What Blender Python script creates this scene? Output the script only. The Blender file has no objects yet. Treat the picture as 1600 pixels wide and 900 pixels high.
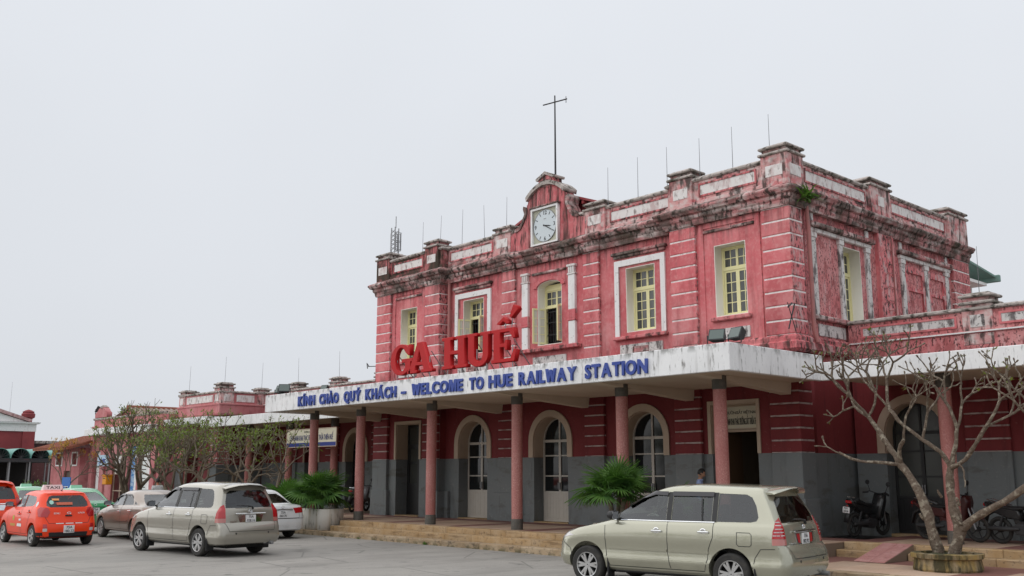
import bpy, bmesh, math, random
from mathutils import Vector, Matrix, Euler
from mathutils.bvhtree import BVHTree
R = math.radians
S = bpy.context.scene
col = S.collection

# ------------------------------------------------------------------ camera
cam = bpy.data.cameras.new('camera')
camo = bpy.data.objects.new('camera', cam)
col.objects.link(camo)
cam.sensor_width = 36.0
cam.lens = 36.0 * 1532.0 / 1600.0
cam.clip_start = 0.1
cam.clip_end = 6000
camo.location = (22.05, -21.4, 1.95)
camo.rotation_euler = (R(90 + 10.71), 0, R(90 - 42.45))
S.camera = camo

# ------------------------------------------------------------------ sky and sun (overcast)
SUN_EL, SUN_AZ = 50.0, 218.0          # azimuth clockwise from +Y
world = bpy.data.worlds.new('World')
S.world = world
world.use_nodes = True
wn = world.node_tree
wn.nodes.clear()
w_out = wn.nodes.new('ShaderNodeOutputWorld')
w_bg = wn.nodes.new('ShaderNodeBackground')
w_sky = wn.nodes.new('ShaderNodeTexSky')
w_sky.sky_type = 'NISHITA'
w_sky.sun_disc = False
w_sky.sun_elevation = R(SUN_EL)
w_sky.sun_rotation = R(SUN_AZ)
w_hsv = wn.nodes.new('ShaderNodeHueSaturation')
w_hsv.inputs['Saturation'].default_value = 0.10
w_tc = wn.nodes.new('ShaderNodeTexCoord')
w_sep = wn.nodes.new('ShaderNodeSeparateXYZ')
w_ramp = wn.nodes.new('ShaderNodeMapRange')      # cloud deck: brighter overhead than at the horizon
w_ramp.inputs['From Min'].default_value = -0.05
w_ramp.inputs['From Max'].default_value = 1.0
w_ramp.inputs['To Min'].default_value = 5.75
w_ramp.inputs['To Max'].default_value = 8.9
w_noise = wn.nodes.new('ShaderNodeTexNoise')
w_noise.inputs['Scale'].default_value = 1.6
w_noise.inputs['Detail'].default_value = 4
w_nr = wn.nodes.new('ShaderNodeMapRange')
w_nr.inputs['To Min'].default_value = 0.90
w_nr.inputs['To Max'].default_value = 1.10
w_mul = wn.nodes.new('ShaderNodeMath'); w_mul.operation = 'MULTIPLY'
w_cloud = wn.nodes.new('ShaderNodeMix'); w_cloud.data_type = 'RGBA'; w_cloud.blend_type = 'MULTIPLY'
w_cloud.inputs['Factor'].default_value = 1.0
w_cloud.inputs['A'].default_value = (0.945, 0.985, 1.05, 1)
w_mix = wn.nodes.new('ShaderNodeMix'); w_mix.data_type = 'RGBA'
w_mix.inputs['Factor'].default_value = 0.90
L = wn.links
L.new(w_tc.outputs['Generated'], w_sep.inputs[0])
L.new(w_tc.outputs['Generated'], w_noise.inputs['Vector'])
L.new(w_sep.outputs['Z'], w_ramp.inputs['Value'])
L.new(w_noise.outputs['Fac'], w_nr.inputs['Value'])
L.new(w_ramp.outputs['Result'], w_mul.inputs[0])
L.new(w_nr.outputs['Result'], w_mul.inputs[1])
L.new(w_mul.outputs[0], w_cloud.inputs['B'])
L.new(w_sky.outputs[0], w_hsv.inputs['Color'])
L.new(w_hsv.outputs[0], w_mix.inputs['A'])
L.new(w_cloud.outputs['Result'], w_mix.inputs['B'])
L.new(w_mix.outputs['Result'], w_bg.inputs['Color'])
w_bg.inputs['Strength'].default_value = 0.10
L.new(w_bg.outputs[0], w_out.inputs[0])

sun = bpy.data.lights.new('sun', 'SUN')
sun.energy = 1.5
sun.angle = R(115)
sun.color = (1.0, 0.97, 0.93)
suno = bpy.data.objects.new('sun', sun)
col.objects.link(suno)
_az, _el = R(SUN_AZ), R(SUN_EL)
_d = Vector((math.sin(_az) * math.cos(_el), math.cos(_az) * math.cos(_el), math.sin(_el)))
suno.rotation_euler = (-_d).to_track_quat('-Z', 'Y').to_euler()
suno.location = _d * 60

S.render.engine = 'CYCLES'
S.cycles.use_denoising = True
S.cycles.max_bounces = 8
S.cycles.transparent_max_bounces = 16
S.cycles.caustics_reflective = False
S.cycles.caustics_refractive = False
S.view_settings.view_transform = 'Standard'
S.view_settings.look = 'None'
S.view_settings.exposure = 0.26
S.view_settings.gamma = 1.0

# ------------------------------------------------------------------ helpers
def tag(o, label=None, cat=None, group=None, kind=None):
    if label: o['label'] = label
    if cat: o['category'] = cat
    if group: o['group'] = group
    if kind: o['kind'] = kind
    return o

def empty(name, loc=(0, 0, 0), rz=0.0, label=None, cat=None, group=None):
    o = bpy.data.objects.new(name, None)
    o.empty_display_size = 0.2
    o.location = loc
    o.rotation_euler = (0, 0, rz)
    col.objects.link(o)
    return tag(o, label, cat, group)

def link(name, me, mat=None, parent=None, loc=None, rot=None, scale=None):
    o = bpy.data.objects.new(name, me)
    col.objects.link(o)
    if mat is not None:
        me.materials.clear()
        for m in (mat if isinstance(mat, (list, tuple)) else [mat]):
            me.materials.append(m)
    if parent: o.parent = parent
    if loc is not None: o.location = loc
    if rot is not None: o.rotation_euler = rot
    if scale is not None: o.scale = scale
    return o

def copy_tree(o, parent=None):
    c = o.copy()
    col.objects.link(c)
    c.parent = parent
    for ch in list(o.children):
        copy_tree(ch, c)
    return c

class MB:
    """collects vertices and faces, builds one mesh object"""
    def __init__(s):
        s.v = []; s.f = []; s.m = []
    def add(s, vs, fs, mi=0):
        n = len(s.v)
        s.v += [tuple(v) for v in vs]
        s.f += [tuple(i + n for i in f) for f in fs]
        s.m += [mi] * len(fs)
        return s
    def box(s, x0, x1, y0, y1, z0, z1, mi=0):
        if x0 > x1: x0, x1 = x1, x0
        if y0 > y1: y0, y1 = y1, y0
        if z0 > z1: z0, z1 = z1, z0
        return s.add([(x0, y0, z0), (x1, y0, z0), (x1, y1, z0), (x0, y1, z0), (x0, y0, z1), (x1, y0, z1), (x1, y1, z1), (x0, y1, z1)],
                     [(0, 3, 2, 1), (4, 5, 6, 7), (0, 1, 5, 4), (1, 2, 6, 5), (2, 3, 7, 6), (3, 0, 4, 7)], mi)
    def cbox(s, x0, x1, y0, y1, z0, z1, c=0.02, mi=0):
        """box with chamfered edges"""
        if x0 > x1: x0, x1 = x1, x0
        if y0 > y1: y0, y1 = y1, y0
        if z0 > z1: z0, z1 = z1, z0
        c = min(c, (x1 - x0) * .45, (y1 - y0) * .45, (z1 - z0) * .45)
        vs = []
        ix = {}
        for i, x in enumerate((x0, x1)):
            for j, y in enumerate((y0, y1)):
                for k, z in enumerate((z0, z1)):
                    dx, dy, dz = (c, -c)[i], (c, -c)[j], (c, -c)[k]
                    ix[i, j, k, 0] = len(vs); vs.append((x, y + dy, z + dz))
                    ix[i, j, k, 1] = len(vs); vs.append((x + dx, y, z + dz))
                    ix[i, j, k, 2] = len(vs); vs.append((x + dx, y + dy, z))
        fs = []
        def q(a, b, cc, d, n):
            p = [Vector(vs[t]) for t in (a, b, cc, d)]
            nn = (p[1] - p[0]).cross(p[2] - p[0])
            fs.append((a, b, cc, d) if nn.dot(Vector(n)) > 0 else (d, cc, b, a))
        for i in (0, 1):
            sg = 2 * i - 1
            q(ix[i,0,0,0], ix[i,1,0,0], ix[i,1,1,0], ix[i,0,1,0], (sg, 0, 0))
            q(ix[0,i,0,1], ix[1,i,0,1], ix[1,i,1,1], ix[0,i,1,1], (0, sg, 0))
            q(ix[0,0,i,2], ix[1,0,i,2], ix[1,1,i,2], ix[0,1,i,2], (0, 0, sg))
        for i in (0, 1):
            for j in (0, 1):
                si, sj = 2 * i - 1, 2 * j - 1
                q(ix[i,j,0,0], ix[i,j,1,0], ix[i,j,1,1], ix[i,j,0,1], (si, sj, 0))
                q(ix[i,0,j,0], ix[i,1,j,0], ix[i,1,j,2], ix[i,0,j,2], (si, 0, sj))
                q(ix[0,i,j,1], ix[1,i,j,1], ix[1,i,j,2], ix[0,i,j,2], (0, si, sj))
        for i in (0, 1):
            for j in (0, 1):
                for k in (0, 1):
                    a, b, cc = ix[i,j,k,0], ix[i,j,k,1], ix[i,j,k,2]
                    p = [Vector(vs[t]) for t in (a, b, cc)]
                    nn = (p[1] - p[0]).cross(p[2] - p[0])
                    fs.append((a, b, cc) if nn.dot(Vector((2*i-1, 2*j-1, 2*k-1))) > 0 else (cc, b, a))
        return s.add(vs, fs, mi)
    def tube(s, pts, rad, n=8, cap=True, mi=0):
        pts = [Vector(p) for p in pts]
        if not isinstance(rad, (list, tuple)): rad = [rad] * len(pts)
        base = len(s.v)
        up = Vector((0, 0, 1))
        prev = None
        for i, p in enumerate(pts):
            d = (pts[min(i + 1, len(pts) - 1)] - pts[max(i - 1, 0)])
            if d.length < 1e-9: d = Vector((0, 0, 1))
            d.normalize()
            if prev is None:
                a = up if abs(d.z) < .95 else Vector((1, 0, 0))
                u = d.cross(a).normalized()
            else:
                u = (prev - d * prev.dot(d))
                u = u.normalized() if u.length > 1e-6 else d.orthogonal().normalized()
            prev = u
            w = d.cross(u)
            for k in range(n):
                t = 2 * math.pi * k / n
                s.v.append(tuple(p + (u * math.cos(t) + w * math.sin(t)) * rad[i]))
        for i in range(len(pts) - 1):
            for k in range(n):
                a = base + i * n + k; b = base + i * n + (k + 1) % n
                s.f.append((a, b, b + n, a + n)); s.m.append(mi)
        if cap:
            s.f.append(tuple(base + k for k in reversed(range(n)))); s.m.append(mi)
            e = base + (len(pts) - 1) * n
            s.f.append(tuple(e + k for k in range(n))); s.m.append(mi)
        return s
    def lathe(s, prof, n=24, c=(0, 0, 0), axis='z', cap=True, mi=0):
        """prof: (r, h) pairs along the axis"""
        base = len(s.v)
        for r, h in prof:
            for k in range(n):
                t = 2 * math.pi * k / n
                a, b = r * math.cos(t), r * math.sin(t)
                p = {'z': (a, b, h), 'y': (b, h, a), 'x': (h, a, b)}[axis]
                s.v.append((p[0] + c[0], p[1] + c[1], p[2] + c[2]))
        for i in range(len(prof) - 1):
            for k in range(n):
                a = base + i * n + k; b = base + i * n + (k + 1) % n
                s.f.append((a, b, b + n, a + n)); s.m.append(mi)
        if cap:
            s.f.append(tuple(base + k for k in reversed(range(n)))); s.m.append(mi)
            e = base + (len(prof) - 1) * n
            s.f.append(tuple(e + k for k in range(n))); s.m.append(mi)
        return s
    def mesh(s, me):
        base = len(s.v)
        s.v += [tuple(v.co) for v in me.vertices]
        for p in me.polygons:
            s.f.append(tuple(base + i for i in p.vertices)); s.m.append(0)
        return s
    def data(s, name='mesh', smooth=None):
        me = bpy.data.meshes.new(name)
        me.from_pydata(s.v, [], s.f)
        if any(s.m): me.polygons.foreach_set('material_index', s.m)
        if smooth is not None:
            for p in me.polygons: p.use_smooth = True
            me.update()
            me.set_sharp_from_angle(angle=R(smooth))
        me.update()
        return me
    def build(s, name, mat=None, parent=None, smooth=None, **k):
        return link(name, s.data(name, smooth), mat, parent, **k)

def extrude2d(loops, depth, bevel=0.0):
    """filled polygon with holes (x,z loops) extruded along y from 0 to depth (returns mesh, front at y=0)"""
    c = bpy.data.curves.new('tmp', 'CURVE')
    c.dimensions = '2D'
    c.fill_mode = 'BOTH'
    c.extrude = max(depth / 2 - bevel, 0)
    c.bevel_depth = bevel
    c.bevel_resolution = 0
    if bevel: c.offset = -bevel
    for lp in loops:
        sp = c.splines.new('POLY')
        sp.points.add(len(lp) - 1)
        for p, q in zip(sp.points, lp): p.co = (q[0], q[1], 0, 1)
        sp.use_cyclic_u = True
    o = bpy.data.objects.new('tmp', c)
    me = bpy.data.meshes.new_from_object(o)
    bpy.data.objects.remove(o); bpy.data.curves.remove(c)
    # curve xy plane -> xz plane, front (towards -y) at 0
    me.transform(Matrix.Translation((0, depth / 2, 0)) @ Matrix.Rotation(R(90), 4, 'X'))
    return me

def text_mesh(body, height=1.0, depth=0.0, bold=0.0, squeeze=1.0, align='CENTER'):
    """upright text in the xz plane facing -y, cap height = height"""
    c = bpy.data.curves.new('tmp', 'FONT')
    c.body = body
    c.align_x = align
    c.size = height / 0.70
    c.extrude = depth / 2
    c.offset = bold * height
    c.resolution_u = 3
    o = bpy.data.objects.new('tmp', c)
    me = bpy.data.meshes.new_from_object(o)
    bpy.data.objects.remove(o); bpy.data.curves.remove(c)
    me.transform(Matrix.Rotation(R(90), 4, 'X') @ Matrix.Scale(squeeze, 4, (1, 0, 0)))
    return me

def arc(cx, cz, r, a0, a1, n, rz=None):
    rz = r if rz is None else rz
    return [(cx + r * math.cos(R(a0 + (a1 - a0) * i / n)), cz + rz * math.sin(R(a0 + (a1 - a0) * i / n))) for i in range(n + 1)]

def rect(x0, x1, z0, z1):
    return [(x0, z0), (x1, z0), (x1, z1), (x0, z1)]

def arch_loop(cx, hw, z0, zs, rise=None, n=14):
    """doorway outline: straight sides to springing zs then an arch"""
    rise = hw if rise is None else rise
    return [(cx - hw, z0), (cx + hw, z0)] + arc(cx, zs, hw, 0, 180, n, rise)

# ------------------------------------------------------------------ materials
def mat(name, base, rough=0.7, metal=0.0, spec=0.4, layers=(), bump=None, coords='world', coat=0.0, vary=0.0):
    """Principled colour with layers of procedural noise mixed in.
    layer: dict(sc=(x,y,z), lo, hi, col, amt, detail, z=(z0,z1))"""
    m = bpy.data.materials.new(name)
    m.use_nodes = True
    nt = m.node_tree
    b = nt.nodes['Principled BSDF']
    b.inputs['Base Color'].default_value = (*base, 1)
    b.inputs['Roughness'].default_value = rough
    b.inputs['Metallic'].default_value = metal
    b.inputs['Specular IOR Level'].default_value = spec
    if coat:
        b.inputs['Coat Weight'].default_value = coat
        b.inputs['Coat Roughness'].default_value = 0.04
    m.diffuse_color = (*base, 1)
    if not layers and not bump: return m
    if coords == 'world':
        src = nt.nodes.new('ShaderNodeNewGeometry').outputs['Position']
    else:
        src = nt.nodes.new('ShaderNodeTexCoord').outputs['Object']
    cur = None
    sepz = None
    for i, ly in enumerate(layers):
        mp = nt.nodes.new('ShaderNodeMapping')
        sc = ly.get('sc', 1.0)
        mp.inputs['Scale'].default_value = sc if isinstance(sc, tuple) else (sc, sc, sc)
        mp.inputs['Location'].default_value = (i * 7.3, i * 3.1, i * 5.7)
        nt.links.new(src, mp.inputs['Vector'])
        if ly.get('vor'):
            nz = nt.nodes.new('ShaderNodeTexVoronoi')
            nz.feature = 'DISTANCE_TO_EDGE'
            nz.inputs['Scale'].default_value = 1.0
            outp = nz.outputs['Distance']
        else:
            nz = nt.nodes.new('ShaderNodeTexNoise')
            nz.inputs['Scale'].default_value = 1.0
            nz.inputs['Detail'].default_value = ly.get('detail', 5)
            nz.inputs['Roughness'].default_value = ly.get('nr', 0.6)
            outp = nz.outputs['Fac']
        nt.links.new(mp.outputs[0], nz.inputs['Vector'])
        mr = nt.nodes.new('ShaderNodeMapRange')
        mr.inputs['From Min'].default_value = ly.get('lo', .45)
        mr.inputs['From Max'].default_value = ly.get('hi', .65)
        mr.inputs['To Max'].default_value = ly.get('amt', 1.0)
        nt.links.new(outp, mr.inputs['Value'])
        fac = mr.outputs['Result']
        if 'nx' in ly:                            # only on faces turned to the weather side (+X)
            gn = nt.nodes.new('ShaderNodeNewGeometry')
            sx_ = nt.nodes.new('ShaderNodeSeparateXYZ')
            nt.links.new(gn.outputs['True Normal'], sx_.inputs[0])
            mu = nt.nodes.new('ShaderNodeMath'); mu.operation = 'MULTIPLY'; mu.use_clamp = True
            nt.links.new(fac, mu.inputs[0]); nt.links.new(sx_.outputs['X'], mu.inputs[1])
            fac = mu.outputs[0]
        if 'z' in ly:
            if sepz is None:
                sepz = nt.nodes.new('ShaderNodeSeparateXYZ')
                nt.links.new(src, sepz.inputs[0])
            zr = nt.nodes.new('ShaderNodeMapRange')
            zr.inputs['From Min'].default_value = ly['z'][0]
            zr.inputs['From Max'].default_value = ly['z'][1]
            nt.links.new(sepz.outputs['Z'], zr.inputs['Value'])
            mu = nt.nodes.new('ShaderNodeMath'); mu.operation = 'MULTIPLY'
            nt.links.new(fac, mu.inputs[0]); nt.links.new(zr.outputs['Result'], mu.inputs[1])
            fac = mu.outputs[0]
        mx = nt.nodes.new('ShaderNodeMix'); mx.data_type = 'RGBA'
        nt.links.new(fac, mx.inputs['Factor'])
        if cur is None: mx.inputs['A'].default_value = (*base, 1)
        else: nt.links.new(cur, mx.inputs['A'])
        mx.inputs['B'].default_value = (*ly['col'], 1)
        cur = mx.outputs['Result']
    if vary and cur is not None:                 # each piece a slightly different shade
        oi = nt.nodes.new('ShaderNodeObjectInfo')
        vr = nt.nodes.new('ShaderNodeMapRange')
        vr.inputs['To Min'].default_value = 1 - vary; vr.inputs['To Max'].default_value = 1 + vary
        nt.links.new(oi.outputs['Random'], vr.inputs['Value'])
        hs = nt.nodes.new('ShaderNodeHueSaturation')
        nt.links.new(vr.outputs['Result'], hs.inputs['Value'])
        nt.links.new(cur, hs.inputs['Color'])
        cur = hs.outputs['Color']
    if cur is not None: nt.links.new(cur, b.inputs['Base Color'])
    if bump:
        nz = nt.nodes.new('ShaderNodeTexNoise')
        nz.inputs['Scale'].default_value = bump[0]
        nz.inputs['Detail'].default_value = 6
        nt.links.new(src, nz.inputs['Vector'])
        bp = nt.nodes.new('ShaderNodeBump')
        bp.inputs['Strength'].default_value = bump[1]
        bp.inputs['Distance'].default_value = bump[2] if len(bump) > 2 else 0.02
        nt.links.new(nz.outputs['Fac'], bp.inputs['Height'])
        nt.links.new(bp.outputs['Normal'], b.inputs['Normal'])
    return m

def glass_mat(name, tint, refl_min=0.06, rough=0.02, ior=1.5):
    """thin tinted pane: tinted see-through mixed with a mirror by Fresnel"""
    m = bpy.data.materials.new(name)
    m.use_nodes = True
    nt = m.node_tree
    nt.nodes.clear()
    out = nt.nodes.new('ShaderNodeOutputMaterial')
    tr = nt.nodes.new('ShaderNodeBsdfTransparent'); tr.inputs['Color'].default_value = (*tint, 1)
    gl = nt.nodes.new('ShaderNodeBsdfGlossy'); gl.inputs['Roughness'].default_value = rough
    gl.inputs['Color'].default_value = (0.95, 0.97, 1, 1)
    fr = nt.nodes.new('ShaderNodeFresnel'); fr.inputs['IOR'].default_value = ior
    mr = nt.nodes.new('ShaderNodeMapRange')
    mr.inputs['To Min'].default_value = refl_min; mr.inputs['To Max'].default_value = 1.0
    mx = nt.nodes.new('ShaderNodeMixShader')
    nt.links.new(fr.outputs[0], mr.inputs['Value'])
    nt.links.new(mr.outputs['Result'], mx.inputs[0])
    nt.links.new(tr.outputs[0], mx.inputs[1])
    nt.links.new(gl.outputs[0], mx.inputs[2])
    nt.links.new(mx.outputs[0], out.inputs[0])
    m.diffuse_color = (*tint, 1)
    return m

DIRT = (0.045, 0.038, 0.034)
MOSS = (0.045, 0.05, 0.03)
M = {}
PK = (0.63, 0.160, 0.175)
def pink_layers(extra=()):
    return [
    dict(sc=.6, lo=.40, hi=.62, col=(.66, .26, .26), amt=.8),
    dict(sc=(1.9, 1.9, 1.0), lo=.46, hi=.62, col=(.48, .105, .115), amt=.75),
    dict(sc=9, lo=.48, hi=.75, col=(.70, .34, .33), amt=.55),
    dict(sc=(.8, .8, .5), lo=.56, hi=.72, col=(.70, .40, .39), amt=.45),
    dict(sc=(4, 4, .32), lo=.58, hi=.74, col=(.30, .085, .085), amt=.5),
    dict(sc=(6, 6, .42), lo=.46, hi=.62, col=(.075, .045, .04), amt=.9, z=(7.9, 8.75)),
    dict(sc=(2.2, 2.2, .5), lo=.63, hi=.70, col=(.12, .05, .045), amt=.7),
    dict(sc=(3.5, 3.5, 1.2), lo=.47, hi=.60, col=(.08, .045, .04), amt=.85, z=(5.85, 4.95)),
    dict(sc=(13, 13, 7), lo=.52, hi=.60, col=(.07, .045, .045), amt=1.0, nx=1),
    dict(sc=(5, 5, 2.5), lo=.50, hi=.62, col=(.62, .42, .41), amt=.8, nx=1),
    dict(sc=(7, 7, 1.6), lo=.52, hi=.64, col=DIRT, amt=.85, z=(8.6, 9.2)),
    dict(sc=24, lo=.66, hi=.74, col=(.66, .52, .50), amt=.5)] + list(extra)
M['pink'] = mat('pink_paint', PK, .88, spec=.2, bump=(30, .3, .01), vary=.10, layers=pink_layers())
M['pink_low'] = mat('pink_paint_low_building', (.50, .185, .19), .88, spec=.2, bump=(30, .3, .01), layers=[
    dict(sc=.5, lo=.40, hi=.62, col=(.55, .27, .27), amt=.8), dict(sc=3, lo=.46, hi=.66, col=(.40, .12, .125), amt=.6), dict(sc=(4, 4, .8), lo=.58, hi=.74, col=(.22, .08, .08), amt=.6)])
M['pink_grime'] = mat('grimy_pink_paint', PK, .92, spec=.15, bump=(26, .5, .02), layers=pink_layers([
    dict(sc=(5, 5, 2.2), lo=.50, hi=.63, col=(.06, .045, .04), amt=.85)]))
M['pink_moss'] = mat('mossy_pink_paint', PK, .92, spec=.15, bump=(24, .5, .02), layers=pink_layers([
    dict(sc=(1.3, 1.3, 1.6), lo=.36, hi=.52, col=(.055, .048, .035), amt=.92)]))
M['pink_peel'] = mat('peeling_pink_paint', (.58, .19, .195), .9, spec=.15, bump=(24, .5, .02), layers=[
    dict(sc=.9, lo=.42, hi=.6, col=(.64, .30, .295), amt=.8),
    dict(sc=(6, 6, 1.2), lo=.53, hi=.66, col=(.66, .42, .41), amt=.75),
    dict(sc=(7, 7, 1.3), lo=.58, hi=.68, col=(.10, .05, .05), amt=.85),
    dict(sc=(20, 20, 11), lo=.545, hi=.60, col=(.05, .03, .03), amt=.85),
    dict(sc=(4, 4, 3), lo=.52, hi=.6, col=(.34, .10, .10), amt=.7),
    dict(sc=(6, 6, 1.2), lo=.50, hi=.62, col=DIRT, amt=.8, z=(8.0, 8.9))])
M['parapet'] = mat('washed_out_parapet_paint', (.60, .22, .225), .92, spec=.15, bump=(26, .5, .02), layers=[
    dict(sc=(1.2, 1.2, 2), lo=.40, hi=.58, col=(.66, .44, .42), amt=.85),
    dict(sc=(4, 4, 6), lo=.47, hi=.63, col=(.66, .61, .58), amt=.75),
    dict(sc=(5, 5, 1.6), lo=.49, hi=.61, col=(.06, .05, .045), amt=.9),
    dict(sc=(1.0, 1.0, 1.3), lo=.56, hi=.68, col=(.10, .07, .06), amt=.75)])
M['trim'] = mat('weathered_cornice_paint', (.54, .24, .24), .95, spec=.15, bump=(25, .6, .02), layers=[
    dict(sc=(1.5, 1.5, 7), lo=.44, hi=.60, col=(.66, .58, .55), amt=.9),
    dict(sc=(1.4, 1.4, 1.8), lo=.40, hi=.58, col=(.12, .09, .078), amt=.85),
    dict(sc=(8, 8, 3), lo=.49, hi=.61, col=(.045, .04, .034), amt=.92),
    dict(sc=.8, lo=.57, hi=.70, col=MOSS, amt=.7)])
M['coping'] = mat('mossy_coping', (.40, .36, .33), .95, spec=.15, bump=(22, .6, .02), layers=[
    dict(sc=(3, 3, 8), lo=.45, hi=.62, col=(.58, .51, .48), amt=.85),
    dict(sc=6, lo=.50, hi=.62, col=(.06, .055, .045), amt=.9),
    dict(sc=1.5, lo=.56, hi=.7, col=MOSS, amt=.8)])
M['white'] = mat('white_limewash', (.80, .79, .78), .9, spec=.2, bump=(28, .35, .01), layers=[
    dict(sc=(3, 3, .6), lo=.56, hi=.72, col=(.42, .35, .33), amt=.6),
    dict(sc=9, lo=.60, hi=.72, col=(.18, .14, .13), amt=.6)])
M['white_peel'] = mat('peeling_white_plaster', (.66, .63, .61), .9, spec=.2, bump=(28, .5, .02), layers=[
    dict(sc=(5, 5, 2), lo=.50, hi=.60, col=(.10, .08, .08), amt=.85),
    dict(sc=14, lo=.58, hi=.66, col=(.05, .045, .045), amt=.9)])
M['panel'] = mat('stained_white_panel', (.74, .71, .69), .9, spec=.2, bump=(28, .35, .01), layers=[
    dict(sc=(4, 4, 2), lo=.50, hi=.66, col=(.50, .36, .35), amt=.75),
    dict(sc=(9, 9, 4), lo=.56, hi=.68, col=(.16, .12, .11), amt=.8)])
M['joint'] = mat('white_joint_plaster', (.80, .76, .74), .9, spec=.2, layers=[
    dict(sc=6, lo=.5, hi=.7, col=(.40, .25, .24), amt=.8)])
M['joint_dim'] = mat('dimmed_joint_plaster', (.46, .38, .36), .9, spec=.2, layers=[  # white joint plaster in a dimmer tone for the ground floor
    dict(sc=5, lo=.45, hi=.65, col=(.24, .13, .13), amt=.85)])
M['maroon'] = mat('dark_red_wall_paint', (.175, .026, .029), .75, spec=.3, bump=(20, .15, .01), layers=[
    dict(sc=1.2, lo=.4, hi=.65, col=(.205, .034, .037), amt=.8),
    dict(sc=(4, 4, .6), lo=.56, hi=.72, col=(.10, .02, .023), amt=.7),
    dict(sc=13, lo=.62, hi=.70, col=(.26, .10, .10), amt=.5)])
M['grey'] = mat('grey_dado_paint', (.165, .178, .180), .62, spec=.35, bump=(20, .12, .01), layers=[
    dict(sc=1.4, lo=.4, hi=.65, col=(.16, .18, .186), amt=.8),
    dict(sc=(4, 4, .7), lo=.56, hi=.74, col=(.085, .088, .085), amt=.7),
    dict(sc=11, lo=.60, hi=.68, col=(.24, .24, .23), amt=.5),
    dict(sc=(1.2, 1.2, 3), lo=.58, hi=.66, col=(.10, .095, .085), amt=.6),
    dict(sc=4, lo=.45, hi=.65, col=(.10, .095, .085), amt=.8, z=(.9, .4))])
M['cream'] = mat('cream_plaster', (.50, .40, .31), .8, spec=.3, layers=[
    dict(sc=1.5, lo=.4, hi=.65, col=(.44, .345, .26), amt=.7)])
M['reveal'] = mat('pale_window_reveal', (.85, .82, .75), .85, spec=.2, layers=[
    dict(sc=(3, 3, .8), lo=.5, hi=.7, col=(.74, .69, .60), amt=.6)])
M['yellow'] = mat('pale_yellow_window_paint', (.80, .75, .42), .55, spec=.4, layers=[
    dict(sc=8, lo=.5, hi=.7, col=(.72, .67, .38), amt=.6)])
M['frame_grey'] = mat('pale_door_paint', (.50, .47, .42), .55, spec=.4, layers=[
    dict(sc=5, lo=.5, hi=.7, col=(.42, .39, .34), amt=.6)])
M['fascia'] = mat('stained_white_concrete', (.82, .82, .82), .85, spec=.25, bump=(18, .3, .01), layers=[
    dict(sc=1.3, lo=.40, hi=.65, col=(.70, .70, .705), amt=.8),
    dict(sc=(6, 6, .7), lo=.56, hi=.72, col=(.42, .41, .40), amt=.6),
    dict(sc=(16, 16, 3), lo=.58, hi=.70, col=(.16, .15, .14), amt=.8),
    dict(sc=(5, 5, 3), lo=.48, hi=.6, col=(.10, .10, .09), amt=.85, z=(4.50, 4.68))])
M['soffit'] = mat('cream_soffit', (.62, .53, .43), .85, spec=.2, layers=[
    dict(sc=.8, lo=.4, hi=.65, col=(.54, .45, .36), amt=.8)])
M['slab_top'] = mat('dark_roof_slab', (.16, .15, .14), .95, layers=[dict(sc=2, lo=.4, hi=.6, col=(.08, .08, .075), amt=.9)])
M['column'] = mat('pink_terrazzo_column', (.40, .16, .142), .55, spec=.4, bump=(40, .2, .01), layers=[
    dict(sc=34, lo=.5, hi=.68, col=(.58, .33, .30), amt=.8),
    dict(sc=24, lo=.56, hi=.70, col=(.25, .08, .075), amt=.8),
    dict(sc=(1.5, 1.5, .8), lo=.45, hi=.65, col=(.35, .11, .10), amt=.6)])
M['col_dark'] = mat('dark_column_end', (.085, .08, .07), .7, layers=[dict(sc=9, lo=.45, hi=.7, col=(.15, .13, .11), amt=.7)])
M['dark'] = mat('dark_interior', (.022, .02, .019), .9)
M['interior'] = mat('dim_interior_wall', (.16, .13, .10), .9)
M['pane'] = mat('dark_window_pane', (.016, .018, .019), .05, spec=.32)
M['upane'] = mat('upper_window_pane', (.05, .055, .055), .08, spec=.5, layers=[dict(sc=(9, 9, .8), lo=.45, hi=.6, col=(.12, .12, .11), amt=.7)])
M['pane_pale'] = mat('frosted_shutter_pane', (.62, .60, .52), .25, spec=.5)
M['curtain'] = mat('pale_curtain', (.45, .44, .40), .9)
M['iron'] = mat('dark_iron', (.035, .035, .037), .6, spec=.4)
M['steel'] = mat('galvanised_steel', (.30, .30, .31), .45, metal=.6)
M['pipe'] = mat('painted_downpipe', (.42, .17, .16), .8, layers=[dict(sc=(8, 8, 2), lo=.5, hi=.65, col=(.25, .16, .15), amt=.7)])
M['red_letter'] = mat('glossy_red_sign', (.43, .008, .010), .5, spec=.22, layers=[
    dict(sc=(4, 4, 1.4), lo=.55, hi=.75, col=(.30, .008, .010), amt=.7),
    dict(sc=14, lo=.62, hi=.72, col=(.20, .03, .03), amt=.5)])
M['blue_letter'] = mat('blue_letter', (.050, .080, .30), .6, spec=.2, layers=[
    dict(sc=3, lo=.45, hi=.7, col=(.09, .125, .36), amt=.8)])
M['rod'] = mat('lightning_rod_metal', (.17, .17, .18), .6, metal=.4)
M['tile_red'] = mat('red_roof_tile', (.27, .09, .055), .85, layers=[
    dict(sc=5, lo=.45, hi=.65, col=(.22, .08, .05), amt=.8), dict(sc=13, lo=.55, hi=.7, col=(.10, .08, .06), amt=.7)])
M['tile_old'] = mat('old_grey_roof_tile', (.33, .22, .18), .9, layers=[
    dict(sc=4, lo=.42, hi=.62, col=(.40, .36, .32), amt=.8), dict(sc=12, lo=.5, hi=.66, col=(.12, .09, .08), amt=.8)])
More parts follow.
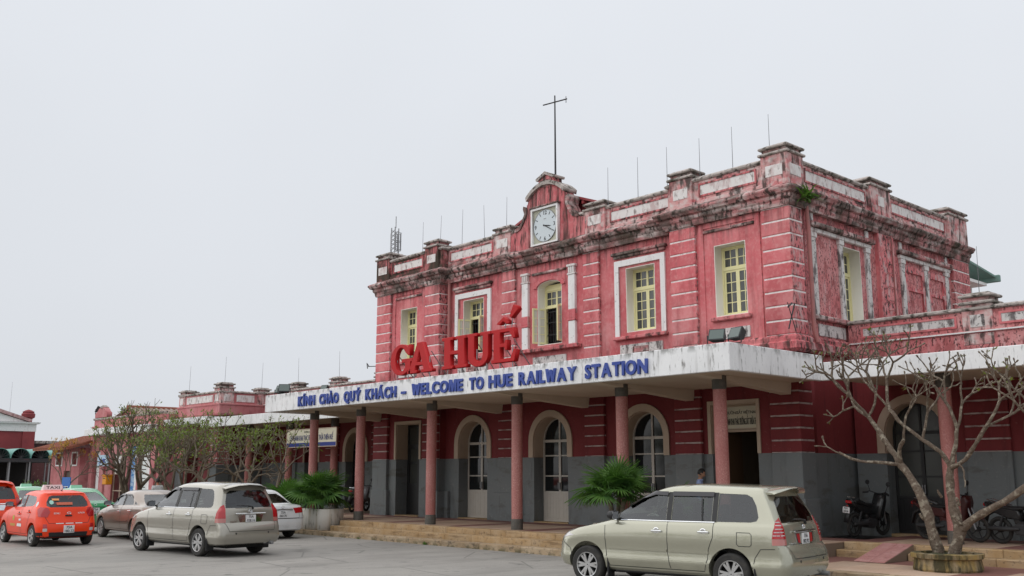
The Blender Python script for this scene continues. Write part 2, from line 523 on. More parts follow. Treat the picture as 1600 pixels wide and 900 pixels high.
M['red_roof'] = mat('red_metal_roof', (.30, .045, .05), .55, layers=[dict(sc=3, lo=.45, hi=.65, col=(.22, .05, .05), amt=.7)])
M['green_roof'] = mat('green_metal_roof', (.17, .29, .25), .6, layers=[dict(sc=2, lo=.45, hi=.65, col=(.22, .31, .28), amt=.7)])
M['teal'] = mat('teal_shelter_sheet', (.14, .34, .30), .5, layers=[dict(sc=2, lo=.45, hi=.65, col=(.20, .38, .34), amt=.7)])
M['road'] = mat('worn_grey_asphalt', (.285, .270, .248), .9, spec=.25, bump=(60, .35, .01), layers=[
    dict(sc=.22, lo=.40, hi=.62, col=(.325, .308, .282), amt=.9),
    dict(sc=(.9, .35, 1), lo=.50, hi=.66, col=(.225, .213, .196), amt=.7),
    dict(sc=45, lo=.52, hi=.72, col=(.17, .16, .15), amt=.6),
    dict(sc=(.35, .12, 1), lo=.50, hi=.60, col=(.235, .225, .208), amt=.7),
    dict(sc=2.4, lo=.60, hi=.70, col=(.15, .145, .135), amt=.65),
    dict(sc=.9, lo=.66, hi=.72, col=(.10, .098, .092), amt=.7),
    dict(sc=(.5, .33, 1), vor=1, lo=.012, hi=.0, col=(.14, .135, .125), amt=.8),
    dict(sc=(30, 30, 30), lo=.70, hi=.76, col=(.42, .40, .37), amt=.6)])
M['step'] = mat('ochre_step_stone', (.40, .265, .135), .8, spec=.25, vary=.08, bump=(26, .3, .01), layers=[
    dict(sc=2.6, lo=.40, hi=.62, col=(.46, .34, .215), amt=.8),
    dict(sc=(1.2, 3, 9), lo=.55, hi=.68, col=(.20, .13, .07), amt=.75),
    dict(sc=16, lo=.56, hi=.7, col=(.10, .075, .05), amt=.7)])
M['kerb'] = mat('mossy_kerb', (.33, .24, .15), .9, spec=.2, vary=.14, bump=(26, .4, .02), layers=[
    dict(sc=2.2, lo=.42, hi=.6, col=(.42, .33, .23), amt=.8),
    dict(sc=(4, 4, 9), lo=.46, hi=.6, col=(.09, .085, .045), amt=.9, z=(.14, .0)),
    dict(sc=9, lo=.55, hi=.68, col=(.10, .08, .06), amt=.8)])
M['tile'] = mat('buff_floor_tile', (.47, .33, .24), .55, spec=.35, vary=.12, layers=[
    dict(sc=1.7, lo=.4, hi=.65, col=(.52, .39, .30), amt=.8), dict(sc=14, lo=.55, hi=.7, col=(.25, .16, .11), amt=.5)])
M['tile_dark'] = mat('plum_floor_tile', (.21, .10, .085), .55, spec=.35, layers=[
    dict(sc=3, lo=.4, hi=.65, col=(.26, .13, .11), amt=.8)])
M['ramp'] = mat('pink_ramp_tile', (.42, .20, .185), .75, layers=[
    dict(sc=5, lo=.45, hi=.65, col=(.50, .28, .26), amt=.8), dict(sc=14, lo=.58, hi=.7, col=(.18, .09, .08), amt=.6)])
M['grout'] = mat('grout', (.20, .15, .11), .95)
M['planter'] = mat('stained_white_planter', (.58, .55, .50), .9, bump=(20, .4, .01), layers=[
    dict(sc=(4, 4, .8), lo=.48, hi=.64, col=(.38, .31, .22), amt=.8), dict(sc=(9, 9, 3), lo=.56, hi=.70, col=(.09, .08, .06), amt=.8)])
M['planter_ochre'] = mat('mossy_ochre_planter', (.33, .235, .085), .95, bump=(16, .6, .03), layers=[
    dict(sc=(3, 3, 1.3), lo=.42, hi=.58, col=(.30, .24, .16), amt=.8),
    dict(sc=(5, 5, 1.2), lo=.42, hi=.56, col=(.045, .042, .022), amt=.92)])
M['soil'] = mat('dark_soil', (.055, .045, .03), .95, bump=(20, .8, .03), layers=[dict(sc=6, lo=.45, hi=.6, col=(.05, .07, .02), amt=.8)])
M['bark'] = mat('lichen_grey_bark', (.14, .105, .078), .9, bump=(22, .9, .04), layers=[
    dict(sc=9, lo=.52, hi=.60, col=(.30, .26, .20), amt=.85),
    dict(sc=14, lo=.52, hi=.64, col=(.09, .065, .045), amt=.85)])
M['twig'] = mat('grey_green_twig', (.19, .165, .12), .8, layers=[
    dict(sc=12, lo=.45, hi=.62, col=(.34, .31, .24), amt=.85)])
M['bark_dark'] = mat('brown_bark', (.135, .105, .075), .9, bump=(22, .6, .02), layers=[
    dict(sc=7, lo=.45, hi=.62, col=(.20, .165, .125), amt=.8)])
def leaf_mat(name, a, b, tr=.35):
    m = mat(name, a, .5, spec=.35, layers=[dict(sc=2.6, lo=.4, hi=.62, col=b, amt=1.0)])
    nt = m.node_tree
    p = nt.nodes['Principled BSDF']
    t = nt.nodes.new('ShaderNodeBsdfTranslucent')
    mx = nt.nodes.new('ShaderNodeMixShader'); mx.inputs[0].default_value = tr
    t.inputs['Color'].default_value = (a[0] * 1.6, a[1] * 1.6, a[2] * .9, 1)
    nt.links.new(p.outputs[0], mx.inputs[1]); nt.links.new(t.outputs[0], mx.inputs[2])
    nt.links.new(mx.outputs[0], nt.nodes['Material Output'].inputs[0])
    return m
M['leaf'] = leaf_mat('small_green_leaves', (.125, .15, .035), (.20, .215, .06))
M['leaf_fresh'] = leaf_mat('fresh_green_leaves', (.11, .165, .03), (.21, .26, .06))
M['leaf_brown'] = leaf_mat('brownish_leaves', (.155, .125, .082), (.20, .17, .10), .2)
M['leaf_yellow'] = leaf_mat('orange_yellow_leaves', (.42, .25, .03), (.50, .34, .06))
M['palm'] = leaf_mat('fan_palm_green', (.055, .135, .030), (.12, .23, .045), .3)
M['fern'] = leaf_mat('fern_green', (.07, .16, .03), (.11, .19, .04))
M['plate'] = mat('number_plate_white', (.72, .72, .72), .5)
M['black'] = mat('black_plastic', (.018, .018, .019), .45, spec=.4)
M['print'] = mat('black_print', (.02, .02, .022), .6)
M['gg'] = mat('dusty_door_glass', (.055, .058, .053), .2, spec=.4)
# ================================================================== setting: ground, platform and steps
g = MB().add([(-1500, -900, 0), (1500, -900, 0), (1500, 1500, 0), (-1500, 1500, 0)], [(0, 1, 2, 3)]).build('ground', M['road'])
tag(g, 'worn grey asphalt forecourt in front of the station', 'ground', kind='structure')

platform = empty('platform', label='tiled station platform with ochre stone steps', cat='platform')
platform['kind'] = 'structure'
pb = MB()
pb.box(-10.35, 10.35, -3.05, 0.5, .0, .425)
pb.box(-10.35, 10.35, -4.0, -3.055, .0, .125)          # raised floor under the canopy
pb.box(-21.9, -10.352, -.62, 2.6, .0, .425)
pb.box(10.352, 21, -.62, 2.6, .0, .425)
pb.box(-21.9, -10.352, -4.0, -.625, .0, .125)          # low terrace before the wings
pb.box(10.352, 21, -4.0, -.625, .0, .125)
pb.build('platform_core', M['grout'], platform)
def run_of_stones(name, x0, x1, y0, y1, z0, z1, m, parent, step=.6, seed=1, c=.012, gap=.004):
    rnd = random.Random(seed)
    n = max(1, round((x1 - x0) / step))
    w = (x1 - x0) / n
    me = None
    for i in range(n):
        if me is None:
            me = MB().cbox(0, w - gap, 0, y1 - y0, 0, z1 - z0, c).data(name)
            me.materials.append(m)
        o = link(name, me, None, parent, loc=(x0 + i * w, y0 + rnd.uniform(-.004, .004), z0 + rnd.uniform(-.003, .003)))
# lowest step runs on as the kerb of the terrace
run_of_stones('kerb_stone', -21.9, 21, -4.18, -3.84, -.02, .15, M['kerb'], platform, 1.6, 2, .014)
run_of_stones('step_stone', -5.88, 5.88, -3.80, -3.46, .13, .30, M['step'], platform, 1.18, 3, .010)
run_of_stones('step_stone', -5.88, 5.88, -3.44, -3.08, .28, .452, M['step'], platform, .62, 4, .010)
for x0, x1 in ((10.36, 11.28), (12.0, 21), (-21.9, -10.36)):
    run_of_stones('step_stone', x0, x1, -1.00, -.64, .11, .30, M['step'], platform, .62, 5, .018)
    run_of_stones('step_stone', x0, x1, -.645, -.29, .28, .452, M['step'], platform, .62, 6, .018)
run_of_stones('step_stone', 11.285, 11.995, -.645, -.29, .28, .452, M['step'], platform, .62, 6, .018)
for x0, x1 in ((-10.35, -5.90), (5.90, 10.35)):
    run_of_stones('step_stone', x0, x1, -3.30, -3.08, .10, .452, M['step'], platform, .62, 7, .018)
# floor tiles: buff field, plum bands every third column bay
tme = {}
def floor_tiles(x0, x1, y0, y1, zt, w, rows):
    n = max(1, round((x1 - x0) / w)); w = (x1 - x0) / n
    d = (y1 - y0) / rows
    for i in range(n):
        for j in range(rows):
            k = 'tile_dark' if (i % 5 == 0 or (j == rows - 1)) else 'tile'
            key = (k, round(w, 4), round(d, 4))
            if key not in tme:
                tme[key] = MB().cbox(.003, w - .003, .003, d - .003, 0, .024, .004).data('floor_tile')
                tme[key].materials.append(M[k])
            link('floor_tile', tme[key], None, platform, loc=(x0 + i * w, y0 + j * d, zt - .024))
floor_tiles(-10.35, 10.35, -3.075, .35, .450, .62, 4)
floor_tiles(10.36, 16, -.285, 2.55, .450, .62, 3)
floor_tiles(10.36, 16, -3.83, -1.005, .150, .70, 3)
# small pink tiled ramp on the right-hand steps
rp = empty('access_ramp', (11.64, -.4, .0), label='small pink tiled ramp laid over the steps beside the bare tree', cat='ramp')
rs = MB()
rs.add([(-.34, -1.55, .156), (.34, -1.55, .156), (.34, -.245, .46), (-.34, -.245, .46), (-.34, -.245, .156), (.34, -.245, .156)],
       [(0, 1, 2, 3), (0, 4, 5, 1), (0, 3, 4), (1, 5, 2), (3, 2, 5, 4)])
rs.build('ramp_body', M['grout'], rp)
for i in range(2):
    for j in range(4):
        t0, t1 = j / 4 + .004, (j + 1) / 4 - .004
        x0, x1 = -.335 + i * .336, -.335 + (i + 1) * .336 - .008
        f = lambda t: (-1.55 + 1.305 * t, .156 + .304 * t)
        (ya, za), (yb, zb) = f(t0), f(t1)
        MB().add([(x0, ya, za + .003), (x1, ya, za + .003), (x1, yb, zb + .003), (x0, yb, zb + .003), (x0, ya, za + .015), (x1, ya, za + .015), (x1, yb, zb + .015), (x0, yb, zb + .015)],
                 [(0, 3, 2, 1), (4, 5, 6, 7), (0, 1, 5, 4), (1, 2, 6, 5), (2, 3, 7, 6), (3, 0, 4, 7)]).build('tile', M['ramp'], rp)

# ================================================================== building helpers
def sweep(path, prof, closed=True):
    """sweep a (d,z) profile along a plan path; d grows to the right of travel"""
    P = [Vector(p) for p in path]
    mb = MB()
    n = len(prof)
    for i, p in enumerate(P):
        def nrm(a, b):
            t = (b - a).normalized(); return Vector((t.y, -t.x))
        if i == 0: m = nrm(P[0], P[1]); k = 1
        elif i == len(P) - 1: m = nrm(P[-2], P[-1]); k = 1
        else:
            n1, n2 = nrm(P[i-1], p), nrm(p, P[i+1])
            m = (n1 + n2).normalized(); k = 1 / max(.2, m.dot(n1))
        for d, z in prof:
            mb.v.append((p.x + m.x * d * k, p.y + m.y * d * k, z))
    for i in range(len(P) - 1):
        for j in range(n if closed else n - 1):
            a, b = i * n + j, i * n + (j + 1) % n
            mb.f.append((a, a + n, b + n, b)); mb.m.append(0)
    if closed:
        mb.f.append(tuple(range(n))); mb.m.append(0)
        mb.f.append(tuple(reversed(range((len(P) - 1) * n, len(P) * n)))); mb.m.append(0)
    return mb

def wall(name, loops, thick, m, parent, y=0, side=None):
    me = extrude2d(loops, thick)
    if side is None: return link(name, me, m, parent, loc=(0, y, 0))
    return link(name, me, m, parent, loc=(side, y, 0), rot=(0, 0, R(90)))

block_me = {}
def block(w, d, h, m, c=.022):
    key = (round(w, 3), round(d, 3), round(h, 3), m.name)
    if key not in block_me:
        block_me[key] = MB().cbox(0, w, 0, d, 0, h, c).data('rusticated_block')
        block_me[key].materials.append(m)
    return block_me[key]

def pier(parent, x0, x1, y0, y1, z0, z1, n, m, core=None, gap=.032):
    """pilaster: pale core with n rusticated blocks standing proud of it"""
    MB().box(x0 + .018, x1 - .018, y0 + .018, y1, z0, z1).build('pilaster', core or M['joint'], parent)
    h = (z1 - z0) / n
    for i in range(n):
        link('rusticated_block', block(x1 - x0, y1 - y0 - .004, h - gap, m), None, parent, loc=(x0, y0, z0 + i * h + gap / 2))

pane_me = {}
def pane_mesh(w, h, m):
    key = (round(w, 3), round(h, 3), m.name)
    if key not in pane_me:
        pane_me[key] = MB().box(0, w, 0, .006, 0, h).data('pane')
        pane_me[key].materials.append(m)
    return pane_me[key]

def leaf_frame(w, z0, z1, cols, rows, fr=.055, bar=.022, t=.04):
    """one glazed leaf: frame mesh builder + pane rectangles (x, z, w, h)"""
    mb = MB()
    mb.box(0, fr, 0, t, z0, z1); mb.box(w - fr, w, 0, t, z0, z1)
    mb.box(fr + .001, w - fr - .001, .001, t - .001, z0, z0 + fr); mb.box(fr + .001, w - fr - .001, .001, t - .001, z1 - fr, z1)
    pw = (w - 2 * fr) / cols; ph = (z1 - z0 - 2 * fr) / rows
    for i in range(1, cols): mb.box(fr + i * pw - bar / 2, fr + i * pw + bar / 2, .006, t - .006, z0 + fr, z1 - fr)
    for j in range(1, rows): mb.box(fr, w - fr, .008, t - .008, z0 + fr + j * ph - bar / 2, z0 + fr + j * ph + bar / 2)
    rc = [(fr + i * pw + .002, z0 + fr + j * ph + .002, pw - .004, ph - .004) for i in range(cols) for j in range(rows)]
    return mb, rc

def window(parent, cx, hw, z0, z1, y, open_leaf=False, rz=0, origin=(0, 0)):
    """tall yellow casement: transom light over two leaves; sub-parts are its panes"""
    zt = z0 + (z1 - z0) * .68
    fo = .05
    fr = extrude2d([rect(-hw, hw, z0, z1), rect(-hw + fo, hw - fo, z0 + fo, zt - .035), rect(-hw + fo, hw - fo, zt + .035, z1 - fo)], .09)
    w = link('window', fr, M['yellow'], parent, loc=(cx, y, 0), rot=(0, 0, rz))
    lw = hw - fo - .002
    def put(mb, rc, ox, oy=.02, rz2=0, par=None):
        o = mb.build('casement', M['yellow'], par or w, loc=(ox, oy, 0), rot=(0, 0, rz2))
        return o
    # transom lights
    for sx in (-1, 1):
        x0 = -lw if sx < 0 else .001
        mb, rc = leaf_frame(lw - .001, zt + .037, z1 - fo - .002, 2, 2, .035)
        put(mb, rc, x0)
        for a, b, c, d in rc:
            link('pane', pane_mesh(c, d, M['upane']), None, w, loc=(x0 + a, .037, b))
    for sx in (-1, 1):
        mb, rc = leaf_frame(lw - .001, z0 + fo + .002, zt - .037, 2, 4)
        x0 = -lw if sx < 0 else .001
        if not open_leaf:
            put(mb, rc, x0)
            for a, b, c, d in rc: link('pane', pane_mesh(c, d, M['upane']), None, w, loc=(x0 + a, .037, b))
        else:
            # leaf swung outwards on its jamb
            ang = R(-112) if sx < 0 else R(-83)
            if sx > 0:
                mb2 = MB(); mb2.v = [(v[0] - (lw - .001), v[1], v[2]) for v in mb.v]; mb2.f = mb.f; mb2.m = mb.m
                mb = mb2; rc = [(a - (lw - .001), b, c, d) for a, b, c, d in rc]; ang = R(97)
            hx = -lw if sx < 0 else lw
            o = put(mb, rc, hx, -.012, rz2=ang)
            o.name = 'open_casement'
            mtx = Matrix.Translation((hx, -.012, 0)) @ Matrix.Rotation(ang, 4, 'Z')
            for a, b, c, d in rc:
                p = link('pane', pane_mesh(c, d, M['pane_pale']), None, w)
                p.matrix_local = mtx @ Matrix.Translation((a, .017, b))
    if open_leaf:
        b = MB()
        for i in range(9):
            x = -lw + (i + .5) * 2 * lw / 9
            b.tube([(x, .06, z0 + fo), (x, .06, zt - .03)], .009, 6)
        for z in (z0 + .35, z0 + .75, z0 + 1.1): b.box(-lw, lw, .053, .067, z - .012, z + .012)
        b.build('iron_bars', M['iron'], w)
        MB().box(-lw, lw, .30, .305, z0, zt).build('room_shade_sheet', M['dark'], w)  # near-black sheet stands in for the unlit room behind the bars
    return w

def reveal(parent, cx, hw, z0, z1, y0, y1, m, arch=None, name='window_reveal'):
    """plaster lining of an opening"""
    if arch is None:
        me = extrude2d([rect(cx - hw, cx + hw, z0, z1), rect(cx - hw + .02, cx + hw - .02, z0 + .02, z1 - .02)], y1 - y0)
    else:
        me = extrude2d([arch_loop(cx, hw, z0, z1, arch), arch_loop(cx, hw - .02, z0 + .0201, z1, arch - .02)], y1 - y0)
    return link(name, me, m, parent, loc=(0, y0, 0))

def arch_door(parent, cx, hw, z0, zs, y, m=None, pm=None, dark=False):
    m = m or M['frame_grey']; pm = pm or M['pane']
    f = .055
    fan = [(.02, zs + .05)] + arc(0, zs + .02, hw - f, 87, 3, 10)
    ring = extrude2d([arch_loop(0, hw, z0, zs, hw), rect(-hw + f, -.045, z0 + .95, zs - .03), rect(.045, hw - f, z0 + .95, zs - .03),
                      [(-x, z) for x, z in fan], fan], .06)
    o = link('door', ring, m, parent, loc=(cx, y, 0))
    rails = []
    zz = [z0 + .95, z0 + 1.42, z0 + 2.05, zs - .03]
    for sx in (-1, 1):
        a, b = (-hw + f, -.045) if sx < 0 else (.045, hw - f)
        for z in zz[1:3]: MB().box(a + .001, b - .001, .012, .048, z - .02, z + .02).build('glazing_bar', m, o)
        for k in range(3):
            link('pane', pane_mesh(b - a, zz[k+1] - zz[k], pm), None, o, loc=(a, .035, zz[k]))
        for k in range(5):                                   # boarded lower panel
            w = (b - a) / 5
            MB().cbox(a + k * w + .003, a + (k + 1) * w - .003, -.008, .004, z0 + .12, z0 + .88, .004).build('board', m, o)
        link('pane', extrude2d([[(sx * .02, zs + .05)] + [(sx * x, z) for x, z in arc(0, zs + .02, hw - f, 87, 3, 10)]], .005), pm, o, loc=(0, .035, 0))
    for sx in (-1, 1): MB().cbox(sx * .03 - .012, sx * .03 + .012, -.05, -.01, z0 + 1.0, z0 + 1.22, .005).build('handle', M['steel'], o)
    return o

def parapet_pier(parent, x0, x1, y0, y1, z0, zt, panel=True, m=None, side=False):
    m = m or M['parapet']
    c = MB().cbox(x0, x1, y0, y1, z0, zt - .26, .01).build('parapet_pier', m, parent)
    MB().cbox(x0 - .06, x1 + .06, y0 - .06, y1 + .06, zt - .262, zt - .19, .02).build('pier_band', M['coping'], c)
    MB().cbox(x0 + .03, x1 - .03, y0 + .03, y1 - .03, zt - .20, zt - .085, .01).build('pier_block', M['trim'], c)
    t = MB().cbox(x0 - .05, x1 + .05, y0 - .05, y1 + .05, zt - .09, zt - .02, .022)
    t.cbox(x0 + .05, x1 - .05, y0 + .05, y1 - .05, zt - .03, zt + .03, .03)
    t.build('pier_cap', M['coping'], c)
    if panel:
        MB().cbox(x0 + .14, x1 - .14, y0 - .012, y0 + .05, z0 + .26, z0 + .56, .006).build('white_panel', M['panel'], c)
        if side:
            MB().cbox(x1 - .05, x1 + .012, y0 + .14, y1 - .14, z0 + .26, z0 + .56, .006).build('white_panel', M['panel'], c)
    return c

def rod(parent, x, y, z0, z1, lean=0):
    MB().tube([(x, y, z0), (x + lean * .5, y, (z0 + z1) / 2), (x + lean, y, z1)], [.009, .007, .005], 6).build('lightning_rod', M['rod'], parent)

# ================================================================== main block
B = empty('station_building', label='two storey pink colonial railway station with clock gable and weathered parapets', cat='building')
XL, XR = -9.10, 9.05
ARCH = (-3.75, 0.0, 3.75)
AH, AZ = .75, 2.95
# ground floor walls (grey dado below, dark red above), centre set back from the end bays
zs0 = .40
def piers_between(x0, x1, opens, z0, z1, y, t, m, name):
    xs = [x0] + [v for a, b in opens for v in (a, b)] + [x1]
    for i in range(0, len(xs), 2):
        MB().box(xs[i], xs[i+1], y, y + t, z0, z1).build(name, m, B)
piers_between(-5.25, 5.25, [(c - AH, c + AH) for c in ARCH], zs0, 2.45, .40, .5, M['grey'], 'dado_wall')
piers_between(5.25, XR - .1, [(6.35, 7.75)], zs0, 2.45, .10, .8, M['grey'], 'dado_wall')
piers_between(XL + .1, -5.25, [(-7.75, -6.35)], zs0, 2.45, .10, .8, M['grey'], 'dado_wall')
loop = [(-5.25, 2.45)]
for c in ARCH:
    loop += [(c - AH, 2.45)] + list(reversed(arc(c, AZ, AH, 0, 180, 14))) + [(c + AH, 2.45)]
loop += [(5.25, 2.45), (5.25, 4.60), (-5.25, 4.60)]
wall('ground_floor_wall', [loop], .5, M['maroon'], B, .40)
for s in (-1, 1):
    a, b = (5.25, XR - .1) if s > 0 else (XL + .1, -5.25)
    o0, o1 = (6.35, 7.75) if s > 0 else (-7.75, -6.35)
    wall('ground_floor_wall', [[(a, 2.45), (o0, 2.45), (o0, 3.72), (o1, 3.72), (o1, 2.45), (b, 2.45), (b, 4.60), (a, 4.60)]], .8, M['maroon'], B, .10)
# arch surrounds, reveals and doors
for c in ARCH:
    sur = extrude2d([[(c - AH - .21, 2.45), (c - AH - .005, 2.45)] + list(reversed(arc(c, AZ, AH + .005, 0, 180, 18))) + [(c + AH + .005, 2.45), (c + AH + .21, 2.45)] + arc(c, AZ, AH + .21, 0, 180, 18)], .05)
    link('arch_surround', sur, M['cream'], B, loc=(0, .355, 0))
    rv = extrude2d([[(c - AH, 2.452), (c - AH + .015, 2.452)] + list(reversed(arc(c, AZ, AH - .015, 0, 180, 18))) + [(c + AH - .015, 2.452), (c + AH, 2.452)] + arc(c, AZ, AH, 0, 180, 18)], .44)
    link('arch_reveal', rv, M['cream'], B, loc=(0, .403, 0))
    arch_door(B, c, AH - .016, .452, AZ, .80)
    MB().cbox(c - AH + .002, c + AH - .002, .36, .80, .40, .478, .012).build('door_sill', M['step'], B)
# projecting plinth blocks beside the arches
for a, b in ((-2.55, -1.3), (1.3, 2.55), (-5.2, -4.95), (4.95, 5.2)):
    MB().cbox(a, b, .27, .41, .40, 1.35, .015).build('plinth', M['grey'], B)
for s in (-1, 1):
    a, b = (8.12, XR + .05) if s > 0 else (XL - .05, -8.12)
    MB().cbox(a, b, -.05, .66, .40, 1.35, .015).build('plinth', M['grey'], B)
    a, b = (5.12, 6.15) if s > 0 else (-6.15, -5.12)
    MB().cbox(a, b, -.05, .42, .40, 1.35, .015).build('plinth', M['grey'], B)
# ground floor pilasters
for a, b, y0, y1 in ((-2.35, -1.55, .28, .42), (1.55, 2.35, .28, .42), (5.2, 6.08, -.02, .12), (-6.08, -5.2, -.02, .12), (8.2, XR, -.02, .62), (XL, -8.2, -.02, .62)):
    MB().cbox(a, b, y0, y1, 1.34, 2.45, .012).build('pilaster_base', M['grey'], B)
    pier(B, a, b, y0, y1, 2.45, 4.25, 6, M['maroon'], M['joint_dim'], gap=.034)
# side doorways in the end bays
for s in (-1, 1):
    cx = 7.05 * s
    o0, o1 = cx - .70, cx + .70
    me = extrude2d([[(o0, 2.453), (o0 + .015, 2.453), (o0 + .015, 3.705), (o1 - .015, 3.705), (o1 - .015, 2.453), (o1, 2.453), (o1, 3.72), (o0, 3.72)]], .55)
    link('doorway_reveal', me, M['cream'], B, loc=(0, .103, 0))
    MB().box(o0 - .10, o0 - .002, .06, .099, 2.45, 3.82).box(o0 - .002, o1 + .002, .062, .098, 3.722, 3.82).box(o1 + .002, o1 + .10, .06, .099, 2.45, 3.82).build('doorway_architrave', M['cream'], B)
    MB().cbox(o0 + .002, o1 - .002, .06, .9, .40, .478, .012).build('door_sill', M['step'], B)
# left doorway: dark panelled door with frosted lights
dl = link('door', extrude2d([rect(-7.73, -6.37, .48, 3.70), rect(-7.65, -7.10, 3.0, 3.62), rect(-7.0, -6.45, 3.0, 3.62), rect(-7.6, -7.12, 1.6, 2.3), rect(-6.98, -6.5, 1.6, 2.3), rect(-7.6, -7.12, 2.36, 2.85), rect(-6.98, -6.5, 2.36, 2.85)], .06), M['black'], B, loc=(0, .60, 0))
for x, z, w, h in ((-7.65, 3.0, .55, .62), (-7.0, 3.0, .55, .62), (-7.6, 1.6, .48, .7), (-6.98, 1.6, .48, .7), (-7.6, 2.36, .48, .49), (-6.98, 2.36, .48, .49)):
    link('pane', pane_mesh(w, h, M['gg']), None, dl, loc=(x, .03, z))
# right doorway: open, dim hall behind
MB().box(6.35, 7.75, 2.6, 2.62, .45, 3.7).box(6.30, 6.34, .9, 2.6, .45, 3.7).box(7.76, 7.8, .9, 2.6, .45, 3.7).box(6.35, 7.75, .9, 2.6, 3.72, 3.75).build('hall_wall', M['interior'], B)
MB().cbox(6.40, 6.46, .65, 1.30, .48, 3.0, .01).build('open_door_leaf', mat('brown_door_wood', (.12, .07, .04), .6), B)
MB().box(6.366, 7.734, .50, .58, 3.02, 3.08).build('transom_bar', M['cream'], B)

# upper floor ------------------------------------------------------
ZU, ZC = 4.605, 8.72
cw = .55
wins = {-3.78: (6.02, 7.95), 3.78: (6.02, 7.95)}
loops = [rect(-5.25, 5.25, ZU, ZC)] + [rect(c - cw, c + cw, a, b) for c, (a, b) in wins.items()]
loops.append([(-cw, 5.98), (cw, 5.98)] + arc(0, 7.86, cw, 0, 180, 10, .20))
wall('upper_wall', loops, .40, M['pink'], B, .40)
for s in (-1, 1):
    a, b = (5.25, XR - .1) if s > 0 else (XL + .1, -5.25)
    wall('upper_wall', [rect(a, b, ZU, ZC), rect(7.14 * s - .5, 7.14 * s + .5, 6.05, 8.0)], .40, M['pink'], B, .10)
for s in (-1, 1):
    reveal(B, 3.78 * s, cw, 6.02, 7.95, .403, .80, M['reveal'])
    window(B, 3.78 * s, cw - .022, 6.042, 7.928, .71, open_leaf=(s < 0))
    reveal(B, 7.14 * s, .5, 6.05, 8.0, .103, .50, M['reveal'])
    window(B, 7.14 * s, .478, 6.072, 7.978, .41)
    # white band frame, hood, sill and apron of the centre-side windows
    c = 3.78 * s
    link('window_frame_band', extrude2d([[(c - .96, 5.92), (c - .79, 5.92), (c - .79, 8.02), (c + .79, 8.02), (c + .79, 5.92), (c + .96, 5.92), (c + .96, 8.20), (c - .96, 8.20)]], .06), M['white'], B, loc=(0, .345, 0))
    hood = MB().cbox(c - 1.04, c + 1.04, .27, .41, 8.36, 8.45, .02).cbox(c - .98, c + .98, .32, .41, 8.27, 8.362, .02)
    hood.build('window_hood', M['trim'], B)
    MB().cbox(c - 1.0, c + 1.0, .24, .41, 5.80, 5.90, .02).build('window_sill', M['pink_grime'], B)
    MB().cbox(c - .80, c + .80, .36, .41, 5.30, 5.66, .01).build('apron_panel', M['white_peel'], B)
    MB().cbox(c - .30, c + .30, .33, .362, 5.40, 5.58, .01).build('apron_boss', M['trim'], B)
    c = 7.14 * s
    MB().cbox(c - .82, c + .82, .04, .11, 8.38, 8.46, .015).build('window_hood', M['trim'], B)
    MB().cbox(c - .62, c + .62, -.02, .11, 5.92, 6.03, .02).build('window_sill', M['pink_grime'], B)
    MB().cbox(c - .55, c + .55, .065, .11, 5.42, 5.72, .01).build('apron_panel', M['white_peel'], B)
    link('bay_frame', extrude2d([rect(c - .98, c + .98, 5.36, 8.66), rect(c - .82, c + .82, 5.36 + .001, 8.52)], .03), M['pink'], B, loc=(0, .072, 0))
# clock bay window
reveal(B, 0, cw, 5.98, 7.86, .403, .80, M['reveal'], arch=.20)
window(B, 0, cw - .022, 6.002, 7.83, .71, open_leaf=True)
MB().box(-cw + .02, cw - .02, .72, .78, 7.832, 7.98).build('window_head', M['yellow'], B)
link('window_head_band', extrude2d([[(-.72, 7.86), (-.56, 7.86)] + list(reversed(arc(0, 7.86, .56, 0, 180, 10, .21))) + [(.56, 7.86), (.72, 7.86)] + arc(0, 7.86, .72, 0, 180, 10, .33)], .05), M['pink'], B, loc=(0, .352, 0))
MB().cbox(-.78, .78, .33, .41, 8.30, 8.38, .02).build('window_hood', M['trim'], B)
for s in (-1, 1):
    x0, x1 = (.92, 1.21) if s > 0 else (-1.21, -.92)
    p = MB().cbox(x0, x1, .30, .41, 6.98, 8.08, .012).build('white_pilaster', M['white'], B)
    MB().cbox(x0, x1, .30, .41, 5.90, 6.62, .012).build('pilaster_shaft', M['white'], p)
    MB().cbox(x0 - .03, x1 + .03, .28, .41, 6.621, 6.70, .015).cbox(x0 - .02, x1 + .02, .285, .41, 6.70, 6.979, .012).build('pilaster_band', M['pink'], p)
    cap = MB().cbox(x0 - .03, x1 + .03, .28, .41, 8.081, 8.14, .015)
    for k in range(3): cap.cbox(x0 + .010 + k * .093, x0 + .085 + k * .093, .29, .41, 8.14, 8.34, .012)
    cap.cbox(x0 - .04, x1 + .04, .27, .41, 8.34, 8.42, .015)
    cap.build('pilaster_capital', M['panel'], p)
MB().cbox(-1.40, 1.40, .20, .41, 5.77, 5.89, .02).build('window_sill', M['pink_grime'], B)
MB().cbox(-.75, .75, .36, .41, 5.25, 5.62, .01).build('apron_panel', M['white_peel'], B)
# rusticated piers
pier(B, 8.2, XR, 0, .62, 5.35, 8.66, 9, M['pink'])
pier(B, XL, -8.2, 0, .62, 5.35, 8.66, 9, M['pink'])
pier(B, 5.2, 6.08, 0, .60, 5.35, 8.66, 9, M['pink'])
pier(B, -6.08, -5.2, 0, .60, 5.35, 8.66, 9, M['pink'])
pier(B, 1.55, 2.22, .30, .5, 5.35, 8.66, 9, M['pink'])
pier(B, -2.22, -1.55, .30, .5, 5.35, 8.66, 9, M['pink'])
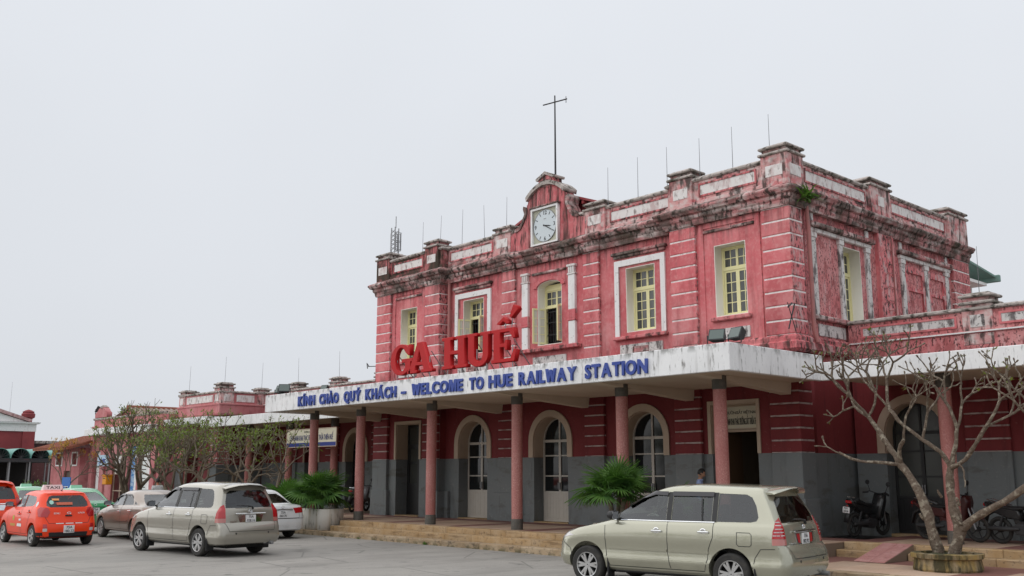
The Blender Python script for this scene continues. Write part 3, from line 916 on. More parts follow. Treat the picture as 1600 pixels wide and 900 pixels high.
# ledge at the foot of the upper floor
PATH = [(XL, 10.6), (XL, 0), (-5.2, 0), (-5.2, .30), (5.2, .30), (5.2, 0), (XR, 0), (XR, 10.6)]
sweep(PATH, [(-.3, 4.92), (.03, 4.92), (.10, 5.0), (.10, 5.16), (.05, 5.20), (.05, 5.30), (-.01, 5.36), (-.3, 5.36)]).build('base_moulding', M['pink_grime'], B)
# cornice, frieze, parapet, coping
CP = [(XL, 10.6), (XL, 0), (-5.1, 0), (-5.1, .30), (-2.3, .30), (-2.3, .24), (-1.5, .24), (-1.5, .30), (1.5, .30), (1.5, .24), (2.3, .24), (2.3, .30), (5.1, .30), (5.1, 0), (XR, 0), (XR, 10.6)]
sweep(CP, [(-.3, 8.66), (.04, 8.66), (.07, 8.76), (.07, 8.80), (.11, 8.84), (.13, 8.88), (.13, 8.94), (.21, 8.97), (.24, 9.02), (.27, 9.06), (.27, 9.10), (.22, 9.14), (.08, 9.20), (.02, 9.24), (-.3, 9.24)]).build('cornice', M['trim'], B)
den = MB()
x = -8.9
while x < 9.0:
    if not 5.05 > abs(x) > 5.0:
        yb = -.10 if abs(x) > 5.12 else (.13 if 1.5 < abs(x) < 2.3 else .20)
        den.cbox(x, x + .11, yb - .02, yb + .12, 8.845, 8.93, .008)
    x += .235
for k in range(43):
    y = .1 + k * .242
    den.cbox(XR + .06, XR + .125, y, y + .11, 8.845, 8.93, .008)
tag(den.build('dentils', M['trim'], B), kind='stuff')
PP = [(XL + .06, 10.6), (XL + .06, .06), (-5.16, .06), (-5.16, .36), (5.16, .36), (5.16, .06), (XR - .06, .06), (XR - .06, 10.6)]
sweep(PP[:4], [(-.30, 9.235), (0, 9.235), (.05, 9.24), (.05, 9.33), (0, 9.36), (0, 9.90), (-.30, 9.90)]).build('parapet', M['pink_moss'], B)
sweep([(-5.155, .36)] + PP[4:], [(-.30, 9.235), (0, 9.235), (.05, 9.24), (.05, 9.33), (0, 9.36), (0, 9.90), (-.30, 9.90)]).build('parapet', M['parapet'], B)
sweep(PP, [(-.36, 9.901), (.035, 9.901), (.07, 9.94), (.07, 9.975), (.0, 10.03), (-.30, 10.03), (-.36, 9.99)]).build('coping', M['coping'], B)
for a, b in ((8.30, XR + .03), (XL - .03, -8.30)):
    parapet_pier(B, a, b, -.03, .75, 9.22, 10.32, side=(a > 0), m=M['parapet'] if a > 0 else M['pink_moss'])
for a, b in ((5.28, 6.06), (-6.06, -5.28)):
    parapet_pier(B, a, b, -.03, .55, 9.22, 10.32, m=M['parapet'] if a > 0 else M['pink_moss'])
for a, b in ((1.72, 2.55), (-2.55, -1.72)):
    parapet_pier(B, a, b, .26, .80, 9.22, 10.22)
for a, b, y in ((6.30, 8.06, .06), (-8.06, -6.30, .06), (2.75, 4.98, .36), (-4.98, -2.75, .36)):
    fr = extrude2d([rect(a - .05, b + .05, 9.44, 9.82), rect(a, b, 9.49, 9.77)], .035)
    link('panel_frame', fr, M['pink'], B, loc=(0, y - .030, 0))
    MB().box(a + .002, b - .002, y - .012, y + .02, 9.492, 9.768).build('white_panel', M['panel'], B)

# clock gable ------------------------------------------------------
out = [(-1.72, 9.24), (1.72, 9.24), (1.72, 9.80)]
out += [(1.62, 9.92), (1.40, 9.98), (1.24, 10.16), (1.16, 10.40), (1.12, 10.60), (1.16, 10.70)]
out += [(1.10, 10.74)] + [(x, z) for x, z in arc(0, 9.55, 1.70, 46, 134, 12, 1.70) if abs(x) < 1.06 and z > 10.7]
out += [(-1.10, 10.74)]
out += [(-1.16, 10.70), (-1.12, 10.60), (-1.16, 10.40), (-1.24, 10.16), (-1.40, 9.98), (-1.62, 9.92), (-1.72, 9.80)]
out = [(x * (.80 if z > 10.3 else .88 if z > 9.85 else 1), z) for x, z in out]
gz = link('clock_gable', extrude2d([out], .42), M['pink'], B, loc=(0, .28, 0))
ga = [(x * .79, z) for x, z in arc(0, 9.55, 1.70, 50, 130, 14)]
cop = [(x * 1.04, z + .10 - .0) for x, z in ga]
link('gable_coping', extrude2d([[(x, z - .03) for x, z in ga] + list(reversed(cop))], .62), M['coping'], B, loc=(0, .18, 0))
for s in (-1, 1):
    sc = [(1.16, 10.66), (1.30, 10.70), (1.32, 10.60), (1.24, 10.42), (1.32, 10.18), (1.46, 10.04), (1.66, 9.99), (1.72, 9.90), (1.60, 9.88), (1.38, 9.94), (1.20, 10.14), (1.12, 10.40), (1.09, 10.58)]
    link('gable_scroll', extrude2d([[(x * s * (.81 if z > 10.3 else .87), z) for x, z in sc]], .50), M['trim'], B, loc=(0, .235, 0))
tb = link('gable_crown', extrude2d([[(-.34, 11.13), (.34, 11.13), (.34, 11.45), (0, 11.60), (-.34, 11.45)]], .40), M['pink'], B, loc=(0, .27, 0))
link('crown_coping', extrude2d([[(-.41, 11.42), (-.34, 11.42), (0, 11.58), (.34, 11.42), (.41, 11.42), (.43, 11.49), (0, 11.68), (-.43, 11.49)]], .52), M['coping'], tb, loc=(0, -.06, 0))
link('crown_panel', extrude2d([rect(-.26, .26, 11.18, 11.40)], .03), M['trim'], tb, loc=(0, -.018, 0))
# little roof behind the gable
rf = MB()
for s in (-1, 1):
    rf.add([(0, .75, 11.02), (s * 2.75, .75, 9.98), (s * 2.75, 6, 9.98), (0, 6, 11.02), (0, .75, 11.10), (s * 2.78, .75, 10.05), (s * 2.78, 6, 10.05), (0, 6, 11.10)],
           [(0, 1, 2, 3), (4, 7, 6, 5), (0, 4, 5, 1), (1, 5, 6, 2), (2, 6, 7, 3)])
    for k in range(6):
        t = .12 + k * .16
        rf.box(s * 2.75 * t - .04, s * 2.75 * t + .04, .72, 6, 11.02 - 1.04 * t - .13, 11.02 - 1.04 * t - .03)
rf.build('dormer_roof', M['red_roof'], B)
MB().add([(-2.4, .95, 9.9), (2.4, .95, 9.9), (0, .95, 10.96)], [(0, 1, 2)]).build('dormer_wall', M['maroon'], B)

# side elevation (facing +X) ---------------------------------------
XS = XR - .10
lo = [rect(.55, 10.55, ZU, ZC), rect(2.72, 3.68, 5.95, 8.02)]
wall('side_wall', lo, .40, M['pink_peel'], B, 0, side=XS)
MB().box(XS - .4, XS, .90, 10.5, .42, 2.45).build('dado_wall', M['grey'], B)
MB().box(XS - .4, XS, .90, 10.5, 2.451, 4.60).build('ground_floor_wall', M['maroon'], B)
sr = extrude2d([rect(2.72, 3.68, 5.95, 8.02), rect(2.74, 3.66, 5.97, 8.0)], .40)
link('window_reveal', sr, M['reveal'], B, loc=(XS - .003, 0, 0), rot=(0, 0, R(90)))
wn_ = window(B, 0, .455, 5.975, 7.995, 0)
wn_.location = (XS - .31, 3.20, 0); wn_.rotation_euler = (0, 0, R(90))
def sbox(y0, y1, z0, z1, p, name, m, d=.12, c=.015):
    """box on the side wall standing p proud of it"""
    return MB().cbox(XS - d, XS + p, y0, y1, z0, z1, c).build(name, m, B)
for y0, y1 in ((1.06, 1.28), (2.46, 2.66), (3.92, 4.12), (5.98, 6.20), (7.48, 7.70), (8.90, 9.12)):
    sbox(y0, y1, 5.95, 8.12, .07, 'white_pilaster', M['white_peel'])
    sbox(y0 - .03, y1 + .03, 8.0, 8.14, .095, 'pilaster_capital', M['panel'])
for y0, y1 in ((1.0, 4.2), (5.9, 9.22)):
    sbox(y0, y1, 8.14, 8.26, .10, 'hood_frieze', M['panel'])
    sbox(y0 - .06, y1 + .08, 8.26, 8.40, .20, 'window_hood', M['trim'], c=.03)
    for y in (y0 + .08, y1 - .2): sbox(y, y + .16, 8.40, 8.66, .05, 'hood_stub', M['white_peel'])
sbox(1.0, 4.2, 5.82, 5.95, .13, 'window_sill', M['trim'], c=.025)
sbox(1.25, 2.6, 5.42, 5.74, .03, 'apron_panel', M['white_peel'])
for y0, y1 in ((6.22, 7.46), (7.72, 8.88)):
    me = extrude2d([rect(y0, y1, 5.4, 8.0), rect(y0 + .17, y1 - .14, 5.42, 7.25), rect(y0 + .17, y1 - .14, 7.36, 7.80)], .05)
    link('blind_window', me, M['pink'], B, loc=(XS + .046, 0, 0), rot=(0, 0, R(90)))
pier(B, XS - .05, XR + .02, 9.40, 10.6, 5.35, 8.66, 9, M['pink_peel'])
MB().cbox(XS - .05, XR + .04, 4.55, 5.45, 5.36, 9.95, .02).build('centre_pilaster', M['pink'], B)
hk = MB()
for k in range(9):
    z = 5.6 + k * .36 + (k % 3) * .04
    hk.tube([(XR + .045, 4.85, z), (XR + .10, 4.86, z + .07), (XR + .10, 5.15, z + .07), (XR + .045, 5.17, z)], .012, 5)
hk.tube([(XR + .06, 5.28, 5.4), (XR + .06, 5.28, 8.7)], .02, 6)
hk.build('wall_rungs', M['pipe'], B)
parapet_pier(B, XR - .70, XR + .05, 4.25, 5.42, 9.22, 10.28, panel=False)
MB().cbox(XR, XR + .062, 4.66, 5.0, 9.48, 9.78, .006).build('white_panel', M['panel'], B)
parapet_pier(B, XR - .75, XR + .05, 9.3, 10.62, 9.22, 10.32, panel=False)
for y0, y1 in ((.95, 4.05), (5.62, 9.1)):
    me = extrude2d([rect(y0 - .05, y1 + .05, 9.44, 9.82), rect(y0, y1, 9.49, 9.77)], .035)
    link('panel_frame', me, M['pink_peel'], B, loc=(XR - .06 + .030, 0, 0), rot=(0, 0, R(90)))
    MB().box(XR - .1, XR - .046, y0 + .002, y1 - .002, 9.492, 9.768).build('white_panel', M['panel'], B)
# closed back, left flank and roof
MB().box(XL + .1, XL + .5, .62, 10.5, .42, ZC).build('flank_wall', M['pink'], B)
MB().box(XL + .1, XR - .1, 10.1, 10.58, .42, ZC).build('rear_wall', M['pink'], B)
MB().box(XL + .2, XR - .2, .55, 10.5, 9.10, 9.22).build('roof_slab', M['slab_top'], B)
MB().box(XL + .5, XR - .5, .92, 10.1, 4.62, 4.80).build('floor_slab', M['dark'], B)
# downpipes, brackets, rods
MB().tube([(-4.98, .28, 8.66), (-4.98, .28, 4.8)], .055, 10).build('downpipe', M['pipe'], B, smooth=40)
MB().tube([(XR + .02, .80, 8.75), (XR + .05, .80, 8.2), (XR + .05, .80, 5.5), (XR + .10, .86, 5.2)], .055, 10).build('downpipe', M['pipe'], B, smooth=40)
br = MB()
br.tube([(9.0, -.02, 6.12), (9.06, -.30, 5.98)], .022, 6).tube([(9.05, .02, 6.10), (9.02, -.25, 5.45)], .018, 6).tube([(9.05, .03, 5.4), (9.05, -.3, 6.1)], .012, 6)
br.build('wall_bracket', M['iron'], B)
br = MB()
br.tube([(-9.1, .8, 6.06), (-10.9, .9, 6.18)], .018, 6).tube([(-9.1, .8, 5.55), (-10.2, .86, 6.13)], .014, 6).tube([(-10.85, .9, 6.18), (-11.0, .9, 6.32), (-10.95, .9, 6.10)], .02, 6)
br.build('wall_bracket', M['iron'], B)
for i, x in enumerate((2.66, 3.85, 4.95, 6.2, 7.29, 8.45, -6.5, -5.45, -4.34, -3.11, -1.97)):
    rod(B, x, .32 if abs(x) < 5.1 else .2, 10.0, 11.2 + (i % 3) * .04, (.03, -.05, .02, .06)[i % 4] if x < 0 else .01)

# mast with crossbar on the gable
mast = empty('roof_mast', (0.10, .62, 11.0), label='thin dark mast with tilted crossbar rising behind the clock gable', cat='mast')
MB().tube([(0, 0, 0), (0, 0, 3.38)], [.035, .022], 8).build('pole', M['iron'], mast)
MB().tube([(-.56, 0, 3.20), (.56, 0, 3.10)], .022, 6).tube([(.52, 0, 3.20), (.52, 0, 2.98)], .012, 6).build('crossbar', M['iron'], mast)

# wall clock
ck = empty('wall_clock', (0, .28, 9.84), label='square framed white clock showing twenty past three on the gable', cat='clock')
link('clock_frame', extrude2d([rect(-.66, .66, -.64, .68), rect(-.585, .585, -.585, .605)], .12), M['white'], ck, loc=(0, -.115, 0))
MB().cbox(-.72, .72, -.15, .0, .68, .74, .015).build('frame_top', M['trim'], ck)
MB().box(-.583, .583, -.04, -.002, -.583, .603).build('clock_back', mat('pale_green_board', (.42, .43, .34), .7, layers=[dict(sc=5, lo=.4, hi=.65, col=(.5, .48, .38), amt=.8)]), ck)
MB().lathe([(.56, -.042), (.56, -.06), (.545, -.066)], 48, axis='y', c=(0, 0, .01)).build('clock_face', mat('clock_face_white', (.56, .62, .65), .4, spec=.5), ck)
MB().lathe([(.565, -.042), (.565, -.075), (.552, -.078), (.548, -.06)], 48, axis='y', c=(0, 0, .01), cap=False).build('clock_rim', M['steel'], ck)
ck.scale = (.94, 1, .95)
CKY = -.070
for n, a in ((12, 90), (3, 0), (6, 270), (9, 180)):
    t = text_mesh(str(n), .135, .004, .012)
    zo = -.068
    link('numeral', t, M['print'], ck, loc=(.455 * math.cos(R(a)), CKY, .01 + .455 * math.sin(R(a)) + zo))
for k in range(12):
    if k % 3:
        a = R(90 - 30 * k)
        c_, s_ = math.cos(a), math.sin(a)
        link('hour_mark', MB().box(-.055, .055, -.003, .003, -.012, .012).data('hour_mark'), M['print'], ck, loc=(.46 * c_, CKY, .01 + .46 * s_), rot=(0, -a, 0))
def hand(name, ang, ln, w, y):
    a = R(ang)
    link(name, extrude2d([[(-.08, -w / 2), (ln * .7, -w / 2), (ln, 0), (ln * .7, w / 2), (-.08, w / 2)]], .006), M['print'], ck, loc=(0, y, .01), rot=(0, -a, 0))
hand('hour_hand', 90 - 100, .30, .036, -.079)
hand('minute_hand', 90 - 120, .46, .026, -.088)
MB().box(-.06, .06, CKY - .002, CKY, .24, .262).build('maker_mark', M['steel'], ck)
# fern growing on the cornice
fn = empty('fern', (9.30, .45, 9.02), label='green fern sprouting from the cornice above the downpipe', cat='plant')
rnd = random.Random(5)
for k in range(46):
    a = rnd.uniform(-2.6, 1.2); ln = rnd.uniform(.22, .46); el = rnd.uniform(-.3, 1.2)
    mb = MB(); pr = None
    p = Vector((rnd.uniform(-.05, .05), rnd.uniform(-.22, .22), rnd.uniform(-.25, .0))); d = Vector((math.cos(a) * math.cos(el), math.sin(a) * math.cos(el), math.sin(el)))
    sd = d.cross(Vector((0, 0, 1))).normalized()
    vs = []; fs = []
    for t in range(6):
        w = .05 * (1 - t / 5.2) * (1 if t % 2 else .55)
        vs += [p - sd * w, p + sd * w]
        p = p + d * ln / 5; d = (d + Vector((0, 0, -.22))).normalized()
    for t in range(5): fs.append((2*t, 2*t+1, 2*t+3, 2*t+2))
    MB().add(vs, fs).build('frond', M['fern'], fn)

# ================================================================== entrance canopy
K = empty('entrance_canopy', label='deep white concrete canopy on round columns across the station front', cat='canopy')
CX0, CX1, CY, CZ0, CZ1 = -9.60, 10.08, -4.30, 4.07, 4.66
MB().cbox(CX0, CX1, CY, CY + .12, CZ0, CZ1, .012).build('front_fascia', M['fascia'], K)
MB().cbox(CX1 - .12, CX1, CY + .121, -.582, CZ0, CZ1, .012).build('side_fascia', M['fascia'], K)
MB().cbox(CX0, CX0 + .12, CY + .121, -.582, CZ0, CZ1, .012).build('side_fascia', M['fascia'], K)
MB().box(CX0 + .121, CX1 - .121, CY + .121, .34, 4.30, 4.52).build('roof_slab', M['slab_top'], K)
MB().box(CX0 + .121, CX1 - .121, CY + .121, -.03, 4.15, 4.299).build('soffit', M['soffit'], K)
COLX = (-8.72, -5.77, -1.92, 1.92, 5.77, 8.72)
def column(parent, x, y, z0, z1, r=.155):
    c = MB().lathe([(r * .97, z0 + .27), (r, z0 + 1.2), (r * .97, z1 - .30)], 28, c=(x, y, 0)).build('column', M['column'], parent, smooth=40)
    MB().lathe([(r * 1.06, z0), (r * 1.06, z0 + .25), (r * .99, z0 + .285)], 28, c=(x, y, 0)).build('column_base', M['col_dark'], c, smooth=40)
    MB().lathe([(r * 1.0, z1 - .31), (r * 1.07, z1 - .27), (r * 1.07, z1)], 28, c=(x, y, 0)).build('column_head', M['col_dark'], c, smooth=40)
    return c
for x in COLX:
    column(K, x, -2.8, .45, 4.14)
    bm_ = MB().add([(x - .14, -3.9, 4.155), (x + .14, -3.9, 4.155), (x + .14, .0, 4.155), (x - .14, .0, 4.155), (x - .14, -3.9, 4.12), (x + .14, -3.9, 4.12), (x + .14, -.05, 3.86), (x - .14, -.05, 3.86)],
                   [(0, 1, 2, 3), (4, 7, 6, 5), (0, 4, 5, 1), (1, 5, 6, 2), (2, 6, 7, 3), (3, 7, 4, 0)])
    bm_.build('beam', M['soffit'], K)
# lettering fixed to the fascia
W = empty('welcome_lettering', (0, CY, 0), label='blue raised bilingual welcome lettering along the white canopy fascia', cat='lettering')
BLOCK = {'M': [(0, 0), (.24, 0), (.24, .60), (.40, 0), (.60, 0), (.76, .60), (.76, 0), (1, 0), (1, 1), (.70, 1), (.50, .34), (.30, 1), (0, 1)],
         'W': [(.18, 0), (.40, 0), (.50, .52), (.60, 0), (.82, 0), (1, 1), (.80, 1), (.70, .36), (.59, .92), (.41, .92), (.30, .36), (.20, 1), (0, 1)]}
def lay_word(word, x0, x1, zb, h, parent, m, depth=.05, bold=.052, gap=.13, wave=0):
    ms = []
    for ch in word:
        if ch == ' ': ms.append(None); continue
        if ch in BLOCK:                            # joined diagonals drawn as one outline
            wd = h * (1.05 if ch == 'M' else 1.25)
            me = extrude2d([[(x * wd, z * h * 1.08 - .03 * h) for x, z in BLOCK[ch]]], depth)
            me.transform(Matrix.Translation((0, -depth / 2, 0)))
        else: me = text_mesh(ch, h, depth, bold, 1.0, 'LEFT')
        xs = [v.co.x for v in me.vertices]
        ms.append((me, min(xs), max(xs)))
    tot = sum((a[2] - a[1]) if a else h * .38 for a in ms) + gap * h * (len(ms) - 1)
    k = (x1 - x0) / tot
    x = x0
    for ch, a in zip(word, ms):
        if a is None: x += h * .38 * k + gap * h * k; continue
        me, mn, mx_ = a
        me.transform(Matrix.Translation((x, 0, zb)) @ Matrix.Scale(k, 4, (1, 0, 0)) @ Matrix.Translation((-mn, 0, 0)))
        o = link('letter', me, m, parent, loc=(0, -depth / 2 - .006, 0))
        x += (mx_ - mn) * k + gap * h * k
for w, a, b in (('KÍNH', -7.28, -6.22), ('CHÀO', -5.93, -4.80), ('QUÝ', -4.48, -3.55), ('KHÁCH', -3.28, -1.68), ('-', -1.42, -1.20), ('WELCOME', -.90, 1.40), ('TO', 1.69, 2.27), ('HUE', 2.48, 3.40), ('RAILWAY', 3.65, 5.69), ('STATION', 5.98, 7.90)):
    lay_word(w, a, b, 4.175, .31, W, M['blue_letter'])

# big red station name standing on the canopy
N_ = empty('station_name_sign', (0, -4.12, 0), label='big red slab serif letters GA HUẾ standing on the canopy edge', cat='sign')
ZB, ZH = 4.84, .90
def L3(name, loops, x0, w, zb=ZB, h=ZH, dep=.16):
    me = extrude2d([[(x0 + x * w, zb + z * h) for x, z in lp] for lp in loops], dep, .012)
    return link(name, me, M['red_letter'], N_)
gl = arc(.52, .5, .50, 38, 322, 26, .52)
gi = arc(.52, .5, .26, 318, 44, 20, .36)
G_out = [(.86, .62), (.94, .62), (.94, .98), (.88, .98)] + arc(.52, .5, .50, 52, 305, 24, .52) + [(.86, .12), (.90, 0.0), (.98, 0.0), (.98, .40), (1.06, .40), (1.06, .52), (.56, .52), (.56, .40), (.72, .40), (.72, .18)] + arc(.52, .5, .25, 312, 60, 18, .40) + [(.74, .72)]
L3('letter', [G_out], -2.33, 1.06)
A_out = [(0, 0), (.42, 0), (.42, .10), (.33, .10), (.37, .24), (.66, .24), (.70, .10), (.60, .10), (.60, 0), (1.06, 0), (1.06, .10), (.97, .10), (.64, 1.0), (.42, 1.0), (.09, .10), (0, .10)]
A_in = [(.40, .35), (.62, .35), (.51, .74)]
L3('letter', [A_out, A_in], -1.46, 1.14)
H_out = [(0, 0), (.46, 0), (.46, .10), (.36, .10), (.36, .44), (.66, .44), (.66, .10), (.56, .10), (.56, 0), (1.02, 0), (1.02, .10), (.92, .10), (.92, .90), (1.02, .90), (1.02, 1), (.56, 1), (.56, .90), (.66, .90), (.66, .56), (.36, .56), (.36, .90), (.46, .90), (.46, 1), (0, 1), (0, .90), (.10, .90), (.10, .10), (0, .10)]
L3('letter', [H_out], .18, 1.10)
U_out = [(0, 1), (0, .90), (.09, .90), (.09, .32)] + arc(.50, .32, .41, 180, 360, 16, .36) + [(.91, .90), (1.0, .90), (1.0, 1), (.58, 1), (.58, .90), (.68, .90), (.68, .32)] + arc(.515, .32, .165, 0, -180, 10, .20) + [(.35, .90), (.46, .90), (.46, 1)]
L3('letter', [U_out], 1.25, 1.05)
E_out = [(0, 0), (.92, 0), (1.0, .34), (.89, .36), (.76, .11), (.36, .11), (.36, .45), (.52, .45), (.55, .36), (.64, .36), (.64, .66), (.55, .66), (.52, .56), (.36, .56), (.36, .89), (.72, .89), (.86, .68), (.96, .70), (.90, 1), (0, 1), (0, .90), (.09, .90), (.09, .10), (0, .10)]
L3('letter', [E_out], 2.32, 1.0)
L3('accent', [[(.20, 1.16), (.50, 1.36), (.76, 1.16), (.62, 1.12), (.48, 1.22), (.34, 1.12)]], 2.32, 1.0)
L3('accent', [[(.72, 1.34), (.88, 1.68), (1.02, 1.62), (1.08, 1.52), (.80, 1.28)]], 2.32, 1.0)
for x in (-2.05, -1.5, -1.2, -.45, .38, 1.0, 1.65, 2.05, 2.6, 3.1):
    MB().tube([(x, .08, 4.5), (x, .08, 5.3)], .016, 6).build('support_strut', M['steel'], N_)
    MB().tube([(x, .12, 5.45), (x, .95, 4.52)], .014, 6).build('support_strut', M['steel'], N_)
MB().tube([(2.80, .08, 5.7), (2.84, .08, 6.0)], .014, 6).build('support_strut', M['steel'], N_)
MB().tube([(3.05, .08, 5.7), (3.14, .08, 6.2)], .014, 6).build('support_strut', M['steel'], N_)

# floodlights
def floodlight(loc, rz, label, tilt=-25, s=1.0, grp='floodlights'):
    e = empty('floodlight', loc, rz, label, 'floodlight')
    b = MB()
    b.add([(-.20, -.10, .10), (.20, -.10, .10), (.20, -.10, .40), (-.20, -.10, .40), (-.14, .10, .15), (.14, .10, .15), (.14, .10, .36), (-.14, .10, .36)],
          [(0, 1, 2, 3), (7, 6, 5, 4), (0, 4, 5, 1), (1, 5, 6, 2), (2, 6, 7, 3), (3, 7, 4, 0)])
    h = b.build('housing', M['iron'], e, rot=(R(tilt), 0, 0))
    MB().box(-.175, .175, -.108, -.102, .125, .375).build('lens', mat('floodlight_glass', (.10, .13, .12), .2, spec=.4), h)
    MB().tube([(-.22, 0, .25), (-.22, 0, .02), (.22, 0, .02), (.22, 0, .25)], .016, 6).tube([(0, 0, -.16), (0, 0, .02)], .025, 6).build('bracket', M['iron'], e)
    e.scale = (s, s, s)
    return e
floodlight((9.52, -3.95, 4.66), R(16), 'left floodlight of the pair at the right end of the canopy', s=.92)
floodlight((9.95, -3.90, 4.66), R(-14), 'right floodlight of the pair at the right end of the canopy', s=.92)
floodlight((-9.38, -3.9, 4.64), R(12), 'paler front floodlight of the pair at the far left canopy end', s=1.0)
floodlight((-9.02, -3.9, 4.66), R(52), 'black turned floodlight of the pair at the far left canopy end', s=1.0)
floodlight((-6.9, -3.6, 4.62), R(15), 'single small floodlight on the canopy left of the red letters', s=.72)

# ================================================================== wings
def wing(s, name, label, x_end):
    w = empty(name, label=label, cat='building')
    def bx(a, b): return (a, b) if s > 0 else (-b, -a)
    Y = 2.60
    arches = [c for c in (10.62, 14.2, 17.8, 21.4) if c < x_end - 1]
    doors = []
    if s < 0: arches.remove(17.8); doors = [17.8]
    opens = sorted([(c - AH, c + AH) for c in arches] + [(c - .6, c + .6) for c in doors])
    xs = [9.06] + [v for o in opens for v in o] + [x_end]
    for i in range(0, len(xs), 2):
        a, b = bx(xs[i], xs[i+1])
        MB().box(a, b, Y, Y + .45, .40, 2.45).build('dado_wall', M['grey'], w)
    lp = [(9.06, 2.45)]
    for o in opens:
        c = (o[0] + o[1]) / 2
        if c in arches: lp += [(o[0], 2.45)] + list(reversed(arc(c, AZ, AH, 0, 180, 14))) + [(o[1], 2.45)]
        else: lp += [(o[0], 2.45), (o[0], 3.5), (o[1], 3.5), (o[1], 2.45)]
    lp += [(x_end, 2.45), (x_end, 4.75), (9.06, 4.75)]
    wall('ground_floor_wall', [[(x * s, z) for x, z in lp]], .45, M['maroon'], w, Y)
    for c in arches:
        c *= s
        link('arch_surround', extrude2d([[(c - AH - .21, 2.45), (c - AH - .005, 2.45)] + list(reversed(arc(c, AZ, AH + .005, 0, 180, 18))) + [(c + AH + .005, 2.45), (c + AH + .21, 2.45)] + arc(c, AZ, AH + .21, 0, 180, 18)], .05), M['cream'], w, loc=(0, Y - .045, 0))
        link('arch_reveal', extrude2d([[(c - AH, 2.452), (c - AH + .015, 2.452)] + list(reversed(arc(c, AZ, AH - .015, 0, 180, 18))) + [(c + AH - .015, 2.452), (c + AH, 2.452)] + arc(c, AZ, AH, 0, 180, 18)], .40), M['cream'], w, loc=(0, Y + .003, 0))
        arch_door(w, c, AH - .016, .452, AZ, Y + .36, m=M['black'], pm=M['gg'] if s > 0 else M['pane'])
        MB().cbox(c - AH + .002, c + AH - .002, Y - .05, Y + .36, .40, .478, .012).build('door_sill', M['step'], w)
    for c in doors:
        c *= s
        dd = link('door', extrude2d([rect(c - .6, c + .6, .45, 3.49), rect(c - .5, c - .05, .6, 3.3), rect(c + .05, c + .5, .6, 3.3)], .05), M['black'], w, loc=(0, Y + .3, 0))
        for x in (c - .5, c + .05): link('pane', pane_mesh(.45, 2.7, M['pane']), None, dd, loc=(x, .02, .6))
        MB().box(c - .7, c - .602, Y - .04, Y + .25, 2.45, 3.6).box(c + .602, c + .7, Y - .04, Y + .25, 2.45, 3.6).box(c - .602, c + .602, Y - .038, Y + .25, 3.502, 3.6).build('doorway_architrave', M['cream'], w)
    px = [c for c in (12.42, 16.0, 19.6) if c < x_end - .5]
    for c in px:
        a, b = bx(c - .52, c + .52)
        MB().cbox(a, b, Y - .10, Y + .02, .40, 2.45, .012).build('pilaster_base', M['grey'], w)
        pier(w, a, b, Y - .10, Y + .02, 2.45, 4.25, 6, M['maroon'], M['joint_dim'], gap=.034)
        a, b = bx(c - .36, c + .36)
        parapet_pier(w, a, b, Y - .06, Y + .50, 4.98, 6.22, panel=False)
        a, b = bx(c - .17, c + .17)
        MB().cbox(a, b, Y - .075, Y - .03, 5.40, 5.70, .006).build('white_panel', M['white_peel'], w)
        column(w, c * s, .40, .45, 4.13)
        rod(w, c * s, Y + .2, 6.2, 7.42, .03 * s)
    # canopy slab of the wing
    a, b = bx(9.98 if s > 0 else 9.50, x_end)
    MB().cbox(a, b, -.70, -.585, 4.07, 4.49, .012).build('canopy_fascia', M['fascia'], w)
    MB().box(a, b, -.583, Y - .002, 4.145, 4.40).build('canopy_slab', M['soffit'], w)
    MB().box(a, b, -.583, Y - .002, 4.402, 4.43).build('canopy_top', M['slab_top'], w)
    # parapet
    a, b = (9.06, x_end) if s > 0 else (-x_end, -9.06)
    sweep([(a, Y), (b, Y)], [(-.40, 4.76), (.02, 4.76), (.05, 4.80), (.05, 5.24), (.09, 5.27), (.09, 5.31), (.03, 5.34), (.03, 5.80), (-.40, 5.80)]).build('parapet', M['pink_low'] if s < 0 else M['pink_peel'], w)
    sweep([(a, Y), (b, Y)], [(-.46, 5.801), (.06, 5.801), (.10, 5.83), (.10, 5.87), (.03, 5.91), (-.42, 5.91), (-.46, 5.87)]).build('coping', M['coping'], w)
    MB().box(a, b, Y - .105, Y - .088, 5.275, 5.308).build('white_string_course', M['white'], w)
    xx = [9.4] + [c for c in px] + [x_end]
    for i in range(len(xx) - 1):
        p0, p1 = bx(xx[i] + (.55 if i else .08), xx[i+1] - .55)
        if p1 - p0 < .5: continue
        link('panel_frame', extrude2d([rect(p0 - .05, p1 + .05, 5.42, 5.72), rect(p0, p1, 5.47, 5.67)], .03), M['pink'], w, loc=(0, Y - .058, 0))
        MB().box(p0 + .002, p1 - .002, Y - .040, Y + .01, 5.472, 5.668).build('white_panel', M['white_peel'] if s > 0 else M['panel'], w)
    MB().box(a, b, Y + .45, Y + 6, 5.05, 5.12).build('roof_slab', M['slab_top'], w)
    MB().box(a, b, Y + 5.6, Y + 6, .4, 5.0).build('rear_wall', M['maroon'], w)
    return w
wing(1, 'side_wing', 'low right wing with peeling pink parapet behind the bare tree', 20.0)
wing(-1, 'side_wing', 'low left wing with white canopy behind the row of small leafy trees', 22.4)

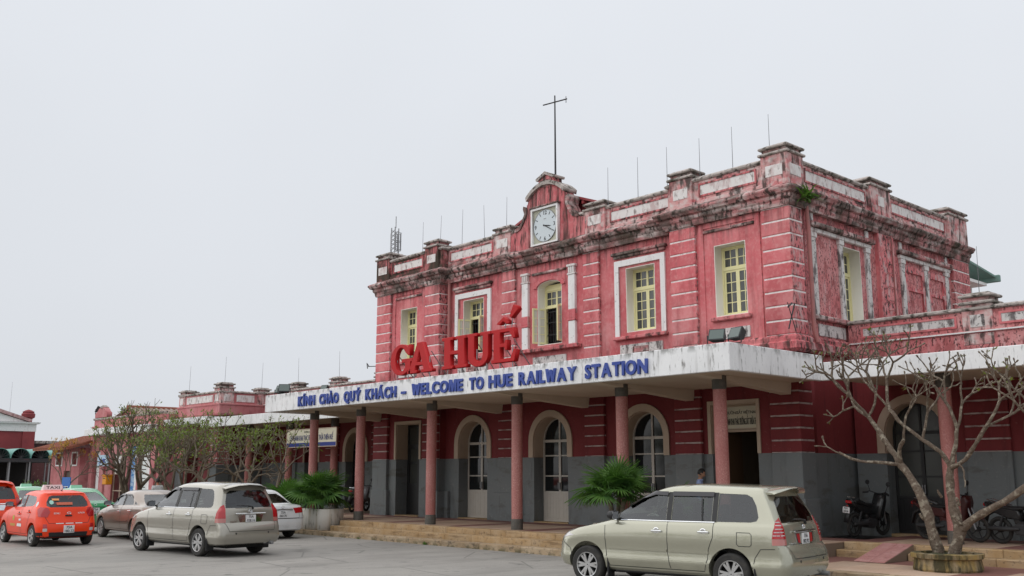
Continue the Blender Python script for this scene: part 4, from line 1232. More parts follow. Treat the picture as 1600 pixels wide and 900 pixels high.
# sign over the left wing and sign over the right doorway
def office_sign(loc, w, h, label, small=False):
    e = empty('office_sign', loc, label=label, cat='sign')
    MB().box(-w / 2, w / 2, .0, .04, 0, h).build('board', mat('cream_signboard', (.62, .58, .44), .6, layers=[dict(sc=3, lo=.4, hi=.65, col=(.55, .52, .42), amt=.7)]), e)
    if not small:
        MB().box(-w / 2 + .001, w / 2 - .001, -.006, .0, .0, h * .22).build('blue_band', mat('navy_band', (.02, .035, .20), .5), e)
        link('heading', text_mesh('ĐƯỜNG SẮT VIỆT NAM', h * .10, .004, .01), M['print'], e, loc=(0, -.004, h * .80))
        me = text_mesh('CHI NHÁNH KHAI THÁC ĐƯỜNG SẮT THỪA THIÊN HUẾ', h * .30, .006, .012)
        xs = [v.co.x for v in me.vertices]; k = (w * .88) / (max(xs) - min(xs))
        me.transform(Matrix.Scale(k, 4, (1, 0, 0)))
        link('office_name', me, mat('navy_letter', (.02, .03, .14), .5), e, loc=(0, -.005, h * .36))
    else:
        for wd_, xo in (('ĐƯỜNG', -.30), ('SẮT', -.06), ('VIỆT', .15), ('NAM', .38)):
            link('heading_word', text_mesh(wd_, h * .13, .004, .01), M['print'], e, loc=(xo, -.004, h * .66))
        me = text_mesh('CHI NHÁNH KHAI THÁC ĐƯỜNG SẮT THỪA THIÊN HUẾ', h * .30, .006, .012)
        xs = [v.co.x for v in me.vertices]; k = (w * .96) / (max(xs) - min(xs))
        me.transform(Matrix.Scale(k, 4, (1, 0, 0)))
        link('office_name', me, M['print'], e, loc=(0, -.005, h * .16))
    MB().box(-w/2 - .025, w/2 + .025, -.012, .0, h + .001, h + .03).box(-w/2 - .025, w/2 + .025, -.012, .0, -.03, -.001).box(-w/2 - .025, -w/2 - .001, -.012, 0, 0, h).box(w/2 + .001, w/2 + .025, -.012, 0, 0, h).build('frame', M['cream'], e)
    return e
office_sign((-12.85, -.45, 3.02), 3.75, .68, 'cream office signboard with navy letters and blue band under the left canopy')
sg = MB()
for x in (-14.4, -11.3): sg.tube([(x, -.42, 3.70), (x, -.42, 4.14)], .012, 6)
office_hang = sg.build('sign_hanger', M['iron'], [o for o in col.objects if o.name == 'office_sign'][0])
office_hang.location = (12.85, .45, -3.02)
office_sign((7.05, .47, 3.115), 1.32, .56, 'small cream office sign over the open doorway right of the centre', small=True)
# ================================================================== pavilion at the end of the left wing
P = empty('end_pavilion', label='pink corner pavilion with white panelled parapet ending the left wing', cat='building')
MB().box(-27.0, -25.9, .30, 8, .0, 4.72).box(-24.6, -22.5, .30, 8, .0, 4.72).box(-25.9, -24.6, .31, 8, 3.6, 4.72).build('wall', M['maroon'], P)
MB().box(-25.88, -24.62, 1.0, 1.05, .1, 3.6).build('dark_doorway', M['dark'], P)
for a, b in ((-23.3, -22.46), (-27.04, -26.2)):
    MB().cbox(a, b, .22, .9, .0, 2.35, .015).build('pilaster_base', M['grey'], P)
    pier(P, a, b, .22, .9, 2.35, 4.25, 6, M['pink_low'], gap=.038)
MB().box(-22.52, -22.48, .9, 2.6, .0, 2.35).build('dado_wall', M['grey'], P)
sweep([(-27.0, 8), (-27.0, .3), (-22.5, .3), (-22.5, 2.6)], [(-.35, 4.72), (.06, 4.72), (.10, 4.80), (.10, 5.18), (.14, 5.22), (.14, 5.27), (.03, 5.31), (.03, 5.80), (-.35, 5.80)]).build('parapet', M['pink_low'], P)
sweep([(-27.0, 8), (-27.0, .3), (-22.5, .3), (-22.5, 2.6)], [(-.41, 5.801), (.07, 5.801), (.11, 5.83), (.11, 5.87), (.03, 5.91), (-.37, 5.91)]).build('coping', M['coping'], P)
for a, b, y0, y1, zt in ((-23.12, -22.42, .24, .94, 6.28), (-27.08, -26.38, .24, .94, 6.12), (-23.0, -22.42, 2.2, 2.9, 6.12)):
    parapet_pier(P, a, b, y0, y1, 4.98, zt, panel=False)
    rod(P, (a + b) / 2, (y0 + y1) / 2, zt, zt + 1.3, .03)
for a, b in ((-26.2, -23.3), (-22.98, -22.62), (-26.95, -26.6)):
    MB().cbox(a, b, .22 if b - a < 1 else .255, .3, 5.38, 5.72, .008).build('white_panel', M['panel'], P)
MB().cbox(-22.5, -22.455, 1.1, 2.05, 5.38, 5.72, .008).cbox(-22.5, -22.40, .42, .76, 5.38, 5.72, .008).build('white_panel', M['panel'], P)
MB().cbox(-27.0, -22.0, -.55, .20, 4.30, 4.62, .012).build('canopy', M['fascia'], P)
MB().box(-27.0, -22.5, .5, 8, 5.1, 5.15).build('roof_slab', M['slab_top'], P)

# gable fronted hall left of the pavilion, behind the trees
H = empty('gabled_hall', label='pink hall with old tiled gable roof behind the leafy trees', cat='building')
Yh = -.60
ops = [(-36.0, -35.0, 3.2), (-33.3, -31.4, 3.0), (-30.9, -29.9, 3.4), (-29.7, -28.0, 3.4)]
lp = [(-36.5, 0)]
for a, b, z in ops: lp += [(a, 0), (a, z), (b, z), (b, 0)]
lp += [(-27.1, 0), (-27.1, 4.95), (-36.5, 4.95)]
wall('front_wall', [lp], .35, M['pink_low'], H, Yh)
MB().box(-36.5, -36.15, Yh + .351, 10, 0, 4.95).build('side_wall', M['pink_low'], H)
MB().box(-27.45, -27.1, Yh + .351, 10, 0, 4.95).build('side_wall', M['pink_low'], H)
MB().box(-36.4, -27.2, Yh + 1.6, Yh + 1.65, 0, 4.0).build('inner_partition', M['interior'], H)
for a, b in ((-36.55, -36.05), (-34.9, -34.3), (-31.35, -30.95), (-27.95, -27.4)):
    MB().cbox(a, b, Yh - .12, Yh, 0, 4.6, .012).build('pilaster', M['pink_low'], H)
def slat_door(x0, x1, z1, m, n=14):
    d = MB().box(x0, x0 + .06, 0, .05, .05, z1).box(x1 - .06, x1, 0, .05, .05, z1).box(x0 + .06, x1 - .06, 0, .05, z1 - .07, z1).box(x0 + .06, x1 - .06, 0, .05, .05, .12).build('shutter_door', m, H, loc=(0, Yh + .12, 0))
    h = (z1 - .2) / n
    me = MB().add([(x0 + .061, 0, 0), (x1 - .061, 0, 0), (x1 - .061, .03, h * .8), (x0 + .061, .03, h * .8), (x0 + .061, .012, 0), (x1 - .061, .012, 0), (x1 - .061, .042, h * .8), (x0 + .061, .042, h * .8)],
                  [(0, 1, 2, 3), (7, 6, 5, 4), (0, 4, 5, 1), (1, 5, 6, 2), (2, 6, 7, 3), (3, 7, 4, 0)]).data('slat'); me.materials.append(m)
    for k in range(n): link('slat', me, None, d, loc=(0, .003, .13 + k * h))
white_door = mat('white_shutter_paint', (.66, .70, .68), .6)
slat_door(-29.68, -28.9, 3.38, white_door)
MB().box(-28.85, -28.02, Yh + .1, Yh + .15, .05, 3.38).build('white_panel', M['white'], H)
MB().box(-30.88, -30.42, Yh + .1, Yh + .14, .05, 3.38).build('blue_banner', mat('blue_print_banner', (.06, .22, .50), .5, layers=[dict(sc=(3, 3, 7), lo=.45, hi=.55, col=(.45, .58, .70), amt=.8)]), H)
MB().box(-30.40, -29.92, Yh + .1, Yh + .15, .05, 3.38).build('white_panel', M['white'], H)
fr = MB()
for x in (-33.28, -32.35, -31.46): fr.box(x, x + .05, Yh + .1, Yh + .15, .05, 2.98)
for z in (.05, 1.0, 1.9, 2.93): fr.box(-33.28, -31.41, Yh + .102, Yh + .148, z, z + .05)
fr.build('cream_window_grid', M['cream'], H)
MB().box(-33.2, -32.4, Yh + .12, Yh + .13, 1.95, 2.9).build('white_panel', M['white'], H)
MB().box(-35.98, -35.5, Yh + .12, Yh + .16, .05, 3.18).build('white_panel', M['white'], H)
MB().cbox(-36.3, -27.3, Yh - .60, Yh - .122, 4.05, 4.42, .012).build('white_canopy', M['fascia'], H)
sweep([(-36.5, Yh), (-27.1, Yh)], [(-.3, 4.951), (.05, 4.951), (.09, 5.0), (.09, 5.06), (-.3, 5.10)]).build('coping', M['coping'], H)
# round topped pediment over the left bay
link('pediment', extrude2d([[(-36.5, 5.10), (-34.7, 5.10), (-34.7, 5.35)] + arc(-35.55, 5.35, .62, 20, 160, 10, .34) + [(-36.5, 5.35)]], .3), M['pink_low'], H, loc=(0, Yh, 0))
MB().lathe([(.22, 5.62), (.26, 5.70), (.10, 5.80)], 14, c=(-35.55, Yh + .15, 0)).build('finial', M['coping'], H)
# gable with ridge running back
gx, gz = -34.0, 5.55
link('gable', extrude2d([[(gx - 2.6, 4.96), (gx + 2.6, 4.96), (gx, gz - .03)], rect(gx - .1, gx + .1, 5.08, 5.30)], .25), M['pink_low'], H, loc=(0, .4, 0))
for s in (-1, 1):
    e = MB().add([(gx, .3, gz), (gx + s * 2.9, .3, 4.84), (gx + s * 2.9, 10, 4.84), (gx, 10, gz), (gx, .3, gz + .08), (gx + s * 2.95, .3, 4.90), (gx + s * 2.95, 10, 4.90), (gx, 10, gz + .08)],
               [(0, 1, 2, 3), (4, 7, 6, 5), (0, 4, 5, 1), (1, 5, 6, 2), (2, 6, 7, 3)]).build('roof_slope', M['tile_old'], H)
    tl = MB()
    for k in range(32):
        y = .35 + k * .30
        tl.tube([(gx + s * .05, y, gz + .07), (gx + s * 2.93, y, 4.91)], .07, 6)
    tag(tl.build('roof_tile_rows', M['tile_old'], e), kind='stuff')
MB().tube([(gx, .25, gz + .10), (gx, 10, gz + .10)], .12, 8).build('ridge', M['tile_red'], H)
floodlight((-36.9, Yh + .2, 5.3), R(-30), 'far floodlight on the roof of the gabled hall', s=1.3)

# annex with red tiled eaves
A = empty('tiled_annex', label='low pink annex with red tiled eaves at the far left', cat='building')
Ya = -1.2
wall('front_wall', [rect(-41.5, -36.7, 0, 3.4), rect(-39.2, -38.1, 0.001, 2.1), rect(-40.6, -39.6, 2.45, 3.1), rect(-37.9, -37.1, 2.45, 3.1)], .3, M['pink_low'], A, Ya)
MB().box(-39.18, -38.12, Ya + .15, Ya + .2, 0, 2.08).build('door', mat('brown_shutter', (.10, .075, .06), .7), A)
for a, b in ((-40.6, -39.6), (-37.9, -37.1)):
    MB().box(a, b, Ya + .12, Ya + .15, 2.45, 3.1).build('panel', M['maroon'], A)
    link('white_surround', extrude2d([rect(a - .08, b + .08, 2.37, 3.18), rect(a, b, 2.45, 3.1)], .04), M['white'], A, loc=(0, Ya - .038, 0))
MB().box(-36.99, -36.7, Ya + .301, 5, 0, 3.4).build('side_wall', M['pink_low'], A)
MB().box(-41.5, -41.2, Ya + .301, 5, 0, 3.4).build('side_wall', M['pink_low'], A)
MB().add([(-42.3, Ya - .9, 3.28), (-36.2, Ya - .9, 3.28), (-36.2, 3, 4.7), (-42.3, 3, 4.7), (-42.3, Ya - .9, 3.38), (-36.2, Ya - .9, 3.38), (-36.2, 3, 4.8), (-42.3, 3, 4.8)],
         [(0, 3, 2, 1), (4, 5, 6, 7), (0, 1, 5, 4), (1, 2, 6, 5), (3, 0, 4, 7)]).build('roof', M['tile_red'], A)
tl = MB()
for k in range(20): tl.tube([(-42.2 + k * .31, Ya - .92, 3.39), (-42.2 + k * .31, 3, 4.81)], .075, 6)
tag(tl.build('roof_tile_rows', M['tile_red'], A), kind='stuff')

# dark boundary wall, far red hall, vaulted shelter
bwl = empty('boundary_wall', (-62, 3.3, 0), label='dark mossy wall running behind the far left shelter', cat='wall')
MB().box(-.4, 0, 0, 16, 0, 4.3).build('wall_body', mat('mossy_dark_red_wall', (.13, .055, .055), .95, layers=[dict(sc=(1, 1, .6), lo=.42, hi=.6, col=(.05, .035, .035), amt=.9), dict(sc=5, lo=.58, hi=.7, col=(.30, .17, .16), amt=.7)]), bwl)
MB().cbox(-.5, .1, -.02, 16.05, 4.3, 4.52, .02).build('wall_coping', M['coping'], bwl)
Fh = empty('far_hall', (-60, 0, 0), label='dark red hall with white pediment cut off by the left edge', cat='building')
dred = mat('deep_red_wall', (.23, .045, .05), .85, layers=[dict(sc=.8, lo=.4, hi=.65, col=(.31, .06, .062), amt=.8)])
MB().box(-12, 0, -10, 3.1, 0, 5.15).build('wall', dred, Fh)
MB().cbox(-.1, .12, 2.35, 3.25, 0, 5.15, .02).build('corner_pilaster', dred, Fh)
sweep([(.0, -10), (.0, 3.2), (-12, 3.2)], [(-.3, 5.15), (.10, 5.15), (.10, 5.70), (.30, 5.74), (.34, 5.86), (-.3, 5.88)]).build('white_cornice', M['white'], Fh)
me = extrude2d([[(-10, 5.88), (2.6, 5.88), (-3.6, 7.75)]], .4)
link('pediment', me, M['white'], Fh, loc=(.1, 0, 0), rot=(0, 0, R(90)))
me = extrude2d([[(2.75, 5.89), (2.95, 6.05), (-3.6, 8.1), (-3.6, 7.78)]], .7)
link('raking_cornice', me, mat('pale_pink_moulding', (.55, .36, .35), .9, layers=[dict(sc=4, lo=.45, hi=.6, col=(.32, .16, .16), amt=.8)]), Fh, loc=(.3, 0, 0), rot=(0, 0, R(90)))
me = extrude2d([[(-10, 6.05), (-9.8, 5.89), (-3.6, 7.78), (-3.6, 8.1)]], .7)
link('raking_cornice', me, M['trim'], Fh, loc=(.3, 0, 0), rot=(0, 0, R(90)))
MB().lathe([(.30, 5.88), (.30, 6.12), (.48, 6.24), (.50, 6.50), (.40, 6.60), (.43, 6.68), (.22, 6.80), (.01, 6.86)], 16, c=(-.3, 2.75, 0)).build('corner_urn', dred, Fh, smooth=40)
for y, z in ((-1.3, 7.2), (1.3, 6.5)): rod(Fh, 0, y, z, z + 2.4, 0)
Sh = empty('vaulted_shelter', (-50, 0, 0), label='teal barrel vaulted parking shelter at the far left', cat='shelter')
me = None
vy = [2.04 - 1.27 * k for k in range(6)]
for y in vy:
    v = MB()
    n = 12
    for rr, x0, x1 in ((.635, -8, 0),):
        vs = []
        for k in range(n + 1):
            a = math.pi * k / n
            vs += [(x0, y + rr * math.cos(a), 2.95 + .68 * math.sin(a)), (x1, y + rr * math.cos(a), 2.95 + .68 * math.sin(a))]
        for k in range(n + 1):
            a = math.pi * k / n
            vs += [(x0, y + (rr - .03) * math.cos(a), 2.95 + .65 * math.sin(a)), (x1, y + (rr - .03) * math.cos(a), 2.95 + .65 * math.sin(a))]
        m0 = 2 * (n + 1)
        fs = [(2*k, 2*k+1, 2*k+3, 2*k+2) for k in range(n)] + [(m0+2*k+2, m0+2*k+3, m0+2*k+1, m0+2*k) for k in range(n)] + [(2*k+1, m0+2*k+1, m0+2*k+3, 2*k+3) for k in range(n)]
        v.add(vs, fs)
    vo = v.build('vault', M['teal'], Sh, smooth=60)
    f = MB()
    for k in range(1, 8):
        a = math.pi * k / 8
        f.tube([(-.03, y, 2.97), (-.03, y + .58 * math.cos(a), 2.97 + .62 * math.sin(a))], .018, 5)
    f.box(-.06, 0, y - .62, y + .62, 2.88, 2.96)
    f.build('fan_grille', M['iron'], vo)
    for px_ in (-.1, -5): MB().tube([(px_, y + .63, 0), (px_, y + .63, 2.9)], .05, 8).build('post', M['steel'], Sh)
MB().box(-8, .05, -5, 2.7, 2.72, 2.87).build('beam', M['iron'], Sh)
MB().box(-8.2, -8.1, -5, 2.7, 0, 2.9).build('back_screen', M['dark'], Sh)

# rear platform roof and telecom mast beyond the station
rp_ = empty('rear_platform_roof', (0, 0, 0), label='green metal roof edge showing behind the far corner of the station', cat='roof')
MB().add([(-8, 11.4, 9.35), (8.2, 11.4, 9.35), (8.9, 13.2, 8.55), (-8, 13.2, 8.55), (-8, 11.4, 9.42), (8.2, 11.4, 9.42), (8.9, 13.2, 8.62), (-8, 13.2, 8.62)],
         [(0, 3, 2, 1), (4, 5, 6, 7), (0, 1, 5, 4), (1, 2, 6, 5), (2, 3, 7, 6)]).build('roof_sheet', M['green_roof'], rp_)
MB().cbox(-8, 9.0, 13.18, 13.32, 8.42, 8.66, .02).build('gutter', M['green_roof'], rp_)
MB().box(-8, 8.6, 11.2, 13.1, 8.30, 8.40).box(8.0, 8.12, 12.9, 13.02, 0, 8.3).build('roof_frame', M['white'], rp_)
tm = empty('telecom_mast', (-50, 30, 0), label='distant lattice telecom mast rising behind the left parapet', cat='mast')
TZ = 1.95
tmb = MB()
for dx, dy in ((-.28, -.28), (.28, -.28), (0, .32)):
    tmb.tube([(dx * 1.6, dy * 1.6, 0), (dx, dy, 24.2)], .06, 5)
for k in range(25):
    z0, z1 = 14 + k * .4, 14 + (k + 1) * .4
    q = [(-.3, -.3), (.3, -.3), (0, .34)]
    for i in range(3):
        a, b = q[i], q[(i + 1) % 3]
        tmb.tube([(*a, z0), (*b, z1)], .03, 4)
tmb.build('lattice', M['steel'], tm)
MB().tube([(0, 0, 24.2), (0, 0, 25.3)], .045, 5).build('tip', M['steel'], tm)
for a in (0, 120, 240):
    g_ = MB()
    c_, s_ = math.cos(R(a)), math.sin(R(a))
    for w_ in (-.28, 0, .28):
        g_.tube([(c_ * .42 - s_ * w_, s_ * .42 + c_ * w_, 22.1), (c_ * .42 - s_ * w_, s_ * .42 + c_ * w_, 23.7)], .05, 5)
    for z in (22.1, 22.9, 23.7): g_.tube([(c_ * .42 - s_ * .34, s_ * .42 + c_ * .34, z), (c_ * .42 + s_ * .34, s_ * .42 - c_ * .34, z)], .03, 4)
    g_.build('antenna_panel', M['steel'], tm)
# ================================================================== vehicles
def paint(name, c, c2=None, metal=.55, rough=.30, coat=.9):
    m = mat(name, c, rough, metal=metal, spec=.5 if metal else .25, coat=coat, coords='object', layers=[
        dict(sc=1.3, lo=.40, hi=.70, col=tuple(v * .92 for v in c), amt=.6),
        dict(sc=(3, 3, 5), lo=.50, hi=.75, col=(.20, .18, .15), amt=.35, z=(.75, .25))])
    return m
M['car_glass'] = glass_mat('tinted_car_glass', (.38, .43, .42), .03, .01)
M['car_glass_dark'] = glass_mat('dark_tinted_car_glass', (.13, .15, .15), .0, .01)
M['tyre'] = mat('tyre_rubber', (.030, .029, .028), .85, coords='object', layers=[dict(sc=8, lo=.45, hi=.7, col=(.065, .06, .052), amt=.7)])
M['rim'] = mat('silver_alloy', (.52, .52, .52), .32, metal=.8, coords='object', layers=[dict(sc=6, lo=.5, hi=.75, col=(.30, .28, .25), amt=.5)])
M['rim_dark'] = mat('black_rim_and_wheel_shade', (.02, .02, .02), .7)  # black bike rims; on cars it stands in for shade behind the spokes
M['chrome'] = mat('chrome', (.75, .76, .77), .10, metal=1.0)
M['lamp_red'] = mat('red_lamp_lens', (.42, .012, .016), .12, spec=.6, coat=.6)
M['lamp_clear'] = mat('clear_lamp_lens', (.52, .50, .49), .12, spec=.6, coat=.6)
M['lamp_pink'] = mat('pale_pink_lamp_lens', (.45, .16, .14), .15, spec=.6, coat=.6)
M['under'] = mat('underbody_black', (.014, .014, .014), .9)
M['seat'] = mat('grey_seat_fabric', (.14, .135, .13), .95)
M['visor'] = mat('smoked_visor', (.030, .028, .032), .18, spec=.5)

NF, NA, NS, NR = 6, 6, 26, 6
def ring(spec):
    """closed plan outline. spec: xf,xr,w, zf (list of (x,z)), rf,rr corner radii, bf,br bow, tf front taper, tr rear taper"""
    xf, xr, w = spec['xf'], spec['xr'], spec['w']
    rf, rr = spec.get('rf', .3), spec.get('rr', .2)
    bf, br = spec.get('bf', .12), spec.get('br', .06)
    tf, tr = spec.get('tf', .05), spec.get('tr', .02)
    zf = spec['z']
    def Z(x):
        if isinstance(zf, (int, float)): return zf
        pts = zf
        if x >= pts[0][0]: return pts[0][1]
        if x <= pts[-1][0]: return pts[-1][1]
        for (xa, za), (xb, zb) in zip(pts, pts[1:]):
            if xb <= x <= xa:
                t = (xa - x) / (xa - xb)
                t = t * t * (3 - 2 * t) * .35 + t * .65
                return za + (zb - za) * t
    xm, hl = (xf + xr) / 2, (xf - xr) / 2
    def W(x):
        s = (x - xm) / hl
        return w * (1 - (tf if s > 0 else tr) * abs(s) ** 2.2)
    half = []
    wf = W(xf - rf) ; wr = W(xr + rr)
    for i in range(NF): 
        y = (wf - rf) * i / NF
        half.append((xf - bf * (y / w) ** 2, y))
    cxf = xf - bf * ((wf - rf) / w) ** 2
    for i in range(NA + 1):
        a = R(90 * i / NA)
        half.append((cxf - rf + rf * math.cos(a), wf - rf + rf * math.sin(a)))
    x0, x1 = cxf - rf, xr + br * ((wr - rr) / w) ** 2 + rr
    for i in range(1, NS):
        x = x0 + (x1 - x0) * i / NS
        half.append((x, W(x)))
    for i in range(NA + 1):
        a = R(90 * i / NA)
        half.append((x1 - rr * math.sin(a), wr - rr + rr * math.cos(a)))
    for i in range(1, NR + 1):
        y = (wr - rr) * (1 - i / NR)
        half.append((xr + br * (y / w) ** 2, y))
    full = half + [(x, -y) for x, y in reversed(half[1:-1])]
    return [(x, y, Z(x) + spec.get('crown', 0) * (1 - (y / w) ** 2)) for x, y in full]

def loft(rings):
    mb = MB()
    n = len(rings[0])
    for r in rings: mb.v += r
    for i in range(len(rings) - 1):
        for k in range(n):
            a, b = i * n + k, i * n + (k + 1) % n
            mb.f.append((a, b, b + n, a + n)); mb.m.append(0)
    # caps as strips across the car (left/right pairs)
    for lvl, flip in ((0, True), (len(rings) - 1, False)):
        o = lvl * n; h = n // 2
        for k in range(h):
            a, b = o + k, o + k + 1
            c, d = o + (n - k - 1) % n, o + (n - k) % n
            q = [a, b, c, d]
            q = [v for i, v in enumerate(q) if v not in q[:i]]
            if len(q) >= 3:
                mb.f.append(tuple(reversed(q)) if flip else tuple(q)); mb.m.append(0)
    return mb

def mesh_bool(me, cutters):
    """me minus each cutter mesh"""
    o = bpy.data.objects.new('tmp_bool', me); col.objects.link(o)
    cs = []
    for c in cutters:
        co = bpy.data.objects.new('tmp_cut', c); col.objects.link(co); cs.append(co)
        md = o.modifiers.new('b', 'BOOLEAN'); md.operation = 'DIFFERENCE'; md.solver = 'EXACT'; md.object = co
    bpy.context.view_layer.update()
    dg = bpy.context.evaluated_depsgraph_get()
    out = bpy.data.meshes.new_from_object(o.evaluated_get(dg))
    for x in [o] + cs: bpy.data.objects.remove(x)
    return out

class Skin:
    """projects flat outlines onto a body surface"""
    def __init__(s, me):
        bm = bmesh.new(); bm.from_mesh(me); bmesh.ops.triangulate(bm, faces=bm.faces[:])
        s.t = BVHTree.FromBMesh(bm); bm.free()
    def hit(s, o, d):
        r = s.t.ray_cast(Vector(o), Vector(d))
        return (r[0], r[1]) if r[0] is not None else (None, None)
    def patch(s, poly, view, off=.006, cuts=3, relax=0):
        """view: 'L','R' (poly in x,z), 'B','F' (poly in y,z), or ('d', dirvec, right) with poly in (u,z)"""
        bm = bmesh.new()
        vs = [bm.verts.new((p[0], p[1], 0)) for p in poly]
        f = bm.faces.new(vs)
        bmesh.ops.triangulate(bm, faces=[f])
        if cuts:
            bmesh.ops.subdivide_edges(bm, edges=bm.edges[:], cuts=cuts, use_grid_fill=True)
        for v in bm.verts:
            u, z = v.co.x, v.co.y
            if view == 'L': o, d = (u, 3, z), (0, -1, 0)
            elif view == 'R': o, d = (u, -3, z), (0, 1, 0)
            elif view == 'B': o, d = (-5, u, z), (1, 0, 0)
            elif view == 'F': o, d = (5, u, z), (-1, 0, 0)
            elif view == 'T': o, d = (u, z, 4), (0, 0, -1)
            else:
                dv, c0 = Vector(view[1]).normalized(), Vector(view[2])
                rt = Vector((0, 0, 1)).cross(dv).normalized()
                o = c0 + rt * u + Vector((0, 0, z)) - dv * 3; d = dv
            h, n = s.hit(o, d)
            if h is None: 
                h = Vector(o) + Vector(d) * 3; n = -Vector(d)
            if n.dot(Vector(d)) > 0: n = -n
            v.co = h + n * off
        for _ in range(relax):
            bmesh.ops.smooth_vert(bm, verts=[v for v in bm.verts if not v.is_boundary], factor=.5, use_axis_x=True, use_axis_y=True, use_axis_z=True)
        bm.normal_update()
        # orient outwards
        if bm.faces:
            dd = Vector(d)
            for fc in bm.faces:
                if fc.normal.dot(dd) > 0: fc.normal_flip()
        me = bpy.data.meshes.new('patch'); bm.to_mesh(me); bm.free()
        for p in me.polygons: p.use_smooth = True
        return me
    def line(s, pts, view, w=.009, off=.003):
        """thin seam following the surface"""
        mb = MB()
        P = []
        for a, b in zip(pts, pts[1:]):
            n = max(1, int(math.hypot(b[0] - a[0], b[1] - a[1]) / .06))
            P += [(a[0] + (b[0] - a[0]) * i / n, a[1] + (b[1] - a[1]) * i / n) for i in range(n)]
        P.append(pts[-1])
        L_ = []
        for i, p in enumerate(P):
            q0, q1 = P[max(0, i - 1)], P[min(len(P) - 1, i + 1)]
            t = Vector((q1[0] - q0[0], q1[1] - q0[1])).normalized()
            nn = Vector((-t.y, t.x)) * w / 2
            for sg in (1, -1):
                u, z = p[0] + nn.x * sg, p[1] + nn.y * sg
                o, d = {'L': ((u, 3, z), (0, -1, 0)), 'R': ((u, -3, z), (0, 1, 0)), 'B': ((-5, u, z), (1, 0, 0)), 'F': ((5, u, z), (-1, 0, 0)), 'T': ((u, z, 4), (0, 0, -1))}[view]
                h, nm = s.hit(o, d)
                if h is None: h = Vector(o); nm = -Vector(d)
                L_.append(h + nm * off)
        fs = [(2 * i, 2 * i + 1, 2 * i + 3, 2 * i + 2) for i in range(len(P) - 1)]
        mb.add(L_, fs)
        return mb

def solidify(me, t):
    """give a patch thickness by duplicating it inwards along its normals"""
    bm = bmesh.new(); bm.from_mesh(me)
    bmesh.ops.solidify(bm, geom=bm.faces[:], thickness=t)
    o = bpy.data.meshes.new('solid'); bm.to_mesh(o); bm.free()
    for p in o.polygons: p.use_smooth = True
    o.set_sharp_from_angle(angle=R(35))
    return o

def wheel(car, x, y, r, w, spokes=6, rr=.66, cap=False):
    sg = 1 if y > 0 else -1
    e = MB().lathe([(r * rr, -w * .5), (r * .90, -w * .52), (r * .975, -w * .42), (r, -w * .28), (r, w * .28), (r * .975, w * .42), (r * .90, w * .52), (r * rr, w * .5), (r * rr * .97, w * .42), (r * rr * .97, -w * .42)], 40, axis='y', cap=False).build('wheel', M['tyre'], car, smooth=40, loc=(x, y, r))
    MB().lathe([(.01, -sg * .02), (r * rr, -sg * .02), (r * rr * .98, sg * .02)], 32, axis='y', cap=False).build('wheel_shade_disc', M['rim_dark'], e)  # black disc stands in for the shade behind the spokes
    rm = MB().lathe([(r * rr * 1.02, sg * w * .47), (r * rr * .985, sg * w * .52), (r * rr * .93, sg * w * .50), (r * rr * .90, sg * w * .30)], 36, axis='y', cap=False)
    rm.lathe([(.01, sg * w * .44), (r * .12, sg * w * .44), (r * .15, sg * w * .36)], 20, axis='y', cap=False)
    for k in range(spokes):
        for dl in (-.13, .13):
            a = 2 * math.pi * k / spokes
            def P(rad, ang, h): return (rad * math.cos(ang), sg * h, rad * math.sin(ang))
            r0, r1 = r * .10, r * rr * .95
            wd = .135 * r
            b0, b1 = a, a + dl * (1.3 if spokes < 8 else .5)
            u = Vector((-math.sin(b1), 0, math.cos(b1)))
            p0, p1 = Vector(P(r0, b0, w * .42)), Vector(P(r1, b1, w * .44))
            q0, q1 = Vector(P(r0, b0, w * .24)), Vector(P(r1, b1, w * .28))
            vs = [p0 - u * wd * .5, p0 + u * wd * .5, p1 + u * wd * .42, p1 - u * wd * .42, q0 - u * wd * .5, q0 + u * wd * .5, q1 + u * wd * .42, q1 - u * wd * .42]
            fs = [(0, 1, 2, 3), (0, 4, 5, 1), (1, 5, 6, 2), (2, 6, 7, 3), (3, 7, 4, 0)]
            rm.add(vs, fs)
    rm.build('rim', M['rim'], e, smooth=30)
    return e

def hexa(a, b):
    """prism between two equally long polygons of 3-d points"""
    n = len(a)
    mb = MB().add(list(a) + list(b), [tuple(range(n)), tuple(reversed(range(n, 2 * n)))] + [(i, i + n, (i + 1) % n + n, (i + 1) % n) for i in range(n)])
    me = mb.data('cut')
    bm = bmesh.new(); bm.from_mesh(me); bmesh.ops.recalc_face_normals(bm, faces=bm.faces[:]); bm.to_mesh(me); bm.free()
    return me

